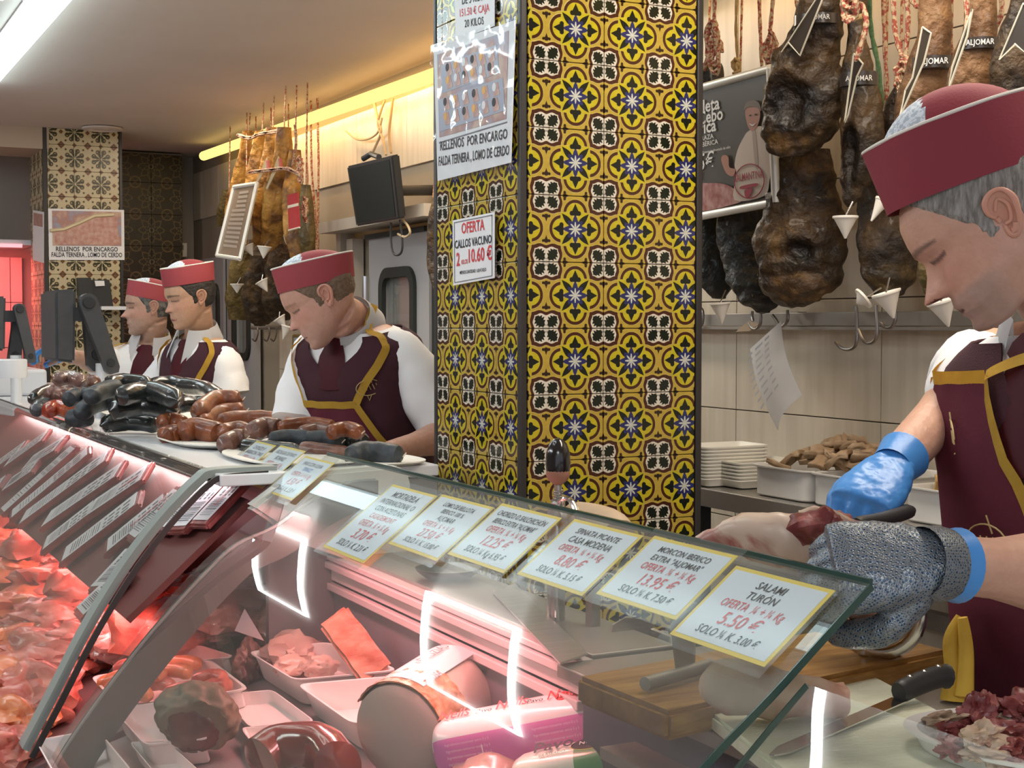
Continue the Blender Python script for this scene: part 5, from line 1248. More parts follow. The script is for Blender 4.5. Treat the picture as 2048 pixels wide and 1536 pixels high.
rope([(1812, -20), (1816, 40), (1812, 100), (1808, 150)], 2.16, rope_m, 'second red rope running into the dark knot', RR, r=.006)
rope([(1822, -20), (1826, 5), (1842, 14), (1838, -20)], 2.15, rope_m, 'small red rope loop at the top edge', RR, r=.0055)
rope([(1892, -20), (1896, 60), (1908, 130)], 2.2, rope_m, 'red rope between the two brown shanks', RR, r=.006)
rope([(1932, -20), (1934, 50), (1926, 90)], 2.1, rope_m, 'red rope left of the smooth brown shank', RR, r=.0055)
rope([(2004, -20), (2002, 30), (1990, 55)], 2.2, rope_m, 'red rope at the far right between shanks', RR, r=.0055)
LR = 'red cords beside the left hams'
rope([(614, 232, ), (613, 300), (616, 380)], 2.3, rope_m, 'red cord nearest to the left hams', LR, r=.006)
rope([(622, 232), (623, 330), (630, 430), (634, 510)], 2.3, rope_m, 'long red cord, middle of the left ones', LR, r=.007)
rope([(635, 232), (637, 320), (636, 400), (636, 505)], 2.3, rope_m, 'long red cord, rightmost of the left ones', LR, r=.007)
rope([(590, 250), (592, 290), (585, 330)], 2.05, rope_m, 'red cord tied round the upper hams', LR, r=.008, knot=[(600, 340, .05, 5), (610, 420, .04, 4)])
rope([(476, 270), (500, 276), (520, 268), (560, 262)], 2.05, rope_m, 'red cord running across the ham shanks', LR, r=.010)
rope([(500, 345), (540, 340), (575, 338), (600, 350)], 1.97, rope_m, 'second red cord across the middle of the left hams', LR, r=.010)
# drip cones
CG = 'white drip cones pinned under the hams'
for i, (px, py, x, w_, h_, tilt, lab) in enumerate(((1691, 433, 2.06, 26, 44, 0, 'white drip cone under the slim ham'), (1440, 606, 2.12, 22, 42, .1, 'white drip cone under the leftmost black ham'), (1728, 596, 2.10, 24, 18, -.9, 'small white cone tipped sideways above the paired hooks'), (1772, 585, 2.08, 30, 54, .3, 'white drip cone under the dark ham behind the face'), (1882, 602, 2.06, 30, 54, .3, 'white drip cone below the near man\'s nose'), (1766, 400, 2.10, 16, 48, -.5, 'white cone against the front of the man\'s hat'), (495, 492, 1.95, 13, 22, .5, 'white drip cone right of the price board'), (529, 493, 1.95, 15, 24, -.1, 'white drip cone under the broad golden ham'), (474, 568, 1.95, 14, 18, .0, 'white drip cone under the price board'), (523, 562, 1.95, 14, 24, .5, 'white drip cone in the lower left row'), (558, 636, 1.95, 14, 22, .6, 'white drip cone by the centre man\'s forehead'), (574, 652, 1.95, 12, 28, -.3, 'white drip cone by the centre man\'s nose'))):
    c_ = P(px, py, x=x); d = (c_-CAM).dot(FW)/FPX; ax = V((math.sin(tilt)*RT.x, math.sin(tilt)*RT.y, -math.cos(tilt)))
    root = empty('drip_cone', c_, lab, 'cone', CG)
    bm = lathe(c_, [(w_*d*.97, .004), (w_*d, 0), (w_*d*.985, -.001), (w_*d*.5, h_*d*.5), (.002, h_*d)], ax, 24); mk('cone', bm, cone_m, root)
    mk('pin', tube([c_+V((.0, 0, .0)), c_-ax*.028+V((.02, 0, .005))], .002, 5), chrome, root)
# rail and hooks
ra, rb_ = P(1380, 640, x=2.33), P(1960, 640, x=2.33)
rail = empty('hook_rail', (2.37, (ra.y+rb_.y)/2, 1.51), 'grey metal rail along the cream wall under the hams', 'rail')
mk('bar', span(2.345, 2.375, .9, ra.y+.3, 1.497, 1.532, bev=.002), steel_dull, rail, smooth=False)
mk('lower_lip', span(2.34, 2.40, .9, ra.y+.3, 1.488, 1.496), steel_dull, rail, smooth=False)
for yy in (1.4, 2.2, 3.0): mk('bracket', span(2.37, 2.40, yy, yy+.03, 1.49, 1.535), steel_dull, rail, smooth=False)
hook_m = pm('hook_steel', (.26, .23, .21), .3, .9)
HG = 'metal hooks hanging from the rail'
def hook(pxs, x, lab): mk('hook', tube(spline([P(a, b, x=x) for a, b in pxs], 6), .0042, 8), hook_m, label=lab, cat='hook', group=HG)
hook([(1396, 625), (1402, 617), (1406, 625), (1405, 645), (1398, 657), (1391, 656)], 2.33, 'small hook at the pillar edge')
hook([(1711, 618), (1711, 612), (1713, 625), (1713, 680), (1706, 696), (1692, 699), (1680, 694), (1671, 684)], 2.25, 'long open hook, left of the pair')
hook([(1752, 610), (1754, 650), (1752, 675), (1742, 686), (1728, 682), (1716, 658)], 2.22, 'long open hook, right of the pair')
hook([(1790, 612), (1790, 640), (1782, 654), (1770, 654), (1762, 645)], 2.25, 'short hook right of the pair')
hook([(1521, 620), (1521, 645), (1513, 658), (1503, 655), (1498, 645)], 2.30, 'hook holding the top of the printed sheet, left')
hook([(1575, 620), (1575, 640), (1566, 652), (1558, 650), (1552, 640), (1545, 630)], 2.30, 'hook holding the top of the printed sheet, right')
hook([(1505, 622), (1504, 632), (1506, 642)], 2.30, 'short straight hook stub below the black hams')
# printed sheet hanging from a hook
ps_ = empty('paper_sheet', P(1555, 862, x=2.26), 'curled white printed sheet hanging from a rail hook', 'paper')
e0, e1, e2, e3 = P(1500, 698, x=2.28), P(1562, 642, x=2.27), P(1604, 790, x=2.24), P(1556, 862, x=2.22)
bm = new(); N_ = 10; g_ = []
for i in range(N_+1):
    row = []
    for j in range(N_+1):
        a_, b_ = i/N_, j/N_
        p = (e0.lerp(e1, b_)).lerp(e3.lerp(e2, b_), a_)
        p += V((-.015*math.sin(math.pi*a_)-.02*math.sin(math.pi*b_)*a_, 0, 0)); row.append(bm.verts.new(p))
    g_.append(row)
for i in range(N_):
    for j in range(N_): bm.faces.new((g_[i][j], g_[i][j+1], g_[i+1][j+1], g_[i+1][j]))
bmesh.ops.solidify(bm, geom=list(bm.faces), thickness=.0012); mk('sheet', bm, paper, ps_)
bars = new()
for k in range(9):
    a_ = .16+k*.08; 
    for (b0_, b1_) in ((.15, .28), (.38, .55 if k % 2 else .62), (.70, .84)):
        p0 = (e0.lerp(e1, b0_)).lerp(e3.lerp(e2, b0_), a_); p1 = (e0.lerp(e1, b1_)).lerp(e3.lerp(e2, b1_), a_)
        off = V((-.020-.020*math.sin(math.pi*a_)-.02*a_, 0, 0)); up_ = V((0, 0, .006))
        add_prism(bars, [p0+off, p1+off, p1+off+up_, p0+off+up_], V((-.0004, 0, 0)))
mk('print', bars, pm('faint_print', (.45, .45, .48), .7), ps_, smooth=False)
mk('tape', prism([P(1472, 664, x=2.3), P(1498, 642, x=2.3), P(1520, 648, x=2.3), P(1500, 662, x=2.3)], V((-.002, 0, 0))), pm('brown_tape', (.42, .30, .2), .5), ps_, smooth=False)

# framed poster hung out from the wall
po = empty('poster', P(1480, 300, x=2.08), 'framed dark advertising poster with a smiling butcher, beside the near pillar', 'poster')
xt, xb = 2.12, 2.16
def PP(px, py):
    t = (py-130)/300; return P(px, py, x=xt+(xb-xt)*t)
A, B, C_, D_ = PP(1330, 196), PP(1541, 137), PP(1552, 404), PP(1330, 446)
nrm = (B-A).cross(D_-A).normalized(); nrm = nrm if nrm.dot(CAM-A) > 0 else -nrm
mk('backboard', prism([A, B, C_, D_], -nrm*.012), pm('poster_print', (.085, .075, .065), .3, coat=.5), po, smooth=False)
for p_, q_ in ((A, B), (B, C_), (C_, D_), (D_, A)): mk('frame_bar', tube([p_, q_], .011, 10), alu, po)
def PL(px, py, lift=.002):
    r = ray(px, py); t = (A-CAM).dot(nrm)/r.dot(nrm); return CAM+r*t+nrm*lift
pr_ = (B-A).normalized(); pu_ = nrm.cross(pr_)
def ptx(body, px, py, h, m, **k): text(body, h, PL(px, py), pr_, pu_, m, po, align=k.pop('align', 'RIGHT'), lift=.001, **k)
ptx('Paleta', 1441, 217, .046, ink_white, bold=.02, shear=.1, xs=1.15)
ptx('de Cebo', 1448, 238, .046, ink_white, bold=.02, shear=.1, xs=1.1)
ptx('Ib\u00e9rica', 1434, 261, .046, ink_white, bold=.02, shear=.1, xs=1.15)
ptx('RAZA', 1429, 276, .017, ink_white, bold=.01, xs=1.3); ptx('IB\u00c9RICA', 1438, 287, .017, ink_white, bold=.01, xs=1.3); ptx('100%', 1403, 288, .034, ink_white, bold=.01, shear=.1)
ptx('18 meses  |  alimentado de cebo', 1463, 296, .010, ink_white)
ptx('9,85\u20ac', 1430, 336, .062, ink_white, shear=.2, xs=1.0, bold=.004)
ptx('kg', 1400, 356, .03, ink_white, shear=.3, align='CENTER')
def shape(pxs, m, lift=.003, nm='print_figure'):
    n_ = len(pxs); q = [V((a, b, 0)) for a, b in pxs]; sp_ = []
    for i in range(n_):
        p0, p1, p2, p3 = q[i-1], q[i], q[(i+1) % n_], q[(i+2) % n_]
        for k in range(4):
            t = k/4; sp_.append(.5*((2*p1)+(p2-p0)*t+(2*p0-5*p1+4*p2-p3)*t*t+(3*p1-p0-3*p2+p3)*t**3))
    mk(nm, prism([PL(a.x, a.y, lift) for a in sp_], nrm*.0006), m, po, smooth=False)
coat_p = pm('printed_coat', (.60, .50, .42), .4); skin_p = pm('printed_skin', (.42, .20, .14), .4); mp_ = pm('printed_meat', (.30, .09, .08), .4, col2=(.5, .28, .25), scale=40)
shape([(1396, 372), (1420, 366), (1450, 368), (1470, 378), (1478, 398), (1478, 406), (1396, 421)], mp_, .003, 'printed_meat')
shape([(1500, 262), (1490, 275), (1478, 300), (1472, 330), (1476, 350), (1472, 400), (1530, 392), (1542, 360), (1546, 300), (1540, 262), (1522, 252)], coat_p, .004)
shape([(1494, 228), (1496, 216), (1506, 210), (1518, 212), (1524, 226), (1520, 248), (1510, 262), (1500, 254)], skin_p, .005)
shape([(1492, 222), (1496, 206), (1510, 200), (1522, 206), (1526, 222), (1518, 214), (1500, 214)], pm('printed_hair', (.2, .17, .15), .6), .006)
shape([(1502, 231), (1506, 229), (1506, 232)], ink, .0065); shape([(1513, 229), (1517, 227), (1517, 231)], ink, .0065); shape([(1503, 247), (1510, 249), (1517, 245), (1510, 252)], ink_white, .0065)
shape([(1508, 262), (1514, 262), (1520, 330), (1514, 331)], pm('printed_fold', (.42, .33, .27), .4), .0048)
shape([(1446, 320), (1450, 310), (1460, 314), (1462, 334), (1474, 338), (1470, 352), (1456, 346)], skin_p, .005)
oc = PL(1503, 362, .007); el = [oc+pr_*(.062*math.cos(a))+pu_*(.042*math.sin(a)) for a in [2*math.pi*k/28 for k in range(29)]]
mk('printed_emblem', tube(el, .0013, 5), pm('wine_ink', (.34, .03, .05), .4), po)
text('SALMANTINA', .026, oc+pu_*.004, pr_, pu_, bpy.data.materials['wine_ink'], po, xs=.75, bold=.012, lift=.001)
shape([(1488, 372), (1518, 366), (1518, 372), (1488, 378)], bpy.data.materials['wine_ink'], .008, 'printed_emblem')
shape([(1495, 380), (1510, 377), (1504, 393), (1497, 394)], bpy.data.materials['wine_ink'], .008, 'printed_emblem')

# leaning price board in the left group
bo = empty('price_board', P(456, 512, x=1.93), 'narrow framed price list board leaning before the left hams', 'sign board')
A, B, C_, D_ = P(468, 374, x=1.97), P(514, 367, x=1.97), P(480, 518, x=1.88), P(434, 511, x=1.88)
nrm = (B-A).cross(D_-A).normalized(); nrm = nrm if nrm.dot(CAM-A) > 0 else -nrm
mk('board', prism([A, B, C_, D_], -nrm*.01), pm('board_print', (.24, .17, .12), .35, coat=.3), bo, smooth=False)
for p_, q_ in ((A, B), (B, C_), (C_, D_), (D_, A)): mk('frame_bar', tube([p_, q_], .010, 8), alu, bo)
bars = new()
for k in range(13):
    t = .12+k*.062; l_, r_ = A.lerp(D_, t), B.lerp(C_, t); a_, b_ = (.35, .75) if k < 4 else (.2, .8)
    add_prism(bars, [l_.lerp(r_, a_)+nrm*.002, l_.lerp(r_, b_)+nrm*.002, l_.lerp(r_, b_)+nrm*.002+V((0, 0, .012)), l_.lerp(r_, a_)+nrm*.002+V((0, 0, .012))], nrm*.0006)
mk('print', bars, pm('board_lines', (.50, .40, .32), .5), bo, smooth=False)

# wall screen and its cables
tv = empty('wall_screen', P(750, 390, x=2.2), 'black switched off flat screen tilted on the cream wall', 'screen')
A, B, C_, D_ = P(693, 333, x=2.10), P(783, 311, x=2.10), P(797, 438, x=2.16), P(712, 453, x=2.16)
nrm = (B-A).cross(D_-A).normalized(); nrm = nrm if nrm.dot(CAM-A) > 0 else -nrm
bm = prism([A, B, C_, D_], -nrm*.035); bmesh.ops.bevel(bm, geom=list(bm.edges), offset=.006, segments=2, affect='EDGES'); mk('housing', bm, black_pl, tv, smooth=False)
cen_ = (A+B+C_+D_)/4
mk('display', prism([cen_+(p-cen_)*.90+nrm*.0012 for p in (A, B, C_, D_)], nrm*.0008), pm('dark_display', (.016, .020, .020), .5, spec=.2), tv, smooth=False)
mk('wall_arm', tube([cen_-nrm*.03, V((2.4, cen_.y+.0, cen_.z+.02))], .022, 10), black_pl, tv)
mk('top_bracket', tube([P(726, 318, x=2.14), P(742, 308, x=2.16), P(758, 314, x=2.14)], .012, 8), black_pl, tv)
cw = pm('pale_cable', (.42, .32, .2), .6)
for i, (pts, m_, rr, lab) in enumerate((([(742, 312), (752, 290), (762, 262), (754, 232), (748, 200)], cw, .006, 'pale cable rising from the screen, left one'), ([(772, 310), (766, 280), (756, 250), (762, 222), (770, 200)], cw, .006, 'pale cable rising from the screen, middle one'), ([(782, 306), (778, 270), (782, 230), (786, 196)], pm('brown_cable', (.36, .25, .14), .6), .006, 'pale cable rising from the screen, right one'), ([(692, 262), (712, 278), (736, 278), (756, 264), (764, 235)], cw, .005, 'pale cable sagging left of the risers'), ([(782, 445), (782, 480), (786, 505), (796, 510), (804, 500), (804, 470), (800, 440)], black_pl, .005, 'black cable loop hanging under the screen'), ([(806, 440), (816, 452), (820, 466), (810, 474), (796, 468)], cw, .005, 'thin pale cable curl beside the black loop'), ([(868, 395), (872, 340), (874, 260)], rope_m, .008, 'reddish cable down the wall at the pillar edge'))):  # the right riser has a browner cable colour
    mk('cable', tube(spline([P(a, b, x=2.375 if i not in (4, 5) else 2.2) for a, b in pts], 6), rr, 6), m_, label=lab, cat='cable')
r, fr, sd = ham([(876, 390, 8), (872, 440, 16), (868, 520, 14), (874, 590, 6)], 2.2, None, hm_brown, 'dark ham edge peeping out left of the near pillar', LG, seed=44)
# small frame and scribbles low on wall behind the centre man
fo = empty('wall_frame', P(597, 700, x=2.38), 'small framed notice on the wall behind the centre man', 'frame')
q = [P(a, b, x=2.375) for a, b in ((588, 672), (606, 672), (606, 745), (588, 745))]
mk('notice', prism(q, V((-.004, 0, 0))), pm('notice_grey', (.42, .42, .44), .5), fo, smooth=False)
for i in range(4): mk('frame_bar', tube([q[i], q[(i+1) % 4]], .010, 6), pm('olive_frame%d' % i, (.22, .15, .05), .5), fo)
rail2 = mk('hook_rail', tube([P(505, 655, x=2.34), P(560, 655, x=2.34)], .012, 8), steel_dull, label='short hook rail under the left hams', cat='rail')
for i, px in enumerate((515, 538, 552)): hook([(px, 655), (px+1, 668), (px-4, 682), (px-10, 678)], 2.32, ('left', 'middle', 'right')[i]+' hook on the short rail under the left hams')

# ---- notices on the pillars
def notice(face, corners, lab, name='notice', m=paper, gloss=True):
    """corners given on the pillar's left face (plane x) or the far pillar's front (plane y)"""
    root = empty(name, corners[2], lab, 'notice')
    A, B, C_, D_ = corners; n = (B-A).cross(D_-A).normalized(); n = n if n.dot(CAM-A) > 0 else -n
    mk('sheet', prism(corners, n*.0012), m, root, smooth=False)
    return root, A, B, C_, D_, n
px_ = PX0-.004
def cor(pts, x): return [P(a, b, x=x) for a, b in pts]
def on(A, B, C_, D_, u, v): return A.lerp(B, u).lerp(D_.lerp(C_, u), v)
r, A, B, C_, D_, n = notice('l', cor([(909, -40), (990, -60), (990, 52), (912, 82)], px_), 'white card with box price lettering at the top of the near pillar')
R_, U_ = (B-A).normalized(), (A-D_).normalized()
for body, v, m_, h in (('OFERTA CAJA', .24, ink, .024), ('DE 5 KILOS', .46, ink, .024), ('151.50 \u20ac CAJA', .665, ink_red, .024), ('20 KILOS', .865, ink, .024)): text(body, h, on(A, B, C_, D_, .5, v)+n*.0015, R_, U_, m_, r, xs=1.05, bold=.008)
r, A, B, C_, D_, n = notice('l', cor([(868, 96), (1032, 40), (1023, 325), (876, 362)], px_-.006), 'large plastic sleeved notice with a photo of meat rolls, near pillar', m=paper)
ph = [on(A, B, C_, D_, u, v)+n*.0016 for u, v in ((.05, .06), (.93, .06), (.93, .68), (.05, .68))]
mk('photo', prism(ph, n*.0006), pm('photo_meat', (.30, .30, .38), .4, col2=(.40, .20, .17), col3=(.52, .36, .28), scale=14, lo=.38, hi=.5), r, smooth=False)
trm = pm('photo_tray', (.34, .36, .44), .4); rollm = pm('photo_roll', (.44, .20, .16), .4, col2=(.56, .36, .30), scale=40)
for (u0, v0, u1, v1) in ((.10, .13, .80, .34), (.06, .38, .88, .62)):
    mk('photo_tray', prism([on(A, B, C_, D_, u, v)+n*.0024 for u, v in ((u0, v0+.02), (u1, v0), (u1+.04, v1), (u0, v1+.02))], n*.0004), trm, r, smooth=False)
    for k in range(6):
        for j in range(2):
            u = u0+.06+(u1-u0-.06)*k/6; v = v0+.03+j*(v1-v0)*.45
            mk('photo_roll', prism([on(A, B, C_, D_, a, b)+n*.003 for a, b in ((u, v), (u+.07, v-.01), (u+.10, v+.08), (u+.03, v+.09))], n*.0003), rollm, r, smooth=False)
            c_ = on(A, B, C_, D_, u+.03, v+.02)+n*.0035
            mk('photo_filling', lathe(c_, [(.0095, 0), (.0095, .0003)], n, 10), (ink, pm('fill_o', (.75, .38, .08), .5) if not bpy.data.materials.get('fill_o') else bpy.data.materials['fill_o'], paper)[(k+j) % 3], r, smooth=False)
R_, U_ = (B-A).normalized(), (A-D_).normalized()
U_ = (U_-R_*U_.dot(R_)).normalized()
text('RELLENOS  POR ENCARGO', .030, on(A, B, C_, D_, .50, .80)+n*.0015, R_, U_, ink, r, xs=.95, bold=.018)
text('FALDA TERNERA , LOMO DE CERDO', .030, on(A, B, C_, D_, .50, .915)+n*.0015, R_, U_, ink, r, xs=.74, bold=.018)
mk('rule', prism([on(A, B, C_, D_, u, v)+n*.0016 for u, v in ((.04, .715), (.94, .70), (.94, .71), (.04, .725))], n*.0004), ink_grey, r, smooth=False)
sl = [on(A, B, C_, D_, u, v)+n*.004 for u, v in ((-.02, -.02), (1.02, -.02), (1.02, 1.03), (-.02, 1.03))]
bm = new(); g_ = [[None]*25 for _ in range(25)]
for i in range(25):
    for j in range(25):
        a_, b_ = i/24, j/24; p = sl[0].lerp(sl[1], a_).lerp(sl[3].lerp(sl[2], a_), b_)
        g_[i][j] = bm.verts.new(p+n*(.002+.003*noise.noise(p*28)+.002*noise.noise(p*60)))
for i in range(24):
    for j in range(24): bm.faces.new((g_[i][j], g_[i][j+1], g_[i+1][j+1], g_[i+1][j]))
mk('plastic_sleeve', bm, glassmat('crinkled_sleeve', (.95, .96, .97), .9, .08, 1.4, .02), r)
r, A, B, C_, D_, n = notice('l', cor([(906, 441), (990, 424), (990, 556), (907, 571)], px_-.004), 'small red and black offer card on the near pillar')
mk('rule', tube([on(A, B, C_, D_, u, v)+n*.002 for u, v in ((.05, .04), (.95, .04), (.95, .96), (.05, .96), (.05, .04))], .0009, 5), ink_grey, r)
R_ = (B-A).normalized(); U_ = (A-D_).normalized(); U_ = (U_-R_*U_.dot(R_)).normalized()
for body, u, v, m_, h, xs in (('OFERTA', .5, .235, ink_red, .034, .95), ('CALLOS VACUNO', .5, .45, ink, .026, .90), ('2', .14, .71, ink_red, .042, .9), ('KILOS', .30, .70, ink_red, .014, .9), ('10.60 \u20ac', .66, .70, ink_red, .042, .95), ('MENOS CANTIDAD  6.00 \u20ac KILO', .5, .86, ink, .0105, .9)):
    text(body, h, on(A, B, C_, D_, u, v)+n*.0015, R_, U_, m_, r, xs=xs, bold=.02)
# far pillar notice
yq = QY0-.004
def cory(pts, y): return [P(a, b, y=y) for a, b in pts]
r, A, B, C_, D_, n = notice('f', cory([(96, 417), (248, 420), (249, 520), (98, 520)], yq), 'photo notice with two lines of black lettering on the far pillar')
ph = [on(A, B, C_, D_, u, v)+n*.002 for u, v in ((.05, .04), (.96, .04), (.96, .72), (.05, .72))]
mk('photo', prism(ph, n*.001), bpy.data.materials['photo_meat'], r, smooth=False)
mk('photo_roll', prism([on(A, B, C_, D_, u, v)+n*.0035 for u, v in ((.06, .40), (.34, .34), (.60, .14), (.90, .12), (.92, .50), (.92, .70), (.08, .70))], n*.0005), rollm, r, smooth=False)
mk('photo_streak', tube([on(A, B, C_, D_, u, v)+n*.005 for u, v in ((.02, .43), (.2, .40), (.42, .26), (.60, .13), (.86, .10))], .010, 6), pm('photo_fat', (.66, .56, .36), .5), r)  # pale streak along the upper edge of the printed roll
R_, U_ = (B-A).normalized(), (A-D_).normalized()
text('RELLENOS  POR ENCARGO', .036, on(A, B, C_, D_, .5, .83)+n*.002, R_, U_, ink, r, xs=.78, bold=.018)
text('FALDA TERNERA , LOMO DE CERDO', .036, on(A, B, C_, D_, .5, .94)+n*.002, R_, U_, ink, r, xs=.66, bold=.018)
r, A, B, C_, D_, n = notice('f', cor([(66, 420), (88, 424), (88, 526), (66, 520)], Q0-.004), 'pinkish notice on the side of the far pillar')
mk('photo', prism([on(A, B, C_, D_, u, v)+n*.002 for u, v in ((.1, .05), (.9, .05), (.9, .3), (.1, .3))], n*.001), rollm, r, smooth=False)
# phone and terminal on the far pillar
te = empty('wall_terminal', P(190, 600, y=8.2), 'black wall telephone and card terminal on the far pillar', 'terminal')
for pts, m_, dy_, nm in (([(152, 556), (178, 556), (184, 608), (156, 612)], black_pl, .06, 'handset'), ([(176, 560), (216, 560), (224, 614), (184, 618)], black_pl, .04, 'terminal_body'), ([(186, 562), (205, 562), (206, 572), (188, 573)], paper, .05, 'receipt')):
    bm = prism(cory(pts, 8.25), (0, -dy_, 0)); mk(nm, bm, m_, te, smooth=False)
mk('wall_shelf', prism(cory([(196, 613), (252, 613), (252, 620), (196, 620)], 8.28), (0, -.1, 0)), white_enamel, label='small white shelf below the wall terminal', cat='shelf', smooth=False)
sw = empty('switch_box', P(370, 500, y=9.3), 'small white switch box at the top of the far grey wall', 'switch box')
mk('box', prism(cory([(354, 487), (370, 487), (370, 514), (354, 514)], 9.3), (0, -.05, 0)), white_pl, sw, smooth=False)
mk('cover', prism(cory([(357, 490), (367, 490), (367, 500), (357, 500)], 9.25), (0, -.006, 0)), grey_wall, sw, smooth=False)

# ------------------------------------------------------------------ side shelf on the right wall
SZ = 1.09; sx0 = 2.05
sh_ = empty('side_shelf', (2.22, 2.2, 0), 'long stainless side shelf against the cream wall', 'shelf')
mk('shelf_top', span(sx0, 2.395, 1.3, 3.3, SZ-.004, SZ, bev=.0015), steel, sh_, smooth=False)
mk('shelf_edge', span(sx0-.004, sx0+.004, 1.3, 3.3, SZ-.045, SZ-.001, bev=.001), steel_dull, sh_, smooth=False)
for px in (1683, 1402):
    q = P(px, 1060, x=sx0+.03)
    mk('leg', span(q.x-.018, q.x+.018, q.y-.018, q.y+.018, .06, SZ-.045), black_pl, sh_, smooth=False)
mk('lower_rail', span(2.33, 2.36, 1.3, 3.3, .80, .84), steel_dull, sh_, smooth=False)
# stacks of foam trays
def fo_stack(pxl, n, lab, grp, pyb):
    c_ = P(pxl, pyb, z=SZ); c_ = V((min(c_.x, 2.24), c_.y, SZ)); proto = None
    rim = [V((c_.x-.10, c_.y+.065, SZ+.024)), V((c_.x+.10, c_.y+.065, SZ+.024)), V((c_.x+.10, c_.y-.065, SZ+.024)), V((c_.x-.10, c_.y-.065, SZ+.024))]
    for k in range(n):
        L_ = lab+(', topmost of its stack' if k == n-1 else '')
        if proto is None: proto = tray4([p-V((0, 0, .0)) for p in rim], .018, .16, foam, .003, L_, grp); proto.name = 'foam_tray'; WL[proto.name] = WL.get('tray') or proto.location.copy(); WL[proto.name] = proto.location.copy()
        else:
            c = proto.copy(); COL.objects.link(c); c.location = proto.location+V((0, 0, .0088*k)); put(c, label=L_, cat='tray', group=grp)
fo_stack(1446, 10, 'white foam tray in the taller left stack on the side shelf', 'taller stack of foam trays', 968)
fo_stack(1512, 6, 'white foam tray in the lower right stack on the side shelf', 'lower stack of foam trays', 972)
# white tubs
crk = pm('crackling', (.26, .16, .085), .6, col2=(.40, .28, .17), col3=(.5, .38, .26), scale=24, bump=.7)
crk2 = pm('golden_crackling', (.46, .26, .07), .5, col2=(.56, .36, .13), scale=24, bump=.6)
tubm = pm('grey_white_tub', (.62, .60, .57), .4)
def tub(px0, px1, lab, zt=.075):
    a_, b_ = P(px0, 1000, x=2.09).y, P(px1, 1000, x=2.09).y
    rim = [V((2.07, a_, SZ+zt)), V((2.36, a_, SZ+zt)), V((2.36, b_, SZ+zt)), V((2.07, b_, SZ+zt))]
    o = tray4(rim, zt-.006, .09, tubm, .004, lab, 'white tubs on the side shelf', .18, 'tub'); o.name = 'food_tub'; return a_, b_
ta = tub(1505, 1628, 'white tub heaped with brown crackling')
tb = tub(1622, 1745, 'white tub beside the blue gloved hand')
tcb = tub(1808, 1925, 'white tub with golden crackling beside the apron')
def chips(y0, y1, x0, x1, n, h, m, lab, grp, sc=1.0):
    base = None; protos = []
    for k in range(5):
        bm = new(); bmesh.ops.create_cube(bm, size=1); bmesh.ops.scale(bm, verts=bm.verts, vec=(.055*sc, .042*sc, .012))
        bmesh.ops.subdivide_edges(bm, edges=list(bm.edges), cuts=2, use_grid_fill=True)
        for v in bm.verts: v.co.z += .012*math.sin(v.co.x*50+k)+.006*math.sin(v.co.y*70+k*2)
        jitter(bm, .006, 40, k); me = bpy.data.meshes.new('crackling'); [setattr(f, 'smooth', True) for f in bm.faces]; bm.to_mesh(me); bm.free(); me.materials.append(m); protos.append(me)
    for k in range(n):
        o = bpy.data.objects.new('crackling_piece', protos[k % 5]); COL.objects.link(o)
        ty, tx = rnd.gauss(0, .33), rnd.gauss(0, .33); ty = max(-.9, min(.9, ty)); tx = max(-.9, min(.9, tx))
        o.location = V(((x0+x1)/2+tx*(x1-x0)/2, (y0+y1)/2+ty*(y1-y0)/2, SZ+.06+h*(1-.8*math.hypot(ty, tx))*rnd.uniform(.5, 1)))
        o.rotation_euler = (rnd.uniform(-.6, .6), rnd.uniform(-.6, .6), rnd.uniform(0, 6.28)); put(o, label=lab, cat='crackling', group=grp)
chips(ta[0], tb[1]+.03, 2.10, 2.34, 60, .085, crk, 'brown pork crackling piece heaped in the white tubs', 'brown crackling heap')
chips(tcb[0], tcb[1], 2.10, 2.34, 20, .045, crk2, 'golden crackling piece in the tub by the apron', 'golden crackling heap', .9)
# ------------------------------------------------------------------ people
def az_vec(deg, pitch=0):
    a = math.radians(deg); p = math.radians(pitch); return V((math.sin(a)*math.cos(p), math.cos(a)*math.cos(p), math.sin(p)))
FZ = [(-.50, .31), (-.485, .36), (-.46, .395), (-.42, .41), (-.38, .395), (-.345, .40), (-.31, .425), (-.285, .408), (-.26, .43), (-.225, .425), (-.17, .405), (-.10, .400), (0, .385), (.05, .388), (.11, .425), (.18, .422), (.27, .40), (.35, .345), (.42, .26), (.47, .15), (.50, .02)]
BZ = [(-.50, .22), (-.46, .12), (-.42, .06), (-.36, -.0), (-.30, -.10), (-.22, -.24), (-.14, -.33), (-.05, -.385), (.08, -.43), (.20, -.42), (.32, -.37), (.42, -.26), (.47, -.15), (.50, -.02)]
WZ = [(-.50, .05), (-.48, .09), (-.44, .135), (-.38, .18), (-.30, .225), (-.22, .255), (-.12, .285), (0, .305), (.10, .31), (.22, .31), (.32, .285), (.40, .23), (.46, .14), (.50, .02)]
def itab(tab, z):
    if z <= tab[0][0]: return tab[0][1]
    for (a, fa), (b, fb) in zip(tab[:-1], tab[1:]):
        if z <= b: return fa+(fb-fa)*(z-a)/(b-a)
    return tab[-1][1]
def gs(x, s): return math.exp(-x*x/(2*s*s))
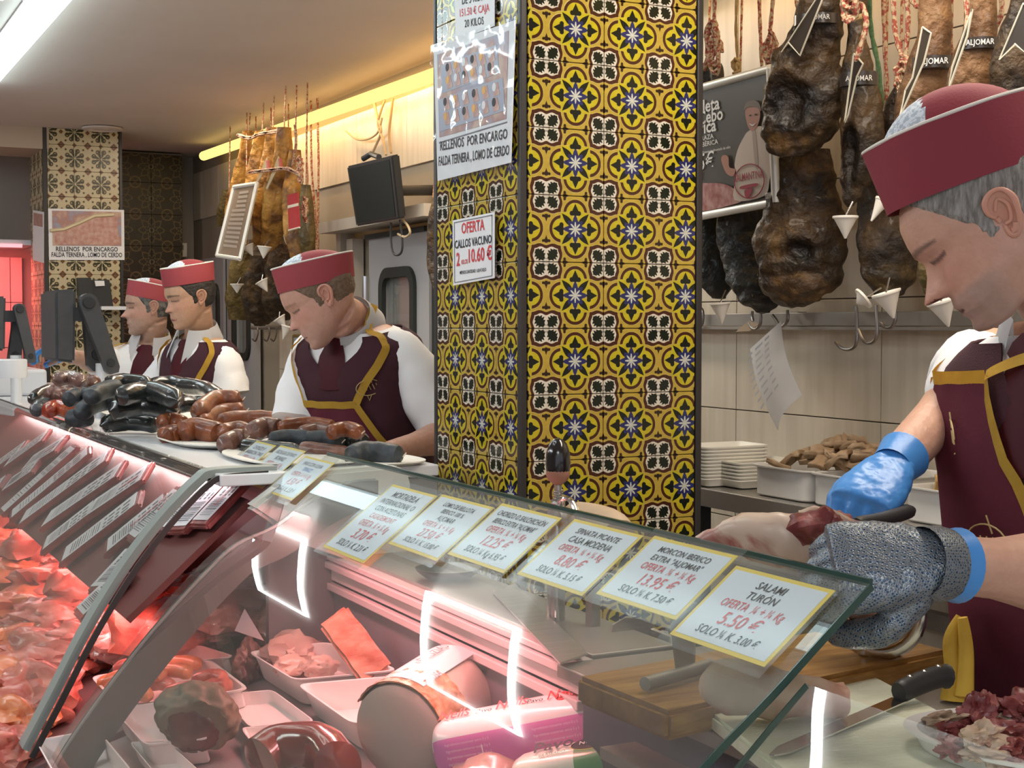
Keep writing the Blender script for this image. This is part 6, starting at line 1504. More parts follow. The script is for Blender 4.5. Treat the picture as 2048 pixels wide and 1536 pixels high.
def head_pt(t, z, full=.0, nose=1.0):
    """t=0 front; returns (side, forward, up) in head heights"""
    f, b, w_ = itab(FZ, z), itab(BZ, z), itab(WZ, z)*(1+full*gs(z+.28, .12))
    mid = b+(f-b)*.46 if z > -.2 else b+(f-b)*.40
    c, s = math.cos(t), math.sin(t)
    ex = .86
    x = w_*math.copysign(abs(s)**ex, s)
    y = mid+(f-mid)*math.copysign(abs(c)**.92, c) if c > 0 else mid+(mid-b)*math.copysign(abs(c)**.9, c)
    if c > 0:
        ax_ = abs(x)
        # nose
        if -.155 < z < .10:
            k = (.10-z)/.22; prof = .125*max(0, min(1, k))**1.25*nose
            if z < -.115: prof *= max(0, 1-((-.115-z)/.045)**1.6)
            wid = .030+.022*max(0, min(1, k)); y += prof*gs(ax_, wid)
            if z < -.06: y += .030*gs(ax_-.055, .022)*gs(z+.105, .026)*nose
        y -= .040*gs(ax_-.145, .055)*gs(z-.045, .040)          # sockets
        y += .026*gs(ax_-.135, .045)*gs(z-.038, .026)          # eyeballs under lids
        y += .016*gs(ax_-.12, .07)*gs(z-.105, .022)            # brow
        y += .018*gs(ax_-.20, .05)*gs(z+.06, .06)              # cheek
        y -= .010*gs(ax_-.15, .03)*gs(z+.22, .06)
        y += .012*gs(ax_, .06)*gs(z+.435, .035)
        if abs(z+.285) < .02: y -= .012*gs(ax_, .07)*(1-abs(z+.285)/.02)
    return x, y, z
def smooth_tab():
    pass
class Head:
    def __init__(s, c, az, pitch, H, roll=0, full=0, nose=1.0, jaw=.92):
        s.jaw = jaw
        s.c = V(c); s.H = H; s.f = az_vec(az, -pitch); side = s.f.cross(V((0, 0, 1))).normalized(); s.s = side; s.u = side.cross(s.f)
        if roll:
            R = Matrix.Rotation(math.radians(roll), 3, s.f); s.s = R@s.s; s.u = R@s.u
        s.full, s.nose = full, nose
    def W(s, x, y, z):
        if z < -.10: z = -.10+(z+.10)*s.jaw
        return s.c+(s.s*x+s.f*y+s.u*z)*s.H
    def L(s, p): d = (V(p)-s.c)/s.H; z = d.dot(s.u); z = z if z > -.10 else -.10+(z+.10)/s.jaw; return d.dot(s.s), d.dot(s.f), z
    def mesh(s, bm):
        nz, nt = 120, 110; rings = []
        for i in range(nz+1):
            q = i/nz; z = -.5+q*1.0; z = -.5*math.cos(math.pi*q)*.5+z*.5
            rings.append([s.W(*head_pt(2*math.pi*k/nt, z, s.full, s.nose)) for k in range(nt)])
        add_loft(bm, rings)
def ear(hd, sd, m, parent):
    H = hd.H
    # local ear plane: forward a, up b, outwards o
    def E(a, b, o): return hd.W(sd*(.298+o), -.03+a, .0+b)
    rim = [(.035, .015, .012), (.052, .055, .025), (.035, .105, .040), (-.015, .128, .055), (-.065, .110, .068), (-.085, .055, .072), (-.072, .0, .062), (-.045, -.055, .045), (-.015, -.095, .030), (.015, -.105, .018), (.028, -.075, .010), (.022, -.03, .008)]
    pts = spline([E(*r) for r in rim], 5)
    bm = tube(pts, [H*.011+H*.006*math.sin(i/len(pts)*9.4)**2 for i in range(len(pts))], 8)
    # concha sheet
    c = E(-.015, .02, .018); vs = [bm.verts.new(p) for p in pts]; cv = bm.verts.new(c)
    for a, b in zip(vs[:-1], vs[1:]): bm.faces.new((a, b, cv))
    bm.faces.new((vs[-1], vs[0], cv))
    add_tube(bm, spline([E(.02, .045, .026), E(-.02, .085, .040), E(-.045, .045, .048), E(-.035, .0, .042), E(-.01, -.035, .03), E(.018, -.035, .022)], 4), H*.010, 8)
    add_tube(bm, spline([E(-.025, -.06, .034), E(-.005, -.085, .028), E(.012, -.085, .02)], 3), H*.019, 8)
    add_tube(bm, [E(.030, -.012, .012), E(.034, .012, .016)], H*.013, 8)
    back = [E(.02, .08, -.01), E(-.05, .07, .02), E(-.055, 0, .02), E(-.01, -.07, -.0)]
    add_tube(bm, back, H*.02, 8)
    mk('ear', bm, m, parent)
def hand_tubes(bm, Wp, d, n, thumb, curl=(55, 75, 45), s=1.0, inflate=0, spread=0.0):
    d = V(d).normalized(); n = (V(n)-d*V(n).dot(d)).normalized(); b = d.cross(n); Wp = V(Wp); I = inflate
    rings = []
    for k, (t, w_, h_) in enumerate(((-.02, .026, .021), (0, .028, .021), (.025, .036, .020), (.05, .041, .018), (.08, .043, .016), (.098, .040, .012))):
        rings.append([Wp+d*(t*s)+b*((w_*s+I)*math.copysign(abs(math.cos(a))**.8, math.cos(a)))+n*((h_*s+I)*math.copysign(abs(math.sin(a))**.85, math.sin(a))) for a in [2*math.pi*q/20 for q in range(20)]])
    add_loft(bm, rings)
    for i, f in enumerate((.90, 1.0, .94, .76)):
        off = (-.031+.0207*i)*(-thumb)*-1
        off = (.031-.0207*i)*thumb
        p = Wp+d*((.092-.006*abs(i-1.3))*s)+b*off*s; ang = 0; pts = [p-d*.02*s, p]; dirn = d
        for L_, c in zip((.044, .027, .021), curl):
            ang += math.radians(c+i*3); dirn = (d*math.cos(ang)-n*math.sin(ang)+b*spread*(1.5-i)*thumb*-.12*-1).normalized(); p = p+dirn*(L_*f*s); pts.append(p)
        r = .0092*s*(1-.04*i)
        ps = spline(pts, 3); add_tube(bm, ps, [(r*1.05+I)*(1-.18*k/len(ps)) for k in range(len(ps)-1)]+[r*.45+I], 10)
    t0 = Wp+d*.022*s+b*.026*s*thumb-n*.006*s
    t1 = t0+(d*.62+b*thumb*.55-n*.45).normalized()*.042*s; t2 = t1+(d*.78+b*thumb*-.10-n*.60).normalized()*.034*s; t3 = t2+(d*.6-b*thumb*.45-n*.65).normalized()*.026*s
    ps = spline([t0, t1, t2, t3], 4); add_tube(bm, ps, [(.0135*s+I)*(1-.30*k/len(ps)) for k in range(len(ps)-1)]+[.006*s+I], 10)

TORSO = [(0, .165, .118, .0), (.12, .168, .125, .010), (.30, .165, .128, .018), (.50, .170, .122, .012), (.68, .184, .116, .006), (.80, .196, .104, .0), (.88, .190, .090, -.004), (.94, .150, .076, -.006), (1.0, .072, .064, 0)]
skin_vm = None
def person(lab, pelvis, neck, face_az, head, arms, hair, hatp, scale=1.0, voxel=.004, skin=(.56, .33, .24), brow=(.10, .06, .04), grey_stub=.0, tie=True, vest=True, bib=True, bulk=1.0, band=(.30, -.03), hair_low=-.16, mesh_hat=True, straps=True, bibtop=.62, bandh=.345, crown=.185, vneck=(.74, 2.7), sleeve_r=.024, shfwd=0, biboff=0, bibw=.62, mouth=.006):
    pel, nek = V(pelvis), V(neck); H = head.H
    root = empty('person', (pel.x, pel.y, .06), lab, 'person')
    sp = (nek-pel); L_ = sp.length; su = sp.normalized(); fd = az_vec(face_az); fd = (fd-su*fd.dot(su)).normalized(); sdv = fd.cross(su).normalized()   # person's own right
    def S(a, t, off=0.0):
        w_, dd_, fo = lerp_tab(TORSO, t); c = pel+sp*t+fd*(fo*scale)
        w_ = w_*scale*bulk+off; dd_ = dd_*scale*bulk+off; e = .80
        return c+sdv*(w_*math.copysign(abs(math.sin(a))**e, math.sin(a)))+fd*(dd_*math.copysign(abs(math.cos(a))**e, math.cos(a)))
    # --- one continuous body
    bm = new()
    add_loft(bm, [[S(2*math.pi*k/40, i/24) for k in range(40)] for i in range(25)])
    head.mesh(bm)
    nb = head.W(0, -.06, -.18); add_tube(bm, spline([nek-su*.05, nek+su*.01, nek.lerp(nb, .6), nb], 4), [.062*scale]*4+[.056*scale]*9, 20)
    add_tube(bm, [head.W(0, .0, -.30), nek+fd*.02], .045*scale, 16)
    sh = {}
    for side in (1, -1):
        sj = pel+sp*.815+sdv*(side*.165*scale*bulk)+(fd*shfwd if side == 1 else fd*0); sh[side] = sj
        add_tube(bm, [pel+sp*.86+sdv*side*.06*scale, sj], .055*scale, 16)
        lg = pel+sdv*side*.085*scale
        add_tube(bm, [lg+V((0, 0, .03)), V((lg.x, lg.y, .52)), V((lg.x, lg.y, .14))], [.088*scale, .062*scale, .045*scale], 16)
        add_tube(bm, [V((lg.x, lg.y, .10))-fd*.06, V((lg.x, lg.y, .095))+V((fd.x, fd.y, 0))*.16], .036, 12)
    for side, elb, wri, hd_, nn_, thumb, curl, *_r in arms:
        elb, wri = V(elb), V(wri); sj = sh[side]
        ps = spline([sj, sj.lerp(elb, .5), elb], 5); n = len(ps)
        add_tube(bm, ps, [(.052-.012*k/n)*scale*bulk**.5 for k in range(n)], 16)
        ps = spline([elb, elb.lerp(wri, .35), wri], 5); n = len(ps)
        add_tube(bm, ps, [(.042+.010*math.sin(min(1, k/n*1.6)*math.pi)-.013*k/n)*scale*bulk for k in range(n)], 16)
        hand_tubes(bm, wri, hd_, nn_, thumb, curl, scale)
    b2 = remeshed(bm, voxel, 'body', 3)
    # skin colouring by place on the face
    me_cols = []
    sk = np.array(skin)
    for v in b2.verts:
        x, y, z = head.L(v.co); c = sk.copy()
        if abs(x) < .5 and -.6 < z < .6 and -.5 < y < .6:
            ax_ = abs(x); red_ = .30*gs(ax_-.20, .08)*gs(z+.06, .08)+.38*gs(ax_, .06)*gs(z+.09, .05)
            c = c*(1-red_)+np.array((.60, .22, .17))*red_
            if y > .08:
                st = grey_stub*max(0, min(1, (-.16-z)/.06))*(1 if ax_ > .0 else 1)
                st = max(st, grey_stub*.8*gs(z+.215, .025)*gs(ax_, .10)); st *= max(0, min(1, (y-.10)/.12))
                c = c*(1-st)+np.array((.30, .25, .23))*st
                if ax_ < .125:
                    lw = .026*math.cos(ax_/.125*1.5); 
                    if abs(z+.288) < lw: c = np.array((.44, .15, .13))
                    if abs(z+.287) < mouth*(1-(ax_/.125)**2)+.003: c = np.array((.10, .03, .03))
                zb = .125-.9*(ax_-.12)**2
                if .04 < ax_ < .235:
                    kb_ = max(0, min(1, (.024*(1.3-ax_*3)-abs(z-zb))/.012)); c = c*(1-.8*kb_)+np.array(brow)*.8*kb_
                if .075 < ax_ < .205:
                    zl = .030-1.8*(ax_-.14)**2*-1
                    kl_ = max(0, min(1, (.017-abs(z-zl))/.010)); c = c*(1-.85*kl_)+np.array((.07, .04, .035))*.85*kl_
                if abs(ax_-.045) < .02 and abs(z+.135) < .012 and y > .42: c = np.array((.12, .04, .03))
        me_cols.append(c)
    me_ = mk('body', b2, skin_mat, root)
    at = me_.data.color_attributes.new('Col', 'FLOAT_COLOR', 'POINT'); arr = np.ones((len(me_cols), 4), np.float32); arr[:, :3] = np.array(me_cols); at.data.foreach_set('color', arr.ravel())
    em = pm('ear_skin', tuple(skin[i]*(1.0, .86, .84)[i] for i in range(3)), .5, sss=.15)
    for sd_ in (1, -1): ear(head, sd_, em, root)
    # --- hair under the hat
    bm = new(); nz, nt = 90, 150; rows = []
    for i in range(nz+1):
        z = -.28+i/nz*.72; row = []
        for k in range(nt):
            t = 2*math.pi*k/nt; x, y, z2 = head_pt(t, z, 0, 0)
            wob = .018*noise.noise(V((x*22, y*22, 3)))+.012*noise.noise(V((x*60, y*60, z*9)))
            line = hair_low+max(0, (y+.32))*-.1 if y < -.10 else (-.02 if y < .05 else -.02+(y-.05)*1.5)
            if y < .05 and y > -.10: line = .10 if y < -.0 else .10-(y/.05)*.12
            if .02 < y < .09: line = min(line, -.07)
            m_ = max(-1, min(1, (z-line+wob)/.035)); m_ = min(m_, max(-1, (.36-y)/.04))
            c_ = -.03+.045*(m_+1)/2*1.35+.006*noise.noise(V((x*30, y*30, z*30)))
            sc = 1+c_; row.append((bm.verts.new(head.W(x*sc, y*sc, z2*(1 if z2 < .3 else 1+c_))), m_))
        rows.append(row)
    for i in range(nz):
        for k in range(nt):
            q = [rows[i][k], rows[i][(k+1) % nt], rows[i+1][(k+1) % nt], rows[i+1][k]]
            if max(a[1] for a in q) > -.95: bm.faces.new([a[0] for a in q])
    bmesh.ops.delete(bm, geom=[v for v in bm.verts if not v.link_faces], context='VERTS')
    mk('hair', bm, hair, root)
    # --- hat: folded cap band with white piping, mesh panel and crown
    hm, pip, meshm = hatp
    hat = new(); zf, zb_ = band; nseg = 64
    tau = math.atan((zf-zb_)/.865); hf = head.f*math.cos(tau)+head.u*math.sin(tau); hu = head.u*math.cos(tau)-head.f*math.sin(tau); hc = head.W(0, -.02, (zf+zb_)/2)
    def ringh(zoff, fw_, bk_, wd_, pin=1.0):
        out = []
        for k in range(nseg):
            t = 2*math.pi*k/nseg; c_, s_ = math.cos(t), math.sin(t)
            y = (fw_ if c_ > 0 else bk_)*math.copysign(abs(c_)**.92, c_)
            x = wd_*math.copysign(abs(s_)**pin, s_)
            out.append(hc+(head.s*x+hf*y+hu*zoff)*head.H)
        return out
    r0 = ringh(0, .442, .44, .325, .95); r1 = ringh(bandh*.5, .448, .465, .33, 1.1); r2 = ringh(bandh, .456, .49, .305, 1.3); r3 = ringh(bandh-.002, .441, .475, .290, 1.3); r4 = ringh(.01, .415, .43, .315, .95)
    add_loft(hat, [r0, r1, r2, r3, r4], cap=False)
    jitter(hat, .0016*scale, 14, 2)
    hatroot = mk('cap', hat, hm, root)
    mk('cap_piping', tube([p.lerp(q, .5)+head.u*.003 for p, q in zip(r2, r3)]+[r2[0].lerp(r3[0], .5)+head.u*.003], .0024*scale, 6), pip, hatroot)
    dome = new(); rows = []
    base_ = ringh(.14, .425, .43, .27, 1.0); top = hc+hu*((bandh+crown)*head.H)+hf*(.0*head.H)
    for i in range(13):
        a = i/12*math.pi/2; rows.append([top+((p-top)-hu*(p-top).dot(hu))*math.cos(a)+hu*((p-top).dot(hu)*(1-math.sin(a))) for p in base_])
    add_loft(dome, rows); dm = mk('cap_crown', dome, [hm, meshm], hatroot)
    for p in dm.data.polygons:
        c_ = p.center+V(WL[dm.name]); y = (c_-hc).dot(hf)/head.H; p.material_index = 1 if y > .10 else 0
    # --- shirt
    shirt = new(); add_loft(shirt, [[S(2*math.pi*k/48, t, .007) for k in range(48)] for t in [.45+.52*i/20 for i in range(21)]], cap=False)
    mk('shirt', shirt, shirt_m, root)
    for side, elb, wri, *_r in arms:
        sj = sh[side]; elb = V(elb); k_ = _r[4] if len(_r) > 4 else .62
        e = sj.lerp(elb, k_); ax_ = (elb-sj).normalized()
        st = pel+sp*.83+sdv*(side*.11*scale*bulk)
        slv = new(); ps = spline([st, sj-su*.004, sj.lerp(e, .5), e], 6); n = len(ps)
        rr = [(.054+sleeve_r*min(1, k/(n*.75)))*scale for k in range(n)]; rr = [r*(1+.02*k/n) for k, r in enumerate(rr)]
        add_tube(slv, ps+[e-ax_*.002], rr+[rr[-1]*.93], 28, 1.0, cap=False)
        rp = tube([e-ax_*.002, e-ax_*.03], [rr[-1]*.93, rr[-1]*.9], 28, cap=False); t_ = bpy.data.meshes.new('t'); rp.to_mesh(t_); rp.free(); slv.from_mesh(t_); bpy.data.meshes.remove(t_)
        jitter(slv, .007*scale, 13, side+3); jitter(slv, .003*scale, 34, 8)
        mk('sleeve', slv, shirt_m, root)
    # collar
    col = new(); nkd = (head.W(0, -.05, -.25)-nek).normalized(); nkd = (nkd*.75+su*.45).normalized(); a_u = (fd-nkd*fd.dot(nkd)).normalized(); a_s = a_u.cross(nkd).normalized()
    N2 = 40; lo_, hi_, fo_ = [], [], []
    for k in range(N2+1):
        t = math.radians(22+316*k/N2); c_, s_ = math.cos(t), math.sin(t); dirn = a_u*c_+a_s*s_
        cb = nek+nkd*.0-su*.012
        kb = .90 if c_ < 0 else 1.0; dirn = dirn*kb
        hi_.append(cb+dirn*.076*scale+nkd*.062*scale); lo_.append(cb+dirn*.088*scale)
        pt = max(0, 1-abs(min(k, N2-k))/7); fo_.append(cb+dirn*(.102+.024*pt)*scale-nkd*(.004+.060*pt)*scale+a_u*.016*pt)
    add_loft(col, [lo_, hi_, [h+ (f-h)*.12+nkd*.003 for h, f in zip(hi_, fo_)], fo_], cap=False, closed=False)
    bmesh.ops.solidify(col, geom=list(col.faces), thickness=.003); mk('collar', col, shirt_m, root)
    if tie:
        tb = new(); add_loft(tb, [[S(a, t, .014+.010*(1-abs(a/w_) if w_ else 0)) for a in [w_*(-1+2*q/8) for q in range(9)]] for t, w_ in ((.975, .10), (.955, .16), (.93, .18), (.915, .12), (.85, .16), (.75, .19), (.65, .20))], cap=False, closed=False)
        bmesh.ops.solidify(tb, geom=list(tb.faces), thickness=-.004); mk('tie', tb, tie_m, root)
    # vest
    if vest:
        vb = new(); N3 = 72; rows = []
        ts = [.0+.955*i/34 for i in range(35)]
        for t in ts:
            a0 = max(0, (t-vneck[0])*vneck[1])
            rows.append([vb.verts.new(S(a0+(2*math.pi-2*a0)*k/N3, t, .015)) for k in range(N3+1)])
        for i in range(34):
            for k in range(N3): vb.faces.new((rows[i][k], rows[i][k+1], rows[i+1][k+1], rows[i+1][k]))
        bmesh.ops.remove_doubles(vb, verts=vb.verts, dist=1e-5)
        bmesh.ops.delete(vb, geom=[v for v in vb.verts if not v.link_faces], context='VERTS')
        jitter(vb, .004*scale, 9, 4); jitter(vb, .0015*scale, 30, 6)
        bmesh.ops.solidify(vb, geom=list(vb.faces), thickness=.003); mk('vest', vb, vest_m, root)
    # apron: bib, skirt, yellow trim and neck straps
    def Q(a, t, off): return S(a+biboff*max(0, min(1, t*2)), t, off)
    if bib:
        ap = new(); rows = []
        for i in range(31):
            t = -.55+(bibtop+.55)*i/30; 
            wa = 1.25 if t < .18 else 1.25-(1.25-bibw)*min(1, (t-.18)/(bibtop-.18))**.75
            if t < 0: row = [Q(-wa+2*wa*k/24, 0, .030)+V((0, 0, t*L_))+fd*(-.02*t) for k in range(25)]
            else: row = [Q(-wa+2*wa*k/24, t, .024+.006*math.sin(k*.8+t*5)*(1-t)) for k in range(25)]
            rows.append(row)
        add_loft(ap, rows, cap=False, closed=False); bmesh.ops.solidify(ap, geom=list(ap.faces), thickness=.003); mk('apron', ap, apron_m, root)
        tr = new(); up_t = rows[-1]; 
        def rib(pts, w_, nrm_f):
            Lr, Rr = [], []
            for i, p in enumerate(pts):
                d = (pts[min(i+1, len(pts)-1)]-pts[max(i-1, 0)]).normalized(); nn_ = nrm_f(p); s_ = d.cross(nn_).normalized(); Lr.append(p+s_*w_/2+nn_*.004); Rr.append(p-s_*w_/2+nn_*.004)
            b = new(); add_loft(b, [Lr, Rr], cap=False, closed=False); bmesh.ops.solidify(b, geom=list(b.faces), thickness=.003); return b
        def nf(p):
            c = pel+sp*max(0, min(1, (p-pel).dot(su)/L_)); n_ = p-c; n_ -= su*n_.dot(su); return n_.normalized() if n_.length > 1e-4 else fd
        mk('top_trim', rib(up_t, .020*scale, nf), trim_m, root)
        for e in (0, -1): mk('side_trim', rib([r_[e] for r_ in rows[6:]], .018*scale, nf), trim_m, root)
        if straps:
            for sg in (-1, 1):
                a0 = bibw*sg; pts = []
                for i in range(13):
                    q = i/12; t = bibtop+(.955-bibtop)*q; a = a0+(sg*1.0-a0)*q**1.2; pts.append(Q(a, t, .024))
                pts += [nek+a_s*(-sg)*-.082*scale*1+nkd*.01-a_u*.00*1]
                pts[-1] = nek+(pts[-2]-nek).normalized()*.088*scale+nkd*.008
                pts += [nek+((pts[-1]-nek)*.55-a_u*.07*scale)+nkd*.012]
                mk('neck_strap', rib(spline(pts, 3), .022*scale, lambda p: ((p-nek-su*-.1)-su*(p-nek).dot(su)).normalized()), trim_m, root)
    # trousers & shoes
    tq = new()
    for side in (1, -1):
        lg = pel+sdv*side*.085*scale; add_tube(tq, [lg+V((0, 0, .02)), V((lg.x, lg.y, .52)), V((lg.x, lg.y, .13))], [.105*scale, .080*scale, .068*scale], 20)
    add_loft(tq, [[S(2*math.pi*k/32, t, .006) for k in range(32)] for t in (0, .05, .1, .14)])
    mk('trousers', tq, trouser_m, root)
    for side in (1, -1):
        lg = pel+sdv*side*.085*scale; ff = V((fd.x, fd.y, 0)).normalized()
        mk('shoe', tube([V((lg.x, lg.y, .105))-ff*.07, V((lg.x, lg.y, .115)), V((lg.x, lg.y, .10))+ff*.10, V((lg.x, lg.y, .095))+ff*.18], [.036, .044, .042, .030], 16), black_pl, root)
    # chest emblem in gold thread
    def emblem(a, t, w_, off=.019):
        c_ = S(a, t, off); n_ = nf(c_); r_ = su.cross(n_).normalized(); u_ = n_.cross(r_)
        ring_ = [c_+r_*(w_*math.cos(k))+u_*(w_*.62*math.sin(k))+n_*.003 for k in [2*math.pi*q/24 for q in range(21)]]
        bm = tube(ring_, .0012*scale, 5)
        for k in range(5): add_tube(bm, [c_+r_*(w_*(-.6+.3*k))+u_*(w_*.25)+n_*.003, c_+r_*(w_*(-.45+.3*k))-u_*(w_*.2)+n_*.003], .0011*scale, 5)
        add_tube(bm, [c_+r_*w_*.1+u_*w_*.9+n_*.003, c_+r_*w_*.3+u_*w_*.35+n_*.003], .0012*scale, 5)
        add_tube(bm, [c_-r_*w_*.2-u_*w_*.6+n_*.003, c_-r_*w_*.1-u_*w_*1.05+n_*.003, c_+r_*w_*.15-u_*w_*.6+n_*.003], .0012*scale, 5)
        mk('emblem', bm, thread_m, root)
    return root, S, emblem, dict(sh=sh, sdv=sdv, fd=fd, su=su, pel=pel, sp=sp, nf=nf)
skin_mat = pm('skin', (1, 1, 1), .46, col2=(.90, .88, .86), scale=60, vcol='Col', bump=.35, bscale=120, sss=.12, lo=.3, hi=.7)
shirt_m = pm('white_shirt', (.82, .81, .82), .8, bump=.1, bscale=300)
vest_m = pm('maroon_knit_vest', (.048, .012, .020), .9, bump=.3, bscale=400)
apron_m = pm('maroon_apron', (.22, .038, .066), .8, col2=(.19, .032, .056), scale=5, bump=.15, bscale=200)
tie_m = pm('maroon_tie', (.12, .015, .025), .6)
trouser_m = pm('dark_trousers', (.04, .012, .02), .9)
cap_m = pm('maroon_cap', (.24, .030, .045), .75, bump=.12, bscale=260)
cap_m2 = pm('red_cap', (.30, .045, .055), .75, bump=.12, bscale=260)
pip_m = pm('white_piping', (.80, .76, .68), .7)
capmesh_m = pm('cap_mesh', (.72, .78, .84), .8, col2=(.45, .52, .60), scale=160, lo=.48, hi=.52)
trim_m = pm('yellow_trim', (.72, .46, .06), .7, col2=(.66, .40, .05), scale=30, bump=.3)
thread_m = pm('gold_thread', (.50, .38, .16), .5)
hair_grey = pm('grey_hair', (.17, .155, .135), .6, col2=(.38, .36, .33), scale=70, stretch=(3, 3, .6), bump=1.0, bscale=150)
hair_dark = pm('dark_hair', (.018, .014, .012), .5, col2=(.04, .032, .028), scale=60, bump=1.0, bscale=120)
hair_brown = pm('short_brown_hair', (.13, .08, .05), .65, col2=(.20, .13, .085), scale=120, bump=.8, bscale=200)
hair_pepper = pm('pepper_hair', (.035, .032, .03), .6, col2=(.16, .15, .14), scale=60, bump=1.0, bscale=120)
glove_blue = pm('blue_nitrile', (.06, .24, .62), .33, col2=(.08, .30, .70), scale=10, bump=.3, bscale=40)

# chain mail: fine interlocked rings drawn in the material's relief
def mail_mat():
    m = bpy.data.materials.new('chain_mail'); m.use_nodes = True; nt = m.node_tree; L = nt.links; b = nt.nodes['Principled BSDF']
    tc = nd(nt, 'ShaderNodeTexCoord'); vo = nd(nt, 'ShaderNodeTexVoronoi', feature='F1'); vo.inputs['Scale'].default_value = 260; vo.inputs['Randomness'].default_value = .25
    mp = nd(nt, 'ShaderNodeMapping'); mp.inputs['Rotation'].default_value = (.3, .5, .78); L.new(tc.outputs['Object'], mp.inputs[0]); L.new(mp.outputs[0], vo.inputs['Vector'])
    r = nd(nt, 'ShaderNodeValToRGB'); e = r.color_ramp.elements; e[0].position = .25; e[0].color = (.03, .07, .14, 1); e[1].position = .46; e[1].color = (.24, .27, .30, 1)
    k = e.new(.62); k.color = (.20, .22, .23, 1); k = e.new(.75); k.color = (.10, .11, .13, 1)
    L.new(vo.outputs['Distance'], r.inputs[0]); L.new(r.outputs[0], b.inputs['Base Color']); b.inputs['Roughness'].default_value = .34; b.inputs['Metallic'].default_value = .55
    bp = nd(nt, 'ShaderNodeBump'); bp.inputs['Strength'].default_value = .9; bp.inputs['Distance'].default_value = .002; bw = nd(nt, 'ShaderNodeRGBToBW'); L.new(r.outputs[0], bw.inputs[0]); L.new(bw.outputs[0], bp.inputs['Height']); L.new(bp.outputs[0], b.inputs['Normal'])
    return m
mail = mail_mat()
def glove(root, wri, d, n, thumb, curl, s, m, name, cuff=.045, inflate=.0025, vox=.0028, flare=.004, jit=.0015, extra=None):
    bm = new(); hand_tubes(bm, wri, d, n, thumb, curl, s, inflate)
    if extra: extra(bm)
    b2 = remeshed(bm, vox, name, 3); jitter(b2, jit, 60, 2); o = mk(name, b2, m, root)
    return o

# near man, right edge
hd1 = Head(P(1994, 448, d=1.78), -46, 38, .243, full=.17, nose=1.14, jaw=.80)
e1 = P(1995, 705, d=2.26); w1 = P(1790, 930, d=2.00)
e2 = P(2150, 1150, d=1.70); w2 = P(1880, 1128, d=1.60)
d1 = (P(1722, 1008, d=1.93)-w1).normalized(); n1 = (UP*.75+RT*-.1-FW*.45).normalized()
d2 = (P(1700, 1135, d=1.60)-w2).normalized(); n2 = (-FW*.82+UP*.55).normalized()
R1, S1, emb1, I1 = person('man in maroon vest, apron and cap leaning over the board, one steel mesh glove', (1.65, 1.375, .93), P(2145, 632, d=1.98), -94, hd1,
    [(1, e1, w1, d1, n1, 1, (62, 70, 45), .42), (-1, e2, w2, d2, n2, -1, (58, 72, 50), .45)], hair_grey, (cap_m, pip_m, capmesh_m), voxel=.0033, skin=(.62, .36, .265), grey_stub=.5, bulk=1.05, shfwd=.02, bibw=.46, biboff=.66, vneck=(.82, 2.0), mouth=.016, band=(.38, .09), bibtop=.88, brow=(.12, .08, .06), hair_low=-.20)
emb1(-.55 if False else .50, .74, .040); emb1(.12, .50, .045, .032)
emb1(-.55, .80, .036)
glove(R1, w1+d1*.004, d1, n1, 1, (62, 70, 45), 1.06, glove_blue, 'blue_glove')
ax_ = (e1-w1).normalized()
mk('glove_cuff', tube([w1-ax_*.01, w1+ax_*.012, w1+ax_*.030, w1+ax_*.032], [.031, .034, .0375, .035], 24, cap=False), glove_blue, R1)
ax2 = (e2-w2).normalized()
mk('blue_cuff', tube([w2-ax2*.012, w2+ax2*.012, w2+ax2*.026, w2+ax2*.027], [.035, .040, .043, .040], 28, cap=False), glove_blue, R1)
glove(R1, w2-ax2*.006, d2, n2, -1, (50, 66, 50), 1.20, mail, 'mesh_glove', inflate=.0055)
mk('mesh_cuff', tube([w2-ax2*.03, w2-ax2*.008, w2+ax2*.006], [.040, .043, .041], 28, cap=False), mail, R1)
wf = P(1835, 1170, d=1.575)
bm = new(); add_prism(bm, [P(1822, 1118, d=1.565), P(1868, 1128, d=1.57), P(1905, 1190, d=1.58), P(1850, 1200, d=1.575), P(1834, 1226, d=1.575), P(1826, 1190, d=1.57)], FW*.006)
bmesh.ops.subdivide_edges(bm, edges=list(bm.edges), cuts=4, use_grid_fill=True); jitter(bm, .003, 60, 1); mk('mesh_flap', bm, mail, R1)
# apron tie hanging at the hip
tie_pts = [P(1925, 1235, d=1.86), P(1905, 1280, d=1.86), P(1912, 1340, d=1.86), P(1908, 1400, d=1.86)]
mk('apron_tie', tube(spline(tie_pts, 5), [.006+.006*k/15 for k in range(16)], 10, 1.6), trim_m, R1)
mk('apron_tie', tube(spline([P(1925, 1235, d=1.85), P(1932, 1300, d=1.85), P(1928, 1390, d=1.85)], 5), [.005+.005*k/10 for k in range(11)], 10, 1.5), trim_m, R1)
# knife in the blue gloved hand
kn2 = empty('knife', P(1745, 1040, d=1.86), 'black handled boning knife held in the blue gloved hand', 'knife')
ka, kb_ = P(1712, 1048, d=1.84), P(1822, 1020, d=1.93)
mk('handle', tube(spline([ka, ka.lerp(kb_, .5)+V((0, 0, -.003)), kb_], 5), [.010]+[.0125]*9+[.008], 12, .8), black_pl, kn2)
mk('blade', prism([ka+V((0, 0, .008)), ka-V((0, 0, .010)), P(1655, 1072, d=1.78), P(1650, 1066, d=1.78)], FW*.0018), chrome, kn2, smooth=False)

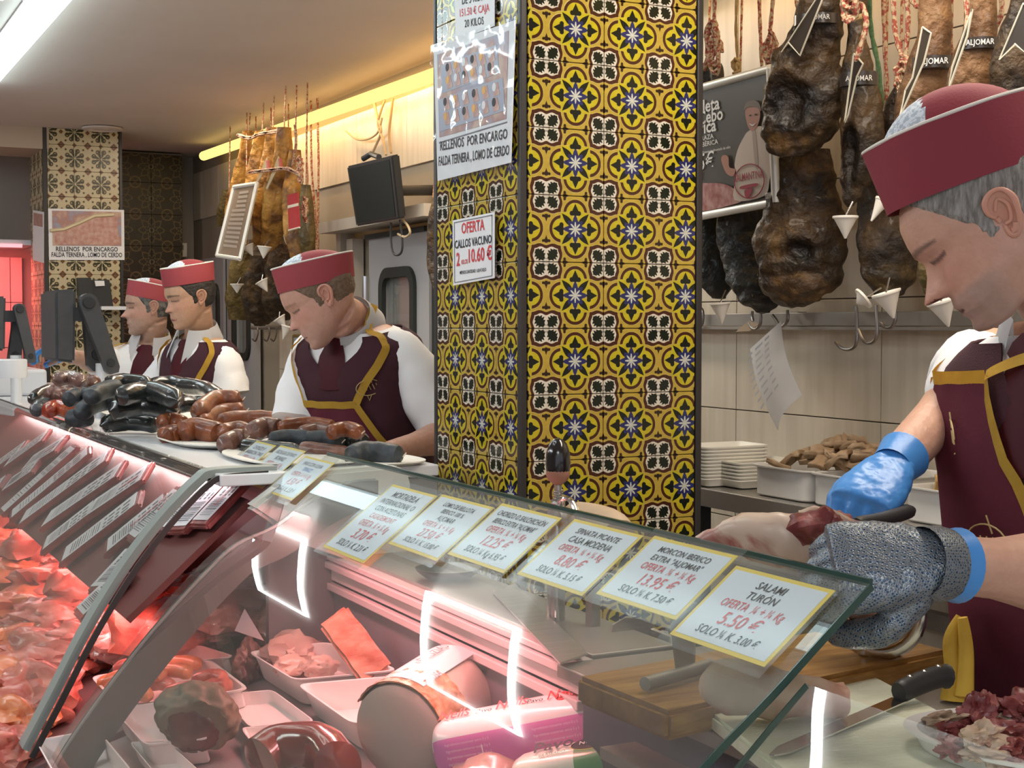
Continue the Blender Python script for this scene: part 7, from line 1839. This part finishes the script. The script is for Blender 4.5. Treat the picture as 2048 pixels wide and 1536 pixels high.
# centre man
hd2 = Head(P(646, 597, d=3.82), -72, 32, .238, full=.06, nose=.9)
R2, S2, emb2, I2 = person('man in maroon vest and cap with head bowed behind the chorizo trays', P(752, 945, d=4.02), P(706, 650, d=3.93), -118, hd2,
    [(-1, P(905, 868, d=3.86), P(778, 905, d=3.62), (P(700, 915, d=3.52)-P(778, 905, d=3.62)), UP*.9-FW*.3, -1, (20, 25, 20), .80), (1, P(590, 880, d=3.95), P(560, 930, d=3.75), -RT*.4-UP*.3-FW*.5, UP, 1, (30, 40, 30), .80)], hair_brown, (cap_m2, pip_m, capmesh_m), voxel=.0042, skin=(.60, .34, .26), grey_stub=.12, bulk=.97, bibw=.42, band=(.31, .02), bandh=.27, crown=.12, bibtop=.56, brow=(.30, .17, .11), hair_low=-.12)
emb2(-.62, .66, .034)
# young man
hd3 = Head(P(383, 597, d=5.62), -98, 14, .236, nose=.85)
R3, S3, emb3, I3 = person('young dark haired man in maroon vest and cap, left of centre', P(405, 930, d=5.75), P(400, 670, d=5.70), -112, hd3,
    [(-1, P(462, 800, d=5.60), P(420, 850, d=5.45), -RT*.8-UP*.4-FW*.3, UP, -1, (20, 25, 20), .85), (1, P(300, 800, d=5.85), P(285, 850, d=5.6), -FW, UP, 1, (20, 20, 20), .8)], hair_dark, (cap_m2, pip_m, capmesh_m), voxel=.005, skin=(.50, .30, .20), grey_stub=0, bibw=.5, bulk=.92, band=(.29, .22), bandh=.29, crown=.11, bibtop=.50, brow=(.03, .02, .015))
emb3(-.5, .60, .03)
# older man
hd4 = Head(P(300, 617, d=6.15), -82, 4, .238, nose=1.1)
R4, S4, emb4, I4 = person('older man in white shirt, tie and yellow strapped apron behind the young man', P(296, 940, d=6.25), P(304, 682, d=6.22), -150, hd4,
    [(1, P(195, 725, d=6.12), P(140, 712, d=5.95), -RT*.95+UP*.25, UP, 1, (30, 40, 30), .72), (-1, P(345, 830, d=6.2), P(330, 890, d=6.0), -FW, UP, -1, (20, 20, 20), .8)], hair_pepper, (cap_m2, pip_m, capmesh_m), voxel=.005, skin=(.44, .27, .20), grey_stub=.25, bulk=1.0, band=(.28, .04), bandh=.27, crown=.12, bibtop=.50, brow=(.03, .025, .02), vest=False)
glove(R4, P(138, 712, d=5.95), -RT*.95+UP*.25, UP, 1, (30, 40, 30), 1.1, glove_blue, 'blue_glove', vox=.004)
